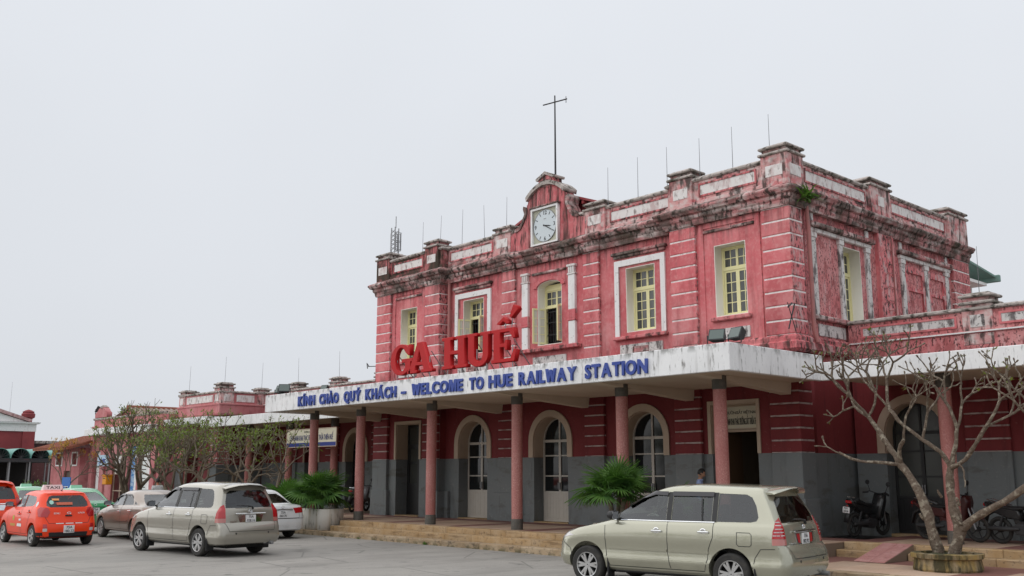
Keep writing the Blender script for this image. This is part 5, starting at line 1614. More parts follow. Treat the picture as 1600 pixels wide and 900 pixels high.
_cache = {}
def shell(kind, D):
    """body with wheel arches, hollow cabin and window openings cut out; cached per kind"""
    if kind in _cache: return _cache[kind]
    solid = loft([ring(s) for s in D['rings']]).data('body_solid')
    bm = bmesh.new(); bm.from_mesh(solid); bmesh.ops.remove_doubles(bm, verts=bm.verts[:], dist=.0005); bmesh.ops.recalc_face_normals(bm, faces=bm.faces[:]); bm.to_mesh(solid); bm.free()
    sk = Skin(solid)
    cuts = []
    for ax in D['axles']:
        for sg in (-1, 1):
            mb = MB().lathe([(D['arch'], .52), (D['arch'], 1.4)] if sg > 0 else [(D['arch'], -1.4), (D['arch'], -.52)], 40, axis='y', c=(ax, 0, D['r'] + .02))
            me = mb.data('cut')
            bm = bmesh.new(); bm.from_mesh(me); bmesh.ops.recalc_face_normals(bm, faces=bm.faces[:]); bm.to_mesh(me); bm.free()
            cuts.append(me)
    cav = loft([ring(s) for s in D['cavity']]).data('cav')
    bm = bmesh.new(); bm.from_mesh(cav); bmesh.ops.remove_doubles(bm, verts=bm.verts[:], dist=.0005); bmesh.ops.recalc_face_normals(bm, faces=bm.faces[:]); bm.to_mesh(cav); bm.free()
    cuts.append(cav)
    for p in D['side_win']:
        cuts.append(hexa([(x, .35, z) for x, z in p], [(x, 1.3, z) for x, z in p]))
        cuts.append(hexa([(x, -.35, z) for x, z in p], [(x, -1.3, z) for x, z in p]))
    p = D['windscreen']; cuts.append(hexa([(D['ws_x'], y, z) for y, z in p], [(3.0, y, z) for y, z in p]))
    p = D['rear_win']; cuts.append(hexa([(D['rw_x'], y, z) for y, z in p], [(-3.2, y, z) for y, z in p]))
    body = mesh_bool(solid.copy(), cuts)
    for pl in body.polygons: pl.use_smooth = True
    body.set_sharp_from_angle(angle=R(32))
    _cache[kind] = (body, sk)
    return _cache[kind]

def car(kind, D, loc, heading, mpaint, label, plate=None, cat='car', group=None, glass=None):
    body, sk = shell(kind, D)
    c = empty(D.get('name', 'car'), loc, heading, label, cat, group)
    link('body', body.copy(), mpaint, c)
    gls = glass or M['car_glass']
    for p in D['side_win']:
        for v in 'LR': link('side_window', sk.patch(p, v, -.006, 4, 120), gls, c)
    link('windscreen', sk.patch(D['windscreen'], 'F', -.006, 5, 40), M['car_glass'], c)
    link('rear_window', sk.patch(D['rear_win'], 'B', -.004, 5, 40), gls, c)
    for p in D.get('black_side', []):
        for v in 'LR': link('window_trim', sk.patch(p, v, .004, 3), M['black'], c)
    for ax in D['axles']:
        for sg in (-1, 1): wheel(c, ax, sg * D['track'], D['r'], D['tw'], D.get('spokes', 6))
    # dark lining behind wheels, floor
    u = MB()
    x0, x1 = D['floor']
    u.box(x0, x1, -.52, .52, .20, .42)
    u.box(D['axles'][1] - .36, D['axles'][0] + .36, -.40, .40, .28, .60)
    u.tube([(D['axles'][1], -D['track'], D['r']), (D['axles'][1], D['track'], D['r'])], .05, 8).tube([(D['axles'][0], -D['track'], D['r']), (D['axles'][0], D['track'], D['r'])], .04, 8)
    u.build('underbody', M['under'], c)
    # interior
    for sx, sy in D['seats']:
        s = MB()
        s.cbox(sx - .05, sx + .48, sy - .24, sy + .24, .55, .80, .05)
        s.add([(sx - .02, sy - .24, .78), (sx - .02, sy + .24, .78), (sx - .22, sy + .21, 1.22), (sx - .22, sy - .21, 1.22), (sx - .16, sy - .24, .74), (sx - .16, sy + .24, .74), (sx - .32, sy + .21, 1.20), (sx - .32, sy - .21, 1.20)],
              [(0, 1, 2, 3), (7, 6, 5, 4), (0, 4, 5, 1), (1, 5, 6, 2), (2, 6, 7, 3), (3, 7, 4, 0)])
        s.cbox(sx - .33, sx - .22, sy - .12, sy + .12, 1.22, 1.40, .03)
        dz = D.get('seat_dz', 0)
        s.v = [(x, y, z + (dz if z > .9 else dz * .4)) for x, y, z in s.v]
        s.build('seat', M['seat'], c)
    wx = D['wheel_x']
    sw = MB()
    pts = [(wx + .10 * math.sin(R(a)), .36 + .18 * math.cos(R(a)), .98 + .17 * math.sin(R(a))) for a in range(0, 361, 20)]
    sw.tube(pts, .015, 6, cap=False).tube([(wx, .36, .98), (wx + .25, .36, .90)], .03, 6)
    sw.build('steering_wheel', M['black'], c)
    MB().cbox(wx + .18, wx + .55, -.62, .62, .70, D['dash_z'], .05).build('dashboard', M['black'], c)
    # seams
    for pts in D['seams']:
        for v in 'LR': sk.line(pts, v, .010).build('door_seam', M['black'], c)
    for pts in D.get('rear_seams', []): sk.line(pts, 'B', .010).build('tailgate_seam', M['black'], c)
    for pts in D.get('hood_seams', []):
        sk.line(pts, 'T', .010).build('bonnet_seam', M['black'], c)
    # handles
    for hx, hz in D['handles']:
        for sg in (1, -1):
            h, n = sk.hit((hx, 3 * sg, hz), (0, -sg, 0))
            y = h.y
            b = MB().cbox(hx - .10, hx + .10, y - .012 if sg > 0 else y - .035, y + .035 if sg > 0 else y + .012, hz - .016, hz + .016, .008)
            o = b.build('door_handle', D['handle_mat'] or mpaint, c)
            MB().lathe([(.001, 0), (.062, 0), (.062, .004), (.05, .006)], 20, axis='y', c=(hx + .01, y - .003 if sg > 0 else y - .003, hz)).build('handle_recess', M['chrome'] if D['handle_mat'] else M['black'], o)
    # mirrors
    mx, mz = D['mirror']
    for sg in (1, -1):
        h, n = sk.hit((mx, 3 * sg, mz), (0, -sg, 0))
        y = h.y
        b = MB()
        def e_(k): return [(mx + .02 + px * k, y + sg * (.06 + .0 + (py + .10)), mz + .05 + pz * k) for px, py, pz in ()]
        vs = []; nn = 12
        for (xx, k) in ((.07, .55), (.045, .9), (-.02, 1.0), (-.06, .96)):
            for i in range(nn):
                a = 2 * math.pi * i / nn
                cy, cz = math.copysign(abs(math.cos(a)) ** .6, math.cos(a)), math.copysign(abs(math.sin(a)) ** .6, math.sin(a))
                vs.append((mx + xx, y + sg * (.15 + .105 * cy * k), mz + .06 + .075 * cz * k))
        fs = [(j * nn + i, j * nn + (i + 1) % nn, (j + 1) * nn + (i + 1) % nn, (j + 1) * nn + i) for j in range(3) for i in range(nn)]
        fs += [tuple(range(nn)), tuple(reversed(range(3 * nn, 4 * nn)))]
        b.add(vs, fs)
        b.tube([(mx, y - sg * .01, mz), (mx, y + sg * .08, mz + .02)], .022, 6)
        m_ = b.build('wing_mirror', D['mirror_mat'] or M['black'], c, smooth=50)
        MB().box(mx - .066, mx - .062, y + sg * .06, y + sg * .24, mz, mz + .12).build('mirror_glass', M['chrome'], m_)
    # lamps
    for nm, m_, kind_, poly, off in D['lamps']:
        for sg in (1, -1):
            if kind_ == 'B': pp = [(y * sg, z) for y, z in poly]; vw = 'B'
            elif kind_ == 'F': pp = [(y * sg, z) for y, z in poly]; vw = 'F'
            elif kind_ == 'S': pp = poly; vw = 'L' if sg > 0 else 'R'
            else:   # diagonal: (dx, dy), corner centre
                dv = Vector((kind_[0], -kind_[1] * sg, 0)); vw = ('d', dv, (kind_[2], kind_[3] * sg, 0))
                pp = [(u * sg, z) for u, z in poly]
            link(nm, solidify(sk.patch(pp, vw, off, 3), .02), M[m_], c)
    # plate
    if plate:
        py, pz, pw, ph = D['plate']
        h, n = sk.hit((-5, py, pz), (1, 0, 0))
        x = h.x - .012
        P = MB().cbox(x - .006, x + .02, py - pw / 2, py + pw / 2, pz - ph / 2, pz + ph / 2, .004).build('number_plate', M['plate'], c)
        rows = plate.split('/')
        for i, t in enumerate(rows):
            me = text_mesh(t, ph * (.34 if len(rows) > 1 else .6), .002, .02)
            xs = [v.co.x for v in me.vertices]; k = min(1.0, pw * .86 / (max(xs) - min(xs)))
            me.transform(Matrix.Rotation(R(-90), 4, 'Z') @ Matrix.Scale(k, 4, (1, 0, 0)))
            zz = pz + (ph * (.09 if i == 0 else -.41) if len(rows) > 1 else -ph * .3)
            link('plate_number', me, M['print'], P, loc=(x - .008, py, zz))
    return c, sk

def rear_text(sk, c, body, y, z, h, m, bold=.01, squeeze=1, name='lettering', off=.008):
    hp, n = sk.hit((-5, y, z + h / 2), (1, 0, 0))
    me = text_mesh(body, h, .003, bold, squeeze)
    tilt = math.atan2(n.z, -n.x)
    me.transform(Matrix.Rotation(R(-90), 4, 'Z'))
    return link(name, me, m, c, loc=(hp.x - off, y, z), rot=(0, tilt, 0))

# ---------------------------------------------------------------- people carrier
def mpv_spec():
    W = .885
    D = dict(name='people_carrier')
    belt = [(2.0, .90), (1.5, .985), (1.0, 1.06), (.2, 1.085), (-1.0, 1.10), (-2.4, 1.11)]
    D['rings'] = [
        dict(xf=1.98, xr=-2.20, w=W * .90, z=.27, rf=.30, rr=.14, bf=.12, br=.04),
        dict(xf=2.12, xr=-2.33, w=W * .955, z=.31, rf=.34, rr=.16, bf=.16, br=.05),
        dict(xf=2.18, xr=-2.38, w=W * .993, z=.42, rf=.36, rr=.17, bf=.18, br=.05),
        dict(xf=2.185, xr=-2.385, w=W * 1.002, z=.475, rf=.36, rr=.17, bf=.18, br=.05),
        dict(xf=2.19, xr=-2.39, w=W * .984, z=.53, rf=.36, rr=.17, bf=.19, br=.05),
        dict(xf=2.17, xr=-2.37, w=W * .986, z=.66, rf=.36, rr=.16, bf=.19, br=.05),
        dict(xf=2.14, xr=-2.33, w=W * .990, z=.74, rf=.36, rr=.15, bf=.19, br=.05),
        dict(xf=2.10, xr=-2.275, w=W * .998, z=[(2.1, .79), (1.0, .82), (-2.3, .80)], rf=.36, rr=.12, bf=.19, br=.05),
        dict(xf=2.03, xr=-2.26, w=W * .985, z=[(2.0, .86), (1.3, .92), (0, .95), (-2.3, .95)], rf=.38, rr=.11, bf=.20, br=.06),
        dict(xf=1.90, xr=-2.245, w=W * .968, z=[(1.9, .915), (1.3, .985), (.9, 1.03), (0, 1.05), (-2.3, 1.06)], rf=.40, rr=.10, bf=.22, br=.07),
        dict(xf=1.72, xr=-2.235, w=W * .948, z=[(1.7, .955), (1.2, 1.02), (.9, 1.065), (0, 1.085), (-2.3, 1.095)], rf=.42, rr=.10, bf=.24, br=.08, crown=.010),
        dict(xf=1.40, xr=-2.225, w=W * .930, z=[(1.4, 1.025), (1.0, 1.075), (.2, 1.10), (-2.3, 1.115)], rf=.40, rr=.10, bf=.26, br=.08, crown=.012),
        dict(xf=1.18, xr=-2.215, w=W * .918, z=[(1.2, 1.085), (.9, 1.105), (.2, 1.12), (-2.3, 1.135)], rf=.32, rr=.10, bf=.26, br=.08, tf=.06),
        dict(xf=.98, xr=-2.18, w=W * .882, z=[(1.0, 1.21), (.5, 1.24), (-2.2, 1.25)], rf=.26, rr=.12, bf=.25, br=.09, tf=.07),
        dict(xf=.68, xr=-2.11, w=W * .832, z=[(.7, 1.38), (.2, 1.40), (-2.2, 1.40)], rf=.22, rr=.14, bf=.24, br=.10, tf=.06),
        dict(xf=.40, xr=-2.03, w=W * .785, z=[(.4, 1.525), (.0, 1.54), (-2.2, 1.54)], rf=.18, rr=.15, bf=.22, br=.10, tf=.05),
        dict(xf=.20, xr=-1.98, w=W * .745, z=[(.2, 1.615), (-.2, 1.635), (-2.2, 1.62)], rf=.16, rr=.15, bf=.20, br=.10, tf=.05),
        dict(xf=.04, xr=-1.96, w=W * .69, z=[(.04, 1.670), (-.5, 1.695), (-2.1, 1.665)], rf=.15, rr=.15, bf=.18, br=.09),
        dict(xf=-.14, xr=-1.90, w=W * .58, z=[(-.1, 1.708), (-.7, 1.728), (-2.0, 1.695)], rf=.14, rr=.13, bf=.14, br=.07),
        dict(xf=-.36, xr=-1.78, w=W * .34, z=[(-.3, 1.732), (-.8, 1.745), (-1.8, 1.715)], rf=.10, rr=.10, bf=.08, br=.04),
    ]
    D['cavity'] = [
        dict(xf=1.02, xr=-2.14, w=W * .86, z=.50, rf=.15, rr=.10, bf=.1, br=.05),
        dict(xf=1.02, xr=-2.13, w=W * .86, z=1.00, rf=.15, rr=.10, bf=.1, br=.05),
        dict(xf=1.00, xr=-2.12, w=W * .845, z=1.12, rf=.20, rr=.10, bf=.2, br=.06),
        dict(xf=.56, xr=-2.04, w=W * .785, z=1.38, rf=.18, rr=.12, bf=.22, br=.09),
        dict(xf=.16, xr=-1.93, w=W * .705, z=1.58, rf=.14, rr=.12, bf=.2, br=.09),
        dict(xf=-.12, xr=-1.86, w=W * .60, z=1.655, rf=.12, rr=.12, bf=.15, br=.07)]
    D['axles'] = (1.375, -1.375); D['arch'] = .385; D['r'] = .328; D['track'] = .765; D['tw'] = .20
    D['side_win'] = [
        [(1.02, 1.125), (.80, 1.125), (.80, 1.245)],
        [(.76, 1.125), (-.20, 1.13), (-.20, 1.585), (.04, 1.585), (.30, 1.50), (.58, 1.355), (.76, 1.25)],
        [(-.30, 1.13), (-1.04, 1.135), (-1.04, 1.59), (-.30, 1.59)],
        [(-1.14, 1.135), (-1.72, 1.14), (-1.82, 1.16), (-1.85, 1.22), (-1.80, 1.40), (-1.72, 1.53), (-1.62, 1.575), (-1.14, 1.588)]]
    D['black_side'] = [
        [(-.205, 1.128), (-.295, 1.128), (-.295, 1.60), (-.205, 1.60)],
        [(-1.045, 1.128), (-1.135, 1.128), (-1.135, 1.60), (-1.045, 1.60)],
        [(.80, 1.128), (.762, 1.128), (.762, 1.255), (.80, 1.24)],
        [(-.86, 1.13), (-.885, 1.13), (-.855, 1.50), (-.83, 1.50)],
        [(1.10, 1.112), (-1.10, 1.118), (-1.10, 1.134), (.3, 1.128), (1.06, 1.126)]]
    D['windscreen'] = [(-.60, 1.20), (.60, 1.20), (.52, 1.40), (.45, 1.56), (.30, 1.585), (-.30, 1.585), (-.45, 1.56), (-.52, 1.40)]; D['ws_x'] = -.6
    D['rear_win'] = [(-.64, 1.14), (.64, 1.14), (.62, 1.28), (.54, 1.48), (.44, 1.545), (-.44, 1.545), (-.54, 1.48), (-.62, 1.28)]; D['rw_x'] = -1.7
    D['floor'] = (-2.1, 1.9)
    D['seats'] = [(.10, .37), (.10, -.37), (-.80, .37), (-.80, -.37), (-1.62, .32), (-1.62, -.32)]
    D['wheel_x'] = .62; D['dash_z'] = 1.08
    D['seams'] = [
        [(1.00, 1.09), (.985, .80), (.96, .50), (.90, .345)],
        [(-.245, 1.12), (-.25, .60), (-.30, .36)],
        [(-1.09, 1.12), (-1.08, .88), (-1.0, .70), (-.98, .55), (-.92, .36)],
        [(.90, .345), (-.92, .345)],
        [(-1.755, .44), (-1.80, .60), (-1.90, .735), (-2.12, .745), (-2.20, .76)],
        [(1.70, .42), (1.74, .60), (1.90, .70), (1.98, .74)],
        [(-1.50, .98), (-1.72, .98), (-1.75, .95), (-1.75, .80), (-1.72, .77), (-1.53, .77), (-1.50, .80), (-1.50, .98)]]
    D['rear_seams'] = [[(-.70, 1.13), (-.70, .80), (-.62, .60), (.62, .60), (.70, .80), (.70, 1.13)]]
    D['hood_seams'] = []
    D['handles'] = [(-.05, .955), (-.92, .965)]
    D['handle_mat'] = M['chrome']
    D['mirror'] = (.80, 1.14); D['mirror_mat'] = None
    D['lamps'] = [
        ('tail_light', 'lamp_red', (1, 1, -2.2, .80), [(-.115, .90), (.115, .90), (.10, 1.02), (.03, 1.17), (-.04, 1.22), (-.09, 1.10)], .008),
        ('reversing_light', 'lamp_pink', (1, 1, -2.2, .80), [(-.12, .805), (.12, .805), (.118, .895), (-.118, .895)], .008),
        ('headlight', 'lamp_clear', (-1, 1, 1.85, .62), [(-.30, .83), (.02, .76), (.22, .78), (.30, .93), (.10, .93), (-.14, .88)], .006)]
    D['plate'] = (.0, .885, .28, .17)
    D['spokes'] = 6
    return D

def mpv(loc, heading, pm, label, plate, red_insets=False, cat='car', glass=None, group=None):
    D = mpv_spec()
    c, sk = car('mpv', D, loc, heading, pm, label, plate, cat, group, glass)
    # rear spoiler
    vs = []
    prof = [(-1.86, 1.672), (-2.02, 1.668), (-2.16, 1.655), (-2.20, 1.635), (-2.14, 1.632), (-1.95, 1.628)]
    ys = [-.60, -.55, -.3, 0, .3, .55, .60]
    n = len(prof)
    mb = MB()
    for y in ys:
        k = 1 - (abs(y) / .62) ** 4 * .35
        for x, z in prof: mb.v.append((-1.86 + (x + 1.86) * k + .05 * (y / .6) ** 2, y, z + .045 - .10 * (abs(y) / .6) ** 2.5))
    for i in range(len(ys) - 1):
        for j in range(n):
            a, b = i * n + j, i * n + (j + 1) % n
            mb.f.append((a, a + n, b + n, b)); mb.m.append(0)
    mb.f += [tuple(range(n)), tuple(reversed(range((len(ys) - 1) * n, len(ys) * n)))]; mb.m += [0, 0]
    mb.build('rear_spoiler', pm, c, smooth=50)
    # chrome garnish, wiper, side mouldings, visors, exhaust, mud flaps, badge
    h, n_ = sk.hit((-5, 0, 1.005), (1, 0, 0)); gx = h.x
    MB().cbox(gx - .035, gx + .01, -.42, .42, .985, 1.018, .010).build('chrome_garnish', M['chrome'], c)
    if red_insets:
        for sg in (-1, 1):
            for q in range(5):
                z = .945 + q * .05; hw_ = .105 - .015 * q
                link('lamp_strip', sk.patch([(-hw_ * .9 * sg, z), (hw_ * sg * (1 - .05 * q), z), (hw_ * sg * (1 - .05 * q), z + .012), (-hw_ * .9 * sg, z + .012)], ('d', Vector((1, -sg, 0)), (-2.2, .80 * sg, 0)), .011, 2), M['lamp_clear'], c)
            link('red_reflector', solidify(sk.patch([(sg * .20, .815), (sg * .28, .83), (sg * .31, .965), (sg * .20, .965)], 'B', .010, 1), .012), M['lamp_red'], c)
            link('chrome_surround', solidify(sk.patch([(sg * .15, .795), (sg * .29, .80), (sg * .325, .83), (sg * .35, .975), (sg * .32, .975), (sg * .29, .83), (sg * .15, .812)], 'B', .008, 1), .012), M['chrome'], c)
    else:
        link('chrome_surround', solidify(sk.patch([(-.36, .975), (-.30, .805), (.30, .805), (.36, .975)], 'B', .004, 2), .010), M['chrome'], c)
    h, n_ = sk.hit((-5, 0, 1.12), (1, 0, 0))
    wp = MB().tube([(h.x - .03, -.06, 1.115), (h.x - .045, -.02, 1.16), (h.x - .03, .12, 1.185), (h.x - .01, .36, 1.19)], [.028, .022, .014, .010], 6)
    wp.build('rear_wiper', M['black'], c)
    h, n_ = sk.hit((-5, 0, 1.07), (1, 0, 0))
    bd = MB()
    for rx, rz in ((.055, .038), (.022, .036), (.040, .014)):
        bd.tube([(h.x - .012, rx * math.cos(R(a)), 1.068 + (.012 if rz < .02 else 0) + rz * math.sin(R(a))) for a in range(0, 361, 24)], .006, 5, cap=False)
    bd.build('badge', M['chrome'], c)
    rear_text(sk, c, 'INNOVA', .46, .80, .035, M['chrome'], name='badge_lettering')
    for v, sg in (('L', 1), ('R', -1)):
        for a, b in ((.93, -.235), (-.26, -1.0)):
            link('side_moulding', solidify(sk.patch([(a, .655), (a - .02, .625), (b, .625), (b - (.0), .665), (a - .01, .668)], v, .016, 4), .02), pm, c)
        for w_ in ([(.06, 1.602), (.32, 1.515), (.62, 1.36), (.58, 1.335), (.30, 1.475), (.04, 1.545), (-.20, 1.535), (-.20, 1.602)], [(-.29, 1.605), (-1.06, 1.602), (-1.06, 1.53), (-.29, 1.533)]):
            link('window_visor', solidify(sk.patch(w_, v, .022, 2), .006), M['visor'], c)
        sk.line([(1.06, 1.118), (-1.10, 1.126)], v, .014, .008).build('chrome_sill', M['chrome'], c)
        sk.line([(.95, .50), (-.95, .50)], v, .006, .001).build('crease', pm, c)
        y = .78 * sg
        MB().cbox(.92, .95, y - .11, y + .10, .14, .48, .01).build('mud_flap', M['black'], c)
        MB().cbox(-1.80, -1.77, y - .11, y + .10, .14, .44, .01).build('mud_flap', M['black'], c)
        MB().cbox(.85, -.90, .70 * sg - .08, .70 * sg + .08, .235, .30, .02).build('side_step', M['black'], c)
    MB().lathe([(.040, -2.42), (.040, -2.10)], 14, axis='x', c=(0, -.55, .30)).build('exhaust_pipe', M['steel'], c, smooth=40)
    for y in (-.45, .45):
        h, n_ = sk.hit((-5, y, .55), (1, 0, 0))
        MB().lathe([(.022, -.004), (.022, .004)], 12, axis='x', c=(h.x, y, .55)).build('parking_sensor', M['black'], c)
    h, n_ = sk.hit((5, 0, .72), (-1, 0, 0))
    link('grille', solidify(sk.patch([(-.40, .70), (.40, .70), (.46, .84), (-.46, .84)], 'F', .006, 3), .02), M['black'], c)
    return c, sk

silver = paint('champagne_metallic_paint', (.385, .378, .295), metal=.5, rough=.2)
champagne = paint('silver_beige_metallic_paint', (.35, .33, .28), metal=.45, rough=.22)
near_, _ = mpv((10.70, -6.93, 0), R(-171.2), silver, 'pale green champagne people carrier parked nearest, before the station steps', '75A/002.92', True)
near_.scale = (1.03, 1.03, 1.02)
mpv((-2.36, -9.93, 0), R(-173.5), champagne, 'beige silver people carrier with rear tail lights facing, beside the white sedan', '75A/028.16')
orange = paint('orange_taxi_paint', (.78, .050, .008), metal=0.0, rough=.35, coat=.35)
tx, tsk = mpv((-14.55, -12.1, 0), R(180), orange, 'orange people carrier taxi cut off by the left edge of the picture', '75A/151.09', cat='taxi')

# ---------------------------------------------------------------- small hatchback taxi
def hatch_spec():
    W = .80
    D = dict(name='hatchback')
    D['rings'] = [
        dict(xf=1.72, xr=-1.66, w=W * .90, z=.24, rf=.32, rr=.20, bf=.14, br=.05),
        dict(xf=1.84, xr=-1.77, w=W * .955, z=.28, rf=.36, rr=.24, bf=.18, br=.06),
        dict(xf=1.88, xr=-1.80, w=W * .99, z=.40, rf=.38, rr=.26, bf=.20, br=.07),
        dict(xf=1.88, xr=-1.80, w=W, z=.52, rf=.38, rr=.26, bf=.20, br=.07),
        dict(xf=1.85, xr=-1.77, w=W, z=.62, rf=.38, rr=.25, bf=.20, br=.07),
        dict(xf=1.79, xr=-1.71, w=W * .995, z=[(1.8, .70), (0, .74), (-1.8, .74)], rf=.38, rr=.24, bf=.20, br=.07),
        dict(xf=1.68, xr=-1.68, w=W * .98, z=[(1.7, .78), (1.0, .84), (0, .87), (-1.8, .90)], rf=.40, rr=.24, bf=.22, br=.08),
        dict(xf=1.48, xr=-1.655, w=W * .96, z=[(1.5, .85), (1.0, .91), (0, .95), (-1.8, 1.0)], rf=.42, rr=.24, bf=.24, br=.09),
        dict(xf=1.20, xr=-1.63, w=W * .935, z=[(1.2, .93), (.9, .965), (0, .985), (-1.8, 1.05)], rf=.40, rr=.24, bf=.26, br=.10, crown=.012),
        dict(xf=1.02, xr=-1.61, w=W * .915, z=[(1.0, .985), (.7, 1.0), (0, 1.01), (-1.8, 1.08)], rf=.30, rr=.24, bf=.25, br=.11, tf=.06),
        dict(xf=.76, xr=-1.55, w=W * .87, z=[(.76, 1.13), (.3, 1.14), (-1.6, 1.18)], rf=.26, rr=.24, bf=.24, br=.12, tf=.06),
        dict(xf=.48, xr=-1.46, w=W * .815, z=[(.48, 1.28), (0, 1.295), (-1.6, 1.30)], rf=.22, rr=.22, bf=.22, br=.12, tf=.05),
        dict(xf=.28, xr=-1.40, w=W * .765, z=[(.28, 1.375), (-.2, 1.39), (-1.5, 1.375)], rf=.18, rr=.20, bf=.20, br=.12),
        dict(xf=.12, xr=-1.40, w=W * .70, z=[(.12, 1.430), (-.4, 1.450), (-1.4, 1.41)], rf=.16, rr=.18, bf=.18, br=.10),
        dict(xf=-.06, xr=-1.34, w=W * .58, z=[(-.06, 1.463), (-.5, 1.480), (-1.3, 1.44)], rf=.14, rr=.14, bf=.14, br=.08),
        dict(xf=-.26, xr=-1.22, w=W * .34, z=[(-.2, 1.482), (-.6, 1.492), (-1.2, 1.46)], rf=.10, rr=.10, bf=.08, br=.04)]
    D['cavity'] = [
        dict(xf=.90, xr=-1.52, w=W * .84, z=.48, rf=.15, rr=.15, bf=.1, br=.05),
        dict(xf=.90, xr=-1.51, w=W * .84, z=.92, rf=.15, rr=.15, bf=.1, br=.05),
        dict(xf=.84, xr=-1.50, w=W * .83, z=1.03, rf=.20, rr=.18, bf=.2, br=.08),
        dict(xf=.40, xr=-1.38, w=W * .765, z=1.27, rf=.18, rr=.18, bf=.2, br=.10),
        dict(xf=.10, xr=-1.30, w=W * .68, z=1.385, rf=.14, rr=.14, bf=.18, br=.09),
        dict(xf=-.1, xr=-1.24, w=W * .58, z=1.42, rf=.12, rr=.12, bf=.14, br=.07)]
    D['axles'] = (1.19, -1.195); D['arch'] = .335; D['r'] = .285; D['track'] = .70; D['tw'] = .165
    D['side_win'] = [
        [(.82, 1.02), (-.24, 1.03), (-.22, 1.355), (.08, 1.355), (.30, 1.27), (.60, 1.13)],
        [(-.33, 1.035), (-.98, 1.07), (-1.10, 1.12), (-1.12, 1.20), (-.98, 1.32), (-.30, 1.36)]]
    D['black_side'] = [[(-.245, 1.03), (-.325, 1.03), (-.295, 1.365), (-.22, 1.365)]]
    D['windscreen'] = [(-.56, 1.07), (.56, 1.07), (.50, 1.24), (.42, 1.36), (-.42, 1.36), (-.50, 1.24)]; D['ws_x'] = -.5
    D['rear_win'] = [(-.55, 1.075), (-.46, 1.04), (.46, 1.04), (.55, 1.075), (.54, 1.18), (.46, 1.32), (.38, 1.355), (-.38, 1.355), (-.46, 1.32), (-.54, 1.18)]; D['rw_x'] = -1.15
    D['floor'] = (-1.5, 1.6)
    D['seats'] = [(.05, .34), (.05, -.34), (-.72, .34), (-.72, -.34)]; D['seat_dz'] = -.13
    D['wheel_x'] = .52; D['dash_z'] = .98
    D['seams'] = [[(.84, .98), (.86, .60), (.78, .32)], [(-.28, 1.02), (-.30, .60), (-.34, .32)], [(-1.05, 1.08), (-1.02, .90), (-.90, .72), (-.84, .55), (-.80, .32)], [(.78, .32), (-.80, .32)]]
    D['rear_seams'] = [[(-.58, 1.03), (-.60, .78), (-.52, .62), (.52, .62), (.60, .78), (.58, 1.03)]]
    D['handles'] = [(-.12, .84), (-.88, .90)]; D['handle_mat'] = None
    D['mirror'] = (.62, 1.03); D['mirror_mat'] = None
    D['lamps'] = [
        ('tail_light', 'lamp_red', (1, 1, -1.6, .66), [(-.13, .78), (.10, .80), (.16, .98), (.10, 1.05), (-.10, 1.02), (-.16, .92)], .008),
        ('fog_light', 'lamp_red', 'B', [(.56, .50), (.66, .50), (.66, .60), (.58, .60)], .008),
        ('reversing_light', 'lamp_clear', 'B', [(.56, .41), (.66, .41), (.66, .49), (.56, .49)], .008),
        ('headlight', 'lamp_clear', (-1, 1, 1.55, .55), [(-.25, .66), (.10, .62), (.26, .70), (.28, .84), (.05, .80)], .006)]
    D['plate'] = (.0, .46, .28, .20); D['spokes'] = 5
    return D
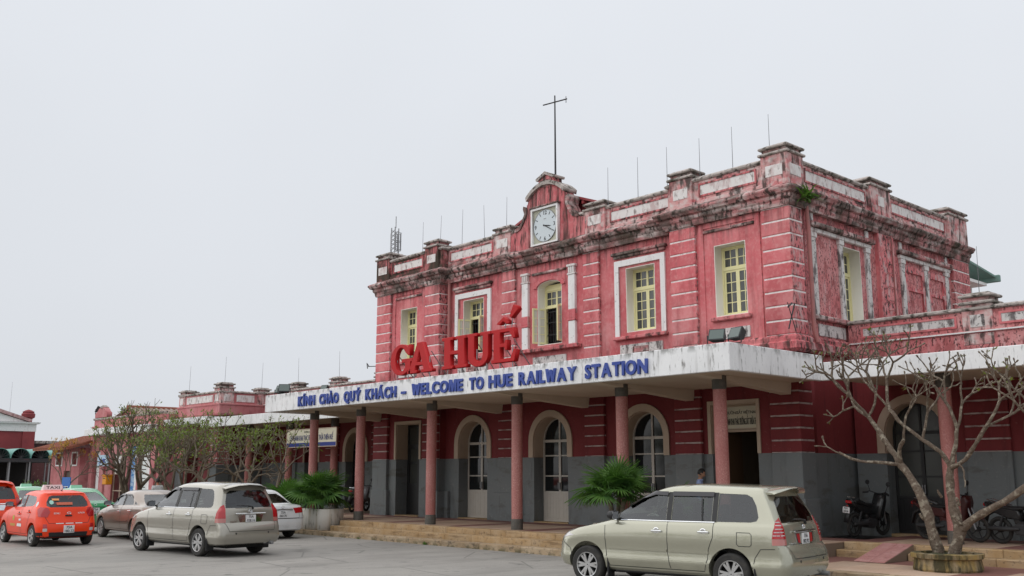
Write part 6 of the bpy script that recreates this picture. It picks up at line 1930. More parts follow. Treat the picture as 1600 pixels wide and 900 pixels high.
def hatch(loc, heading, pm, label, plate):
    c, sk = car('hatch', hatch_spec(), loc, heading, pm, label, plate, 'taxi')
    link('rear_bumper_skirt', solidify(sk.patch([(-.70, .26), (.70, .26), (.72, .385), (-.72, .385)], 'B', .010, 5), .03), M['black'], c)
    for v in 'LR': link('bumper_end', solidify(sk.patch([(-1.50, .26), (-1.70, .27), (-1.72, .385), (-1.53, .385)], v, .010, 2), .03), M['black'], c)
    h, n = sk.hit((-5, 0, .83), (1, 0, 0))
    MB().cbox(h.x - .03, h.x + .02, -.09, .09, .80, .835, .01).build('tailgate_handle', M['black'], c)
    bd = MB(); bd.tube([(h.x - .014, .055 * math.cos(R(a)), .885 + .025 * math.sin(R(a))) for a in range(0, 361, 24)], .006, 5, cap=False)
    bd.build('badge', M['chrome'], c)
    wh = mat('white_vinyl', (.72, .72, .72), .5)
    rear_text(sk, c, '0234.3', .30, .86, .045, wh, .02, name='phone_number')
    rear_text(sk, c, '79.79.79', -.32, .86, .045, wh, .02, name='phone_number')
    for y0, y1 in ((.34, .14), (.09, -.12), (-.17, -.36)):       # illegible small white line of print
        link('white_print', sk.patch([(y0, .603), (y1, .603), (y1, .622), (y0, .622)], 'B', .005, 2), wh, c)
    # stickers in the rear window and on the flank
    def disc_poly(cy, cz, r, n=14): return [(cy + r * math.cos(2 * math.pi * i / n), cz + r * math.sin(2 * math.pi * i / n)) for i in range(n)]
    link('round_sticker', sk.patch(disc_poly(.42, 1.17, .055), 'B', .004, 1), mat('pale_green_vinyl', (.35, .60, .52), .5), c)
    link('orange_sticker', sk.patch([(.22, 1.22), (.40, 1.22), (.40, 1.27), (.22, 1.27)], 'B', .004, 1), mat('orange_vinyl', (.75, .30, .10), .5), c)
    link('red_sticker', sk.patch([(-.12, 1.10), (.30, 1.10), (.30, 1.17), (-.12, 1.17)], 'B', .004, 2), mat('red_vinyl', (.55, .13, .07), .5), c)
    for v in 'LR':
        link('yellow_emblem', sk.patch(disc_poly(.30, .72, .075), v, .004, 1), mat('green_yellow_vinyl', (.42, .42, .05), .5), c)
        link('gold_stripe_mark', sk.patch([(.55, .50), (.12, .50), (.12, .57), (.55, .57)], v, .004, 2), mat('gold_vinyl', (.50, .26, .04), .5), c)
        link('white_marking', sk.patch([(-.16, .66), (-.32, .66), (-.32, .71), (-.16, .71)], v, .004, 1), wh, c)
        link('white_marking', sk.patch([(-.04, .50), (-.40, .50), (-.40, .58), (-.04, .58)], v, .004, 2), wh, c)
        link('round_sticker', sk.patch(disc_poly(-1.28, 1.12, .07), v, .004, 1), wh, c)
    taxi_box(c, -.25, 1.49, 'TAXI', M['plate'], M['print'])
    MB().tube([(-1.0, 0, 1.47), (-1.18, 0, 1.62)], [.008, .004], 5).lathe([(.03, 1.462), (.02, 1.49)], 10, c=(-1.0, 0, 0)).build('aerial', M['black'], c)
    return c, sk
def taxi_box(c, x, z, txt, m, tm, k=1.0):
    b = MB()
    b.add([(x - .09, -.28, z - .01), (x + .09, -.28, z - .01), (x + .09, .28, z - .01), (x - .09, .28, z - .01), (x - .05, -.25, z + .14), (x + .05, -.25, z + .14), (x + .05, .25, z + .14), (x - .05, .25, z + .14)],
          [(0, 3, 2, 1), (4, 5, 6, 7), (0, 1, 5, 4), (1, 2, 6, 5), (2, 3, 7, 6), (3, 0, 4, 7)])
    b.v = [(x + (p[0] - x) * k, p[1] * k, z - .01 + (p[2] - z + .01) * k) for p in b.v]
    o = b.build('roof_sign', m, c)
    if txt:
        me = text_mesh(txt, .075, .003, .02); me.transform(Matrix.Rotation(R(-90), 4, 'Z') @ Matrix.Scale(1.6, 4, (1, 0, 0)))
        link('roof_sign_lettering', me, tm, o, loc=(x - .081, 0, z + .03), rot=(0, .26, 0))
    return o
orange2 = paint('bright_orange_red_taxi_paint', (.84, .050, .006), metal=0.0, rough=.35, coat=.35)
hatch((-8.22, -11.78, 0), R(-179), orange2, 'bright orange red hatchback taxi with white TAXI roof sign', '75A/180.22')
taxi_box(tx, -.4, 1.745, None, M['plate'], M['print'])

# ---------------------------------------------------------------- saloon
def sedan_spec():
    W = .85
    D = dict(name='saloon_car')
    D['rings'] = [
        dict(xf=1.98, xr=-2.02, w=W * .90, z=.24, rf=.32, rr=.20, bf=.14, br=.06),
        dict(xf=2.12, xr=-2.14, w=W * .955, z=.28, rf=.38, rr=.26, bf=.20, br=.08),
        dict(xf=2.18, xr=-2.17, w=W * .99, z=.40, rf=.40, rr=.28, bf=.22, br=.09),
        dict(xf=2.18, xr=-2.17, w=W, z=.52, rf=.40, rr=.28, bf=.22, br=.09),
        dict(xf=2.15, xr=-2.15, w=W, z=.64, rf=.40, rr=.28, bf=.22, br=.09),
        dict(xf=2.08, xr=-2.12, w=W * .99, z=[(2.1, .70), (0, .74), (-2.1, .80)], rf=.40, rr=.27, bf=.22, br=.09),
        dict(xf=1.92, xr=-2.09, w=W * .975, z=[(1.9, .77), (1.0, .84), (0, .87), (-2.1, .92)], rf=.42, rr=.26, bf=.24, br=.10),
        dict(xf=1.66, xr=-2.04, w=W * .955, z=[(1.7, .83), (1.1, .89), (0, .93), (-2.1, .985)], rf=.44, rr=.26, bf=.26, br=.11),
        dict(xf=1.34, xr=-1.86, w=W * .93, z=[(1.35, .905), (1.0, .935), (0, .965), (-1.9, 1.01)], rf=.42, rr=.28, bf=.28, br=.12, crown=.01),
        dict(xf=1.10, xr=-1.64, w=W * .91, z=[(1.1, .96), (.8, .98), (0, .99), (-1.7, 1.025)], rf=.30, rr=.30, bf=.26, br=.14, tf=.06, tr=.06),
        dict(xf=.82, xr=-1.42, w=W * .86, z=[(.82, 1.10), (.3, 1.12), (-1.5, 1.13)], rf=.26, rr=.28, bf=.25, br=.16, tf=.06, tr=.06),
        dict(xf=.52, xr=-1.16, w=W * .80, z=[(.52, 1.25), (0, 1.27), (-1.3, 1.26)], rf=.22, rr=.24, bf=.22, br=.16, tf=.05, tr=.05),
        dict(xf=.30, xr=-.96, w=W * .745, z=[(.30, 1.345), (-.2, 1.365), (-1.0, 1.35)], rf=.18, rr=.20, bf=.20, br=.15),
        dict(xf=.14, xr=-.84, w=W * .68, z=[(.14, 1.400), (-.3, 1.422), (-.9, 1.40)], rf=.16, rr=.18, bf=.18, br=.12),
        dict(xf=-.02, xr=-.74, w=W * .56, z=[(-.02, 1.435), (-.4, 1.450), (-.8, 1.43)], rf=.14, rr=.14, bf=.14, br=.08),
        dict(xf=-.16, xr=-.62, w=W * .32, z=[(-.16, 1.452), (-.4, 1.462), (-.7, 1.45)], rf=.10, rr=.10, bf=.08, br=.04)]
    D['cavity'] = [
        dict(xf=.98, xr=-1.50, w=W * .84, z=.48, rf=.15, rr=.15, bf=.1, br=.05),
        dict(xf=.98, xr=-1.50, w=W * .84, z=.90, rf=.15, rr=.15, bf=.1, br=.05),
        dict(xf=.92, xr=-1.46, w=W * .825, z=1.01, rf=.20, rr=.25, bf=.2, br=.12),
        dict(xf=.42, xr=-1.06, w=W * .75, z=1.24, rf=.18, rr=.20, bf=.2, br=.14),
        dict(xf=.12, xr=-.80, w=W * .66, z=1.355, rf=.14, rr=.15, bf=.18, br=.12),
        dict(xf=-.06, xr=-.70, w=W * .55, z=1.39, rf=.12, rr=.12, bf=.14, br=.07)]
    D['axles'] = (1.30, -1.25); D['arch'] = .345; D['r'] = .30; D['track'] = .735; D['tw'] = .18
    D['side_win'] = [
        [(.88, 1.0), (-.22, 1.01), (-.20, 1.325), (.08, 1.325), (.34, 1.23), (.64, 1.11)],
        [(-.31, 1.012), (-1.02, 1.035), (-.98, 1.10), (-.80, 1.24), (-.62, 1.32), (-.28, 1.33)],
        [(-1.08, 1.04), (-1.28, 1.05), (-1.05, 1.135)]]
    D['black_side'] = [[(-.225, 1.01), (-.305, 1.01), (-.28, 1.34), (-.20, 1.34)]]
    D['windscreen'] = [(-.60, 1.03), (.60, 1.03), (.53, 1.20), (.44, 1.33), (-.44, 1.33), (-.53, 1.20)]; D['ws_x'] = -.4
    D['rear_win'] = [(-.58, 1.055), (.58, 1.055), (.52, 1.20), (.42, 1.325), (-.42, 1.325), (-.52, 1.20)]; D['rw_x'] = -.72
    D['floor'] = (-1.8, 1.8)
    D['seats'] = [(.05, .36), (.05, -.36), (-.66, .36), (-.66, -.36)]; D['seat_dz'] = -.20
    D['wheel_x'] = .58; D['dash_z'] = .95
    D['seams'] = [[(.92, .96), (.93, .60), (.86, .32)], [(-.265, 1.0), (-.28, .60), (-.32, .32)], [(-1.10, 1.03), (-1.06, .86), (-.94, .70), (-.90, .55), (-.85, .32)], [(.86, .32), (-.85, .32)]]
    D['rear_seams'] = [[(-.60, .985), (-.58, .62), (.58, .62), (.60, .985)]]
    D['handles'] = [(-.12, .83), (-.92, .86)]; D['handle_mat'] = M['chrome']
    D['mirror'] = (.68, 1.0); D['mirror_mat'] = None
    D['lamps'] = [
        ('tail_light', 'lamp_red', (1, 1, -2.0, .62), [(-.20, .76), (.20, .78), (.22, .90), (.10, .93), (-.22, .915)], .008),
        ('headlight', 'lamp_clear', (-1, 1, 1.85, .60), [(-.28, .64), (.10, .60), (.30, .68), (.30, .80), (.05, .76)], .006)]
    D['plate'] = (.0, .74, .28, .20); D['spokes'] = 7
    return D
def sedan(loc, heading, pm, label, plate, cat='car', roof=None, moulding=None):
    c, sk = car('sedan', sedan_spec(), loc, heading, pm, label, plate, cat)
    for v in 'LR':
        for w_ in ([(.10, 1.338), (.36, 1.243), (.60, 1.135), (.57, 1.115), (.34, 1.215), (.08, 1.29), (-.20, 1.285), (-.20, 1.34)], [(-.28, 1.342), (-.62, 1.332), (-.80, 1.25), (-.78, 1.225), (-.60, 1.29), (-.28, 1.292)]):
            link('window_visor', solidify(sk.patch(w_, v, .018, 2), .005), M['visor'], c)
        link('side_moulding', solidify(sk.patch([(.85, .535), (-.84, .555), (-.84, .585), (.85, .565)], v, .012, 4), .015), moulding or pm, c)
    h, n = sk.hit((-5, 0, .88), (1, 0, 0))
    MB().cbox(h.x - .03, h.x + .02, -.36, .36, .865, .895, .01).build('boot_garnish', M['chrome'] if not roof else pm, c)
    bd = MB(); bd.tube([(h.x + .0, .05 * math.cos(R(a)), .945 + .03 * math.sin(R(a))) for a in range(0, 361, 24)], .006, 5, cap=False)
    bd.build('badge', M['chrome'], c)
    link('bumper_gap', sk.line([(-.76, .61), (.76, .61)], 'B', .012).data('bumper_gap'), M['black'], c)
    if roof:
        link('roof_panel', sk.patch([(.10, -.50), (.10, .50), (-.80, .50), (-.80, -.50)], 'T', .004, 5), roof, c)
        for sg in (1, -1):
            link('roof_pillar_paint', sk.patch([(-.98, 1.0 + .02), (-1.30, 1.06), (-1.1, 1.16), (-.66, 1.35), (-.62, 1.335)] , 'L' if sg > 0 else 'R', .004, 3), roof, c)
        taxi_box(c, -.25, 1.462, None, pale_green, M['print'], .72)
    return c, sk
brown = paint('brown_metallic_paint', (.24, .185, .145), metal=.4, rough=.28)
whitep = paint('white_car_paint', (.70, .71, .71), metal=0.0, rough=.28)
green = paint('green_taxi_paint', (.012, .27, .085), metal=0.0, rough=.3)
pale_green = paint('pale_green_taxi_roof', (.30, .60, .42), metal=0.0, rough=.35)
sedan((-8.55, -8.82, 0), R(180), brown, 'brown metallic saloon car between the orange taxi and the silver people carrier', '75A/033.08')
sedan((-7.15, -6.05, 0), R(181), whitep, 'white saloon car parked beside the stepped planter', '75A/060.70')
sedan((-13.7, -9.25, 0), R(181), green, 'green taxi saloon with pale roof seen behind the orange hatchback', '75A/120.11', 'taxi', roof=pale_green)
sedan((-19.3, -9.2, 0), R(180), green, 'green taxi saloon with only its roof showing between the two orange taxis', '75A/117.45', 'taxi', roof=pale_green)
# ================================================================== plants
def grow(mb, tips, p, d, ln, r, lvl, rnd, spread=.75, up=.35, shrink=.76, forks=(2, 3), segs=3, wob=.12, rs=.68, n=6):
    """recursive forking limb; returns tips with directions"""
    pts, rad = [p], [r]
    for i in range(segs):
        d = (d + Vector((rnd.uniform(-wob, wob), rnd.uniform(-wob, wob), rnd.uniform(-wob, wob) + up * .12))).normalized()
        p = p + d * ln / segs
        pts.append(p); rad.append(r * (1 - (1 - rs * 1.06) * (i + 1) / segs))
    mb.tube(pts, rad, n if r > .02 else 5)
    if lvl == 0:
        tips.append((p, d)); return
    k = rnd.choice(forks)
    a0 = rnd.uniform(0, 6.28)
    for j in range(k):
        a = a0 + 6.283 * j / k + rnd.uniform(-.4, .4)
        u = d.orthogonal().normalized(); w = d.cross(u)
        sp = spread * rnd.uniform(.65, 1.15)
        nd = (d * math.cos(sp) + (u * math.cos(a) + w * math.sin(a)) * math.sin(sp) + Vector((0, 0, up * .3))).normalized()
        grow(mb, tips, p, nd, ln * shrink * rnd.uniform(.75, 1.15), r * rs * rnd.uniform(.88, 1.05), lvl - 1, rnd, spread, up, shrink, forks, segs, wob, rs, n)

def leaves(tips, rnd, per, size, spread, mats, droop=.1, zmid=None):
    """pointed folded leaf blades round each twig tip; returns mesh with material indices"""
    mb = MB()
    for p, d in tips:
        for k in range(per):
            a = rnd.uniform(0, 6.28)
            u = d.orthogonal().normalized(); w = d.cross(u)
            dd = (d * rnd.uniform(.1, .9) + (u * math.cos(a) + w * math.sin(a)) * rnd.uniform(.5, 1.1) + Vector((0, 0, -droop))).normalized()
            sd = dd.cross(Vector((rnd.uniform(-.4, .4), rnd.uniform(-.4, .4), 1))).normalized()
            s = size * rnd.uniform(.6, 1.25)
            q = p - d * rnd.uniform(0, spread) + Vector((rnd.uniform(-1, 1), rnd.uniform(-1, 1), rnd.uniform(-1, 1))) * spread * .4
            nn = dd.cross(sd)
            pg = mats[0] if zmid is None else max(.06, min(.95, mats[0] + (p.z - zmid) * .45))
            mi = 0 if rnd.random() < pg else 1
            mb.add([q, q + dd * s * .5 + sd * s * .20 + nn * s * .06, q + dd * s, q + dd * s * .5 - sd * s * .20 + nn * s * .06],
                   [(0, 1, 2), (0, 2, 3)], mi)
    return mb

def small_tree(name, loc, seed, label, limbs, h0, ln, lvl, per, size, mats, lm, r=.11, group=None, spread=.62, up=.25, flat=None):
    rnd = random.Random(seed)
    t = empty(name, loc, 0, label, 'tree', group)
    mb = MB(); tips = []
    for j in range(limbs):
        a = 6.283 * j / limbs + rnd.uniform(-.5, .5)
        lean = rnd.uniform(.25, .55)
        d = Vector((math.cos(a) * lean, math.sin(a) * lean, 1)).normalized()
        grow(mb, tips, Vector((math.cos(a) * .12, math.sin(a) * .12, -.05)), d, h0, r, lvl, rnd, spread, up, .74, (2, 2, 3), 3, .14, .70)
        tips_all = tips
    if flat: tips = [(Vector((p.x, p.y, min(p.z, flat + rnd.uniform(-.25, .25)))), d) for p, d in tips]
    mb.build('trunk', M['bark_dark'], t, smooth=60)
    tw = MB()
    zs_ = sorted(p.z for p, d in tips)
    zq = zs_[int(len(zs_) * .18)]
    lf = leaves([t_ for t_ in tips if t_[0].z > zq], rnd, per, size, .22, mats, zmid=zs_[len(zs_) // 2])
    o = lf.build('crown', [M[lm[0]], M[lm[1]]], t)
    return t

# row of small leafy trees before the left wing
small_tree('leafy_tree', (-23.6, -3.2, .0), 11, 'broad brownish green tree before the gabled hall, largest of the row', 5, 1.55, 1.2, 6, 4, .15, (.24,), ('leaf_fresh', 'leaf_brown'), .12, 'small leafy trees before the left wing', spread=.64, up=.22, flat=4.9)
small_tree('leafy_tree', (-18.9, -3.0, .0), 12, 'green tipped tree before the corner pavilion, second largest of the row', 4, 1.45, 1.1, 6, 4, .15, (.30,), ('leaf_fresh', 'leaf_brown'), .10, 'small leafy trees before the left wing', spread=.62, up=.24, flat=4.75)
small_tree('leafy_tree', (-15.2, -2.7, .12), 13, 'sparse pale stemmed tree before the white wing canopy', 3, 1.40, 1.0, 6, 4, .14, (.40,), ('leaf_fresh', 'leaf_brown'), .085, 'small leafy trees before the left wing', spread=.64, up=.22, flat=4.3)
small_tree('leafy_tree', (-12.4, -2.5, .12), 14, 'thin leafy tree nearest the main canopy end', 2, 1.30, .95, 5, 5, .14, (.32,), ('leaf_fresh', 'leaf_brown'), .075, 'small leafy trees before the left wing', spread=.62, up=.24, flat=4.25)
yt = small_tree('leafy_tree', (-36.2, -2.0, 0), 15, 'small tree with orange yellow foliage by the red tiled annex', 2, 1.6, 1.1, 4, 10, .20, (.55,), ('leaf_yellow', 'leaf'), .09, flat=4.6)
yt.scale = (.5, .5, .92)
def shrub(name, loc, seed, label, n, rad, h, lm):
    rnd = random.Random(seed)
    s = empty(name, loc, 0, label, 'shrub')
    st = MB(); tips = []
    for k in range(n):
        a = rnd.uniform(0, 6.28); rr = rad * math.sqrt(rnd.random())
        p = Vector((math.cos(a) * rr, math.sin(a) * rr, h * rnd.uniform(.35, 1.0)))
        d = Vector((p.x * .6, p.y * .6, 1)).normalized()
        st.tube([(p.x * .2, p.y * .2, -.02), tuple(p * .6), tuple(p)], [.012, .008, .005], 4)
        tips.append((p, d))
    st.build('stems', M['bark_dark'], s)
    leaves(tips, rnd, 10, .16, .25, (.8,), ).build('foliage', [M[lm], M['leaf']], s)
    return s
shrub('shrub', (-37.6, -3.2, 0), 3, 'round green shrub growing before the low annex', 70, .9, 1.5, 'fern')
shrub('shrub', (-42.0, -3.4, 0), 4, 'small green shrub beside the vaulted shelter', 50, .8, 1.2, 'fern')

# bare frangipani in the round planter
T = empty('bare_tree', (13.45, -2.35, .15), label='bare knobbly frangipani tree in the mossy ochre planter', cat='tree')
rnd = random.Random(21)
tb_ = MB(); tips = []
V = Vector
def limb(pts, r0, r1, n=9):
    P = [V(p) for p in pts]
    # smooth with Catmull-Rom
    out = []
    for i in range(len(P) - 1):
        a, b, c, d = P[max(i-1, 0)], P[i], P[i+1], P[min(i+2, len(P)-1)]
        for k in range(3):
            t = k / 3
            out.append(.5 * ((2*b) + (-a + c) * t + (2*a - 5*b + 4*c - d) * t*t + (-a + 3*b - 3*c + d) * t**3))
    out.append(P[-1])
    m = len(out)
    rad = [(r0 + (r1 - r0) * i / (m - 1)) * rnd.uniform(.82, 1.20) for i in range(m)]
    tb_.tube([o + V((rnd.uniform(-.008, .008),) * 3) for o in out], rad, n)
    return out[-1], (out[-1] - out[-3]).normalized()
X0, Y0, Z0 = 13.45, -2.35, .15
def W3(x, z, y=0): return (x - X0, y, z - Z0)
def crownlet(p, d, ln, r, lvl, spread=.66, up=.38): grow(tw_, tips, p, d, ln * .98, r * .84, lvl, rnd, spread, up, .78, (2, 2, 3), 4, .22, .81, 6)
tw_ = MB()
# left trunk
e, d = limb([W3(13.30, .42), W3(13.23, .80, -.03), W3(13.12, 1.28, -.05), W3(12.93, 1.76, -.02), W3(12.66, 2.12, .02)], .110, .072)
e1, d1 = limb([tuple(e), W3(12.46, 2.42, .05), W3(12.22, 2.75, .1), W3(11.98, 3.10, .12)], .064, .042)
crownlet(e1, V((-.75, .1, .55)).normalized(), .55, .040, 3)
crownlet(e1, V((-.25, -.3, .9)).normalized(), .62, .040, 4)
crownlet(e1, V((.35, .35, 1)).normalized(), .58, .034, 3)
e2, d2 = limb([tuple(e), W3(12.35, 2.16, -.25), W3(12.0, 2.20, -.40), W3(11.62, 2.36, -.5)], .035, .024, 7)
crownlet(e2, V((-.8, -.1, .5)).normalized(), .30, .018, 1)
e3, d3 = limb([tuple(e), W3(12.72, 2.42, -.12), W3(12.86, 2.60, -.2)], .045, .034, 7)
crownlet(e3, V((.1, -.4, 1)).normalized(), .5, .030, 3)
# right trunk
f, fd = limb([W3(13.55, .42), W3(13.70, .86, .05), W3(13.62, 1.30, .03), W3(13.58, 1.75, .06), W3(13.62, 2.05, .05)], .115, .072)
f1, _ = limb([tuple(f), W3(13.50, 2.36, -.05), W3(13.22, 2.60, -.16), W3(12.88, 2.88, -.22), W3(12.62, 3.22, -.22)], .048, .032)
crownlet(f1, V((-.35, .1, 1)).normalized(), .60, .038, 4)
crownlet(f1, V((-.6, -.5, .7)).normalized(), .52, .030, 3)
crownlet(V(W3(13.22, 2.60, -.16)), V((.15, -.2, 1)).normalized(), .55, .032, 3)
f2, _ = limb([tuple(f), W3(13.72, 2.45, .1), W3(13.78, 2.80, .12)], .048, .036)
crownlet(f2, V((.1, -.1, 1)).normalized(), .58, .040, 4)
crownlet(f2, V((.5, .4, .9)).normalized(), .55, .034, 3)
f3, _ = limb([tuple(f), W3(13.95, 2.20, -.05), W3(14.2, 2.50, -.1), W3(14.42, 2.80, -.12)], .046, .034)
crownlet(f3, V((.5, -.1, .9)).normalized(), .55, .036, 4)
crownlet(f3, V((.8, .3, .4)).normalized(), .50, .030, 3)
f4, _ = limb([W3(13.70, .86, .05), W3(13.95, 1.08, .0), W3(14.3, 1.28, -.05), W3(14.75, 1.52, -.1), W3(15.2, 1.85, -.15)], .085, .06)
crownlet(f4, V((.6, .1, .9)).normalized(), .7, .05, 4)
# hanging dry pod-like twigs and stubs
s1, _ = limb([W3(13.84, 2.15, -.05), W3(13.93, 1.98, -.1), W3(13.95, 1.70, -.12)], .022, .010, 6)
for z, x in ((1.05, 13.10), (1.5, 13.45), (1.36, 13.78), (1.0, 13.8)):
    limb([W3(x, z, -.05), W3(x + rnd.uniform(-.18, .18), z + .14, -.14)], .028, .018, 6)
# blunt tips
for p, d in tips: tw_.tube([p, p + d * .05], [.018, .014], 5)
tb_.add(tw_.v, tw_.f, 1)
tb_.build('trunk', [M['bark'], M['twig']], T, smooth=60)
lv = leaves([t for t in tips if rnd.random() < .35], rnd, 2, .10, .03, (.5,))
lv.build('young_leaves', [M['leaf'], M['leaf_brown']], T)

pt = empty('round_planter', (13.45, -2.35, .15), label='low mossy ochre concrete planter ring holding the bare tree', cat='planter')
n = 10
MB().lathe([(.62, 0), (.635, .04), (.60, .22), (.66, .24), (.665, .32), (.50, .325), (.49, .20)], n, cap=False).build('planter_wall', M['planter_ochre'], pt)
MB().lathe([(.0, .30), (.25, .32), (.50, .26)], 14, cap=False).build('soil', M['soil'], pt, smooth=60)

# fan palms
def fan_leaf(seed):
    rnd = random.Random(seed)
    mb = MB()
    n = 24
    for k in range(n):
        a = R(-125 + 250 * k / (n - 1))
        ln = (.52 + .12 * math.cos(a)) * rnd.uniform(.9, 1.06)
        d = V((math.cos(a), math.sin(a), 0)); s = V((-math.sin(a), math.cos(a), 0))
        w = .030
        dr = rnd.uniform(.06, .16)
        vs = []
        for t, ww, z in ((0, .004, .0), (.35, w, .02), (.68, w * .75, -.02 - dr * .3), (1.0, .003, -.05 - dr)):
            c = d * ln * t + V((0, 0, z))
            vs += [c - s * ww + V((0, 0, .012)), c, c + s * ww + V((0, 0, .012))]
        fs = []
        for i in range(3):
            b = i * 3
            fs += [(b, b+1, b+4, b+3), (b+1, b+2, b+5, b+4)]
        mb.add(vs, fs)
    return mb.data('leaf')
fan_me = [fan_leaf(s) for s in range(5)]
for m_ in fan_me: m_.materials.append(M['palm'])
def palm(loc, seed, label, stems, nl, hgt, rad, scale=1.0):
    rnd = random.Random(seed)
    p = empty('fan_palm', loc, 0, label, 'palm')
    tr = MB(); pe = MB()
    for s in range(stems):
        a = 6.283 * s / stems + rnd.uniform(-.4, .4)
        b = V((math.cos(a) * .10, math.sin(a) * .10, 0)) * (stems > 1)
        h = hgt * rnd.uniform(.65, 1.05)
        top = b * 2.2 + V((0, 0, h))
        tr.tube([b, b * 1.4 + V((0, 0, h * .5)), top], [.065, .055, .05], 8)
        for k in range(nl):
            az = 2.4 * k + rnd.uniform(-.3, .3)
            el = 1.38 - 1.45 * k / nl + rnd.uniform(-.15, .15)
            L_ = rad * rnd.uniform(.75, 1.1)
            d = V((math.cos(az) * math.cos(el), math.sin(az) * math.cos(el), math.sin(el)))
            e = top + d * L_
            mid = top + d * L_ * .5 + V((0, 0, .06))
            pe.tube([top - V((0, 0, .05)), mid, e], [.012, .009, .008], 4)
            o = link('leaf', fan_me[rnd.randrange(5)], None, p, loc=e)
            dd = (d + V((0, 0, -.30))).normalized()
            rt = d.cross(V((0, 0, 1))).normalized()
            up_ = rt.cross(dd).normalized()
            mt = Matrix((dd, -rt, up_)).transposed().to_4x4()
            o.rotation_euler = (mt @ Matrix.Rotation(rnd.uniform(-.35, .35), 4, 'X')).to_euler()
            sc = scale * rnd.uniform(.85, 1.15)
            o.scale = (sc, sc, sc)
    tr.build('trunk', M['bark_dark'], p, smooth=60)
    pe.build('leaf_stalks', M['palm'], p)
    return p
def box_planter(loc, rz, label, l=1.5, w=.9, h=.55):
    e = empty('box_planter', loc, rz, label, 'planter')
    o = extrude2d([rect(-l/2, l/2, -w/2, w/2), rect(-l/2 + .09, l/2 - .09, -w/2 + .09, w/2 - .09)], h, .012)
    o.transform(Matrix.Translation((0, 0, h)) @ Matrix.Rotation(R(-90), 4, 'X') )
    link('planter_wall', o, M['planter'], e)
    MB().box(-l/2 + .08, l/2 - .08, -w/2 + .08, w/2 - .08, .05, h - .08).build('soil', M['soil'], e)
    return e
box_planter((-6.68, -3.68, .152), 0, 'stained white concrete box planter at the left end of the steps', 1.46, .84, .66)
palm((-6.75, -3.68, .68), 31, 'bushy fan palm in the white planter at the left end of the steps', 3, 12, .55, .52, .92)
palm((-8.9, -3.6, .15), 32, 'smaller pale green fan palm half hidden behind the white saloon', 2, 11, .85, .50, .95)
box_planter((6.68, -3.68, .152), 0, 'white planter mostly hidden behind the nearest people carrier', 1.46, .84, .66)
palm((6.35, -3.70, .70), 33, 'large fan palm before the columns behind the nearest people carrier', 3, 13, .78, .48, .80)
palm((8.25, -3.70, .15), 34, 'small fan palm with only leaf tips showing above the people carrier roof', 1, 9, .95, .42, .7)

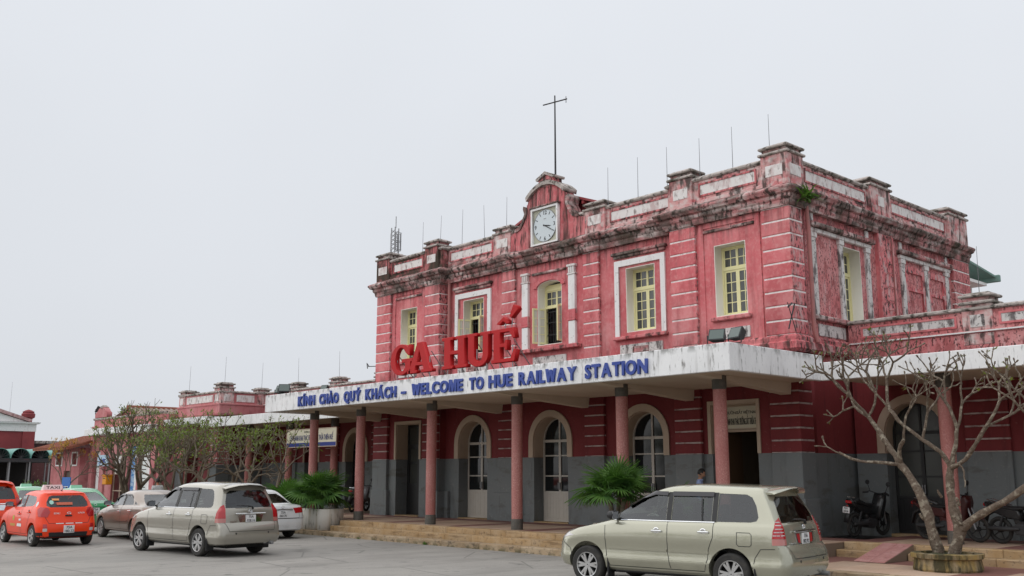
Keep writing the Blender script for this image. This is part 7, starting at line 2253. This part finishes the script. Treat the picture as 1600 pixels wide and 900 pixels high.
# ================================================================== motorbikes
def motorbike(loc, rz, label, body_m, plate=None, lean=4, dark=True):
    e = empty('motorbike', loc, rz, label, 'motorbike')
    e.rotation_euler = (R(lean), 0, rz)
    for x in (-.62, .62):
        w = MB()
        pts = [(x + .25 * math.cos(R(a)), 0, .29 + .25 * math.sin(R(a))) for a in range(0, 361, 15)]
        w.tube(pts, .042, 8, cap=False)
        wo = w.build('wheel', M['tyre'], e, smooth=60)
        r = MB()
        pts = [(x + .205 * math.cos(R(a)), 0, .29 + .205 * math.sin(R(a))) for a in range(0, 361, 20)]
        r.tube(pts, .014, 6, cap=False)
        for k in range(5):
            a = R(72 * k)
            r.tube([(x, 0, .29), (x + .2 * math.cos(a), 0, .29 + .2 * math.sin(a))], .012, 5)
        r.lathe([(.05, -.05), (.05, .05)], 12, axis='y', c=(x, 0, .29))
        r.build('rim', M['rim_dark'] if dark else M['rim'], wo)
    # leg shield, under-bone, tail cowl as shaped lofts
    def slab(name, prof, hw, m, c=.03):
        me = extrude2d([prof], 2 * hw, c)
        return link(name, me, m, e, loc=(0, -hw, 0))
    slab('front_cowl', [(.30, .38), (.42, .46), (.52, .85), (.50, 1.0), (.40, 1.02), (.34, .88), (.20, .50)], .15, body_m)
    slab('underbone', [(.30, .38), (.24, .55), (-.05, .50), (-.20, .62), (-.28, .60), (-.20, .36), (.10, .28)], .09, body_m)
    slab('tail_cowl', [(-.05, .52), (-.10, .74), (-.60, .80), (-.86, .90), (-.90, .84), (-.66, .66), (-.35, .54)], .11, body_m)
    slab('engine', [(.18, .26), (.20, .42), (-.15, .46), (-.30, .36), (-.20, .22), (.05, .20)], .12, M['iron'], .02)
    s = slab('saddle', [(.02, .74), (-.02, .80), (-.30, .80), (-.50, .86), (-.76, .88), (-.78, .83), (-.55, .77), (-.20, .71)], .125, M['black'], .035)
    slab('front_mudguard', [(.36, .40), (.44, .54), (.60, .60), (.78, .54), (.84, .44), (.78, .50), (.62, .565), (.46, .51)], .055, body_m, .015)
    slab('rear_mudguard', [(-.70, .74), (-.92, .62), (-1.0, .36), (-.97, .36), (-.88, .58), (-.68, .68)], .06, M['black'], .012)
    for y in (-.085, .085):
        MB().tube([(.62, y, .29), (.44, y * .8, .86)], .022, 8).build('front_fork', M['steel'], e, smooth=60)
        MB().tube([(-.62, y, .29), (-.45, y, .66)], .024, 8).build('shock_absorber', M['iron'], e, smooth=60)
        MB().tube([(-.62, y * .9, .29), (.02, y * .9, .32)], .02, 6).build('swing_arm', M['iron'], e, smooth=60)
    hb = MB().tube([(.28, .34, 1.02), (.34, .22, 1.06), (.40, .06, 1.02), (.40, -.06, 1.02), (.34, -.22, 1.06), (.28, -.34, 1.02)], .014, 6)
    for sg in (-1, 1): hb.tube([(.29, .22 * sg, 1.035), (.25, .35 * sg, 1.015)], .022, 8)
    hb.build('handlebar', M['black'], e)
    for sg in (-1, 1):
        m = MB().tube([(.34, .20 * sg, 1.05), (.33, .27 * sg, 1.22)], .008, 5)
        m.lathe([(.005, -.02), (.055, -.014), (.06, 0), (.002, .006)], 12, axis='x', c=(.33, .28 * sg, 1.27), cap=False)
        m.build('mirror', M['black'], e)
    link('headlight', extrude2d([[(-.07, .0), (.07, .0), (.09, .10), (-.09, .10)]], .05, .01), M['lamp_clear'], e, loc=(.50, 0, .90), rot=(0, 0, R(90)))
    MB().cbox(-.93, -.85, -.08, .08, .80, .87, .02).build('tail_light', M['lamp_red'], e)
    MB().lathe([(.03, -.80), (.048, -.70), (.045, -.25), (.02, -.10)], 12, axis='x', c=(0, -.14, .34)).build('exhaust', M['iron'], e, smooth=50)
    MB().lathe([(.02, -.95), (.001, -.951)], 8, axis='x', c=(0, 0, .75)).build('reflector', M['lamp_red'], e)
    if plate:
        p = MB().cbox(-.99, -.98, -.09, .09, .58, .72, .003).build('number_plate', M['plate'], e)
        for i, t in enumerate(plate.split('/')):
            me = text_mesh(t, .045, .002, .02); me.transform(Matrix.Rotation(R(-90), 4, 'Z'))
            link('plate_number', me, M['print'], p, loc=(-.993, 0, .665 - .065 * i))
    rk = MB().tube([(-.35, .1, .82), (-.80, .1, .95), (-.80, -.1, .95), (-.35, -.1, .82)], .010, 5)
    rk.build('grab_rail', M['chrome'], e)
    return e
blk = mat('black_bike_plastic', (.02, .021, .022), .25, spec=.5)
redb = mat('dark_red_bike_plastic', (.045, .008, .008), .3, spec=.5)
greyb = mat('grey_bike_plastic', (.16, .16, .165), .3, spec=.5)
motorbike((9.80, 1.55, .452), R(86), 'black motorbike with white plate parked tail out by the grey wall', blk, '75F1/0838', 6)
motorbike((11.95, 1.35, .452), R(-8), 'dark red motorbike half hidden behind the bare tree', redb, None, 4)
motorbike((13.65, 1.15, .452), R(-12), 'black motorbike with round mirrors right of the pink column at the edge', blk, None, 4)
motorbike((-11.35, .95, .452), R(120), 'dark motorbike standing in the left porch between two columns', greyb, None, 4)
motorbike((-28.6, -4.6, 0), R(200), 'red and black motorbike beside the green taxi', redb, None, 4)

# ================================================================== people
def person(loc, rz, label, h=1.66, shirt=(.25, .35, .6), trousers=(.05, .05, .06), skin=(.36, .20, .13), pose='stand', nod=0.2):
    e = empty('person', loc, rz, label, 'person')
    k = h / 1.72
    vs, es, rd = [], [], []
    def v(x, y, z, r, link_=None):
        vs.append((x * k, y * k, z * k)); rd.append(r * k)
        if link_ is not None: es.append((link_, len(vs) - 1))
        return len(vs) - 1
    pel = v(0, 0, .95, .135)
    sp = v(.0, 0, 1.12, .125, pel); ch = v(.0, 0, 1.30, .14, sp); nk0 = v(.0, 0, 1.42, .085, ch); nk = v(.02, 0, 1.48, .055, nk0); nk2 = v(.035, 0, 1.53, .055, nk)
    for s in (-1, 1):
        hp = v(0, .09 * s, .90, .10, pel); th = v(.01, .10 * s, .70, .085, hp); kn = v(.015, .10 * s, .48, .06, th); ca = v(-.01, .10 * s, .32, .056, kn); an = v(-.02, .10 * s, .09, .040, ca); ft = v(.05, .11 * s, .045, .042, an); v(.17, .12 * s, .03, .032, ft)
        sh = v(0, .17 * s, 1.40, .062, ch); el = v(-.03, .23 * s, 1.13, .045, sh); fo = v(.06, .22 * s, 1.0, .038, el); wr = v(.15, .19 * s, .93, .027, fo); pa = v(.20, .185 * s, .91, .033, wr)
        for j, (dy, ln) in enumerate(((-.024, .055), (-.008, .066), (.008, .070), (.024, .060))):
            f1 = v(.235, (.185 + dy) * s, .905, .010, pa); f2 = v(.235 + ln * .5, (.185 + dy) * s, .892, .009, f1); v(.235 + ln, (.185 + dy) * s, .868, .008, f2)
        t1 = v(.21, (.185 - .04) * s, .915, .011, pa); v(.245, (.185 - .055) * s, .90, .009, t1)
    me = bpy.data.meshes.new('body'); me.from_pydata(vs, es, []); 
    o = bpy.data.objects.new('tmp', me); col.objects.link(o)
    md = o.modifiers.new('s', 'SKIN'); md.use_smooth_shade = True
    for i, sv in enumerate(me.skin_vertices[0].data):
        sv.radius = (rd[i], rd[i] * (1.15 if i in (0, 1, 2) else 1)); sv.use_root = (i == 0)
    m2 = o.modifiers.new('d', 'SUBSURF'); m2.levels = 2
    bpy.context.view_layer.update()
    out = bpy.data.meshes.new_from_object(o.evaluated_get(bpy.context.evaluated_depsgraph_get()))
    bpy.data.objects.remove(o)
    sm = mat('shirt_cloth', shirt, .9, layers=[dict(sc=14, lo=.45, hi=.6, col=tuple(c * .8 for c in shirt), amt=.6)]); tm_ = mat('trouser_cloth', trousers, .9); km = mat('skin', skin, .55, spec=.4); hm = mat('black_hair', (.012, .011, .010), .6); fm = mat('shoe_leather', (.03, .025, .02), .5)
    for m_ in (sm, tm_, km, fm): out.materials.append(m_)
    for p in out.polygons:
        c = p.center / k
        if c.z < .075: i = 3
        elif c.z < .97 and abs(c.y) < .165 and c.x < .12: i = 1
        elif c.z > 1.455: i = 2
        elif c.x > .03 and abs(c.y) > .13 and c.z < 1.06: i = 2
        else: i = 0
        p.material_index = i; p.use_smooth = True
    link('body', out, None, e)
    # head with face
    bm = bmesh.new(); bmesh.ops.create_uvsphere(bm, u_segments=28, v_segments=20, radius=1)
    for vt in bm.verts:
        x, y, z = vt.co
        X, Y, Z = x * .095, y * .075, z * .118
        if z < -.1: X = X * (1 + .10 * z) + (.012 if x > 0 else 0); Y *= 1 + .30 * z
        if x > .75 and abs(y) < .28 and -.35 < z < .12: X += .020 * (1 - abs(y) / .28) * (1 - abs(z + .18) / .32 if abs(z + .18) < .32 else 0)
        if x > .6 and .02 < z < .28 and .2 < abs(y) < .55: X -= .007
        vt.co = (X, Y, Z)
    hd = bpy.data.meshes.new('head'); bm.to_mesh(hd); bm.free()
    for p in hd.polygons: p.use_smooth = True
    H_ = link('head', hd, km, e, loc=(.055 * k, 0, 1.615 * k), rot=(0, nod, 0)); H_.scale = (k, k, k)
    bm = bmesh.new(); bmesh.ops.create_uvsphere(bm, u_segments=28, v_segments=20, radius=1)
    for vt in bm.verts:
        x, y, z = vt.co
        vt.co = (x * .104 - .006, y * .084, z * .126 + .006)
    bmesh.ops.delete(bm, geom=[f for f in bm.faces if (f.calc_center_median().x > .030 and f.calc_center_median().z < .065) or f.calc_center_median().z < -.055 or (f.calc_center_median().x > -.01 and f.calc_center_median().z < .0)], context='FACES')
    hr = bpy.data.meshes.new('hair'); bm.to_mesh(hr); bm.free()
    for p in hr.polygons: p.use_smooth = True
    link('hair', hr, hm, H_)
    for s in (-1, 1):
        MB().lathe([(.004, -.008), (.022, -.004), (.026, .004), (.004, .010)], 12, axis='y', c=(-.005, .078 * s, -.005)).build('ear', km, H_, smooth=60)
        MB().lathe([(.002, .0), (.009, .002), (.010, .006), (.002, .010)], 10, axis='x', c=(.076, .032 * s, .012)).build('eye', M['print'], H_)
    MB().tube([(.088, -.022, -.062), (.093, 0, -.060), (.088, .022, -.062)], .006, 6).build('mouth', mat('lips', (.25, .09, .07), .6), H_)
    cl = MB().lathe([(.082, 1.425), (.074, 1.455), (.066, 1.46)], 16, c=(.018, 0, 0), cap=False)
    cl.v = [(x * k, y * k, z * k) for x, y, z in cl.v]
    cl.build('collar', sm, e, smooth=60)
    return e
person((6.95, -1.3, .452), R(38), 'man in a pale blue shirt standing beyond the nearest people carrier', 1.60, (.30, .38, .62), nod=.35)
person((-18.1, -4.4, .0), R(170), 'man with dark hair standing by the trees behind the brown saloon', 1.74, (.5, .5, .5), skin=(.42, .17, .10), nod=.1)

# ================================================================== small street furniture by the hall
nb = empty('notice_board', (-33.2, -3.0, 0), R(10), 'bright blue notice board on posts before the gabled hall', 'notice board')
MB().box(-.42, .42, -.02, .02, 1.05, 1.75).build('board', mat('bright_blue_board', (.02, .13, .42), .5), nb)
for x in (-.36, .36): MB().tube([(x, .03, 0), (x, .03, 1.75)], .02, 6).build('post', M['steel'], nb)
MB().box(-.24, .24, -.024, -.0205, 1.24, 1.275).build('white_print', M['plate'], nb)
pbx = empty('post_box', (-33.0, -.95, 1.35), 0, 'orange yellow box fixed to the pink hall wall', 'post box')
MB().cbox(-.26, .26, -.16, .2, 0, .46, .03).build('box', mat('orange_box_paint', (.70, .28, .01), .5), pbx)
MB().cbox(-.30, .30, -.20, .2, .46, .54, .02).build('lid', mat('orange_lid_paint', (.62, .24, .01), .5), pbx)
MB().box(-.16, .16, -.164, -.158, .32, .36).build('slot', M['black'], pbx)
bs = empty('blue_bird_sign', (-33.7, -1.0, 2.35), 0, 'pale blue sign with dark blue mark over a hall doorway', 'sign')
MB().box(-.75, .75, 0, .05, 0, .6).build('board', mat('pale_blue_board', (.40, .55, .68), .5), bs)
link('mark', extrude2d([[(-.55, .38), (-.2, .30), (.1, .40), (.5, .36), (.2, .28), (.5, .18), (.1, .22), (-.2, .20), (-.55, .12), (-.3, .25)]], .02), mat('dark_blue_mark', (.03, .07, .32), .5), bs, loc=(0, -.02, 0))

# weeds rooted along the kerb
def weed(loc, seed, label, n=14, s=.16):
    rnd = random.Random(seed)
    e = empty('kerb_weed', loc, 0, label, 'weed')
    mb = MB()
    for k in range(n):
        a = rnd.uniform(0, 6.28); d = V((math.cos(a) * .7, math.sin(a) * .7, rnd.uniform(.5, 1.2))).normalized(); sd = d.cross(V((0, 0, 1))).normalized()
        p = V((rnd.uniform(-.06, .06), rnd.uniform(-.02, .03), 0)); l = s * rnd.uniform(.5, 1.1)
        mb.add([p - sd * .006, p + sd * .006, p + d * l * .6 + sd * .014, p + d * l + V((0, 0, -.02)), p + d * l * .6 - sd * .014], [(0, 1, 2, 4), (4, 2, 3)])
    mb.build('blades', M['fern'], e)
weed((-.35, -4.21, 0), 1, 'green weed tuft at the kerb foot left of the nearest people carrier')
weed((-3.6, -4.21, 0), 2, 'tiny weed at the kerb foot nearer the stepped planter', 8, .10)

# wooded far side of the square, behind the camera: seen only as dark reflections in glass and paint
rnd = random.Random(77)
tl = MB()
for k in range(46):
    cx = -70 + k * 3.4 + rnd.uniform(-1, 1); cy = -62 + rnd.uniform(-4, 4); hh = rnd.uniform(5.5, 9.5); rr = rnd.uniform(2.2, 3.6)
    tl.tube([(cx, cy, 0), (cx + rnd.uniform(-.4, .4), cy, hh * .5)], [.22, .14], 6, mi=1)
    for j in range(150):
        a, b = rnd.uniform(0, 6.28), rnd.uniform(-.7, 1.57); q = rr * rnd.random() ** .4
        p = V((cx + math.cos(a) * math.cos(b) * q, cy + math.sin(a) * math.cos(b) * q, hh * .62 + math.sin(b) * q * .9))
        u = V((rnd.uniform(-1, 1), rnd.uniform(-1, 1), rnd.uniform(-1, 1))).normalized(); w = u.orthogonal().normalized()
        s_ = rnd.uniform(.3, .6)
        tl.add([p - u * s_, p + w * s_ * .6, p + u * s_, p - w * s_ * .6], [(0, 1, 2), (0, 2, 3)])
tag(tl.build('far_trees', [M['leaf'], M['bark_dark']]), 'band of trees across the square reflected in the car windows', 'trees', kind='stuff')
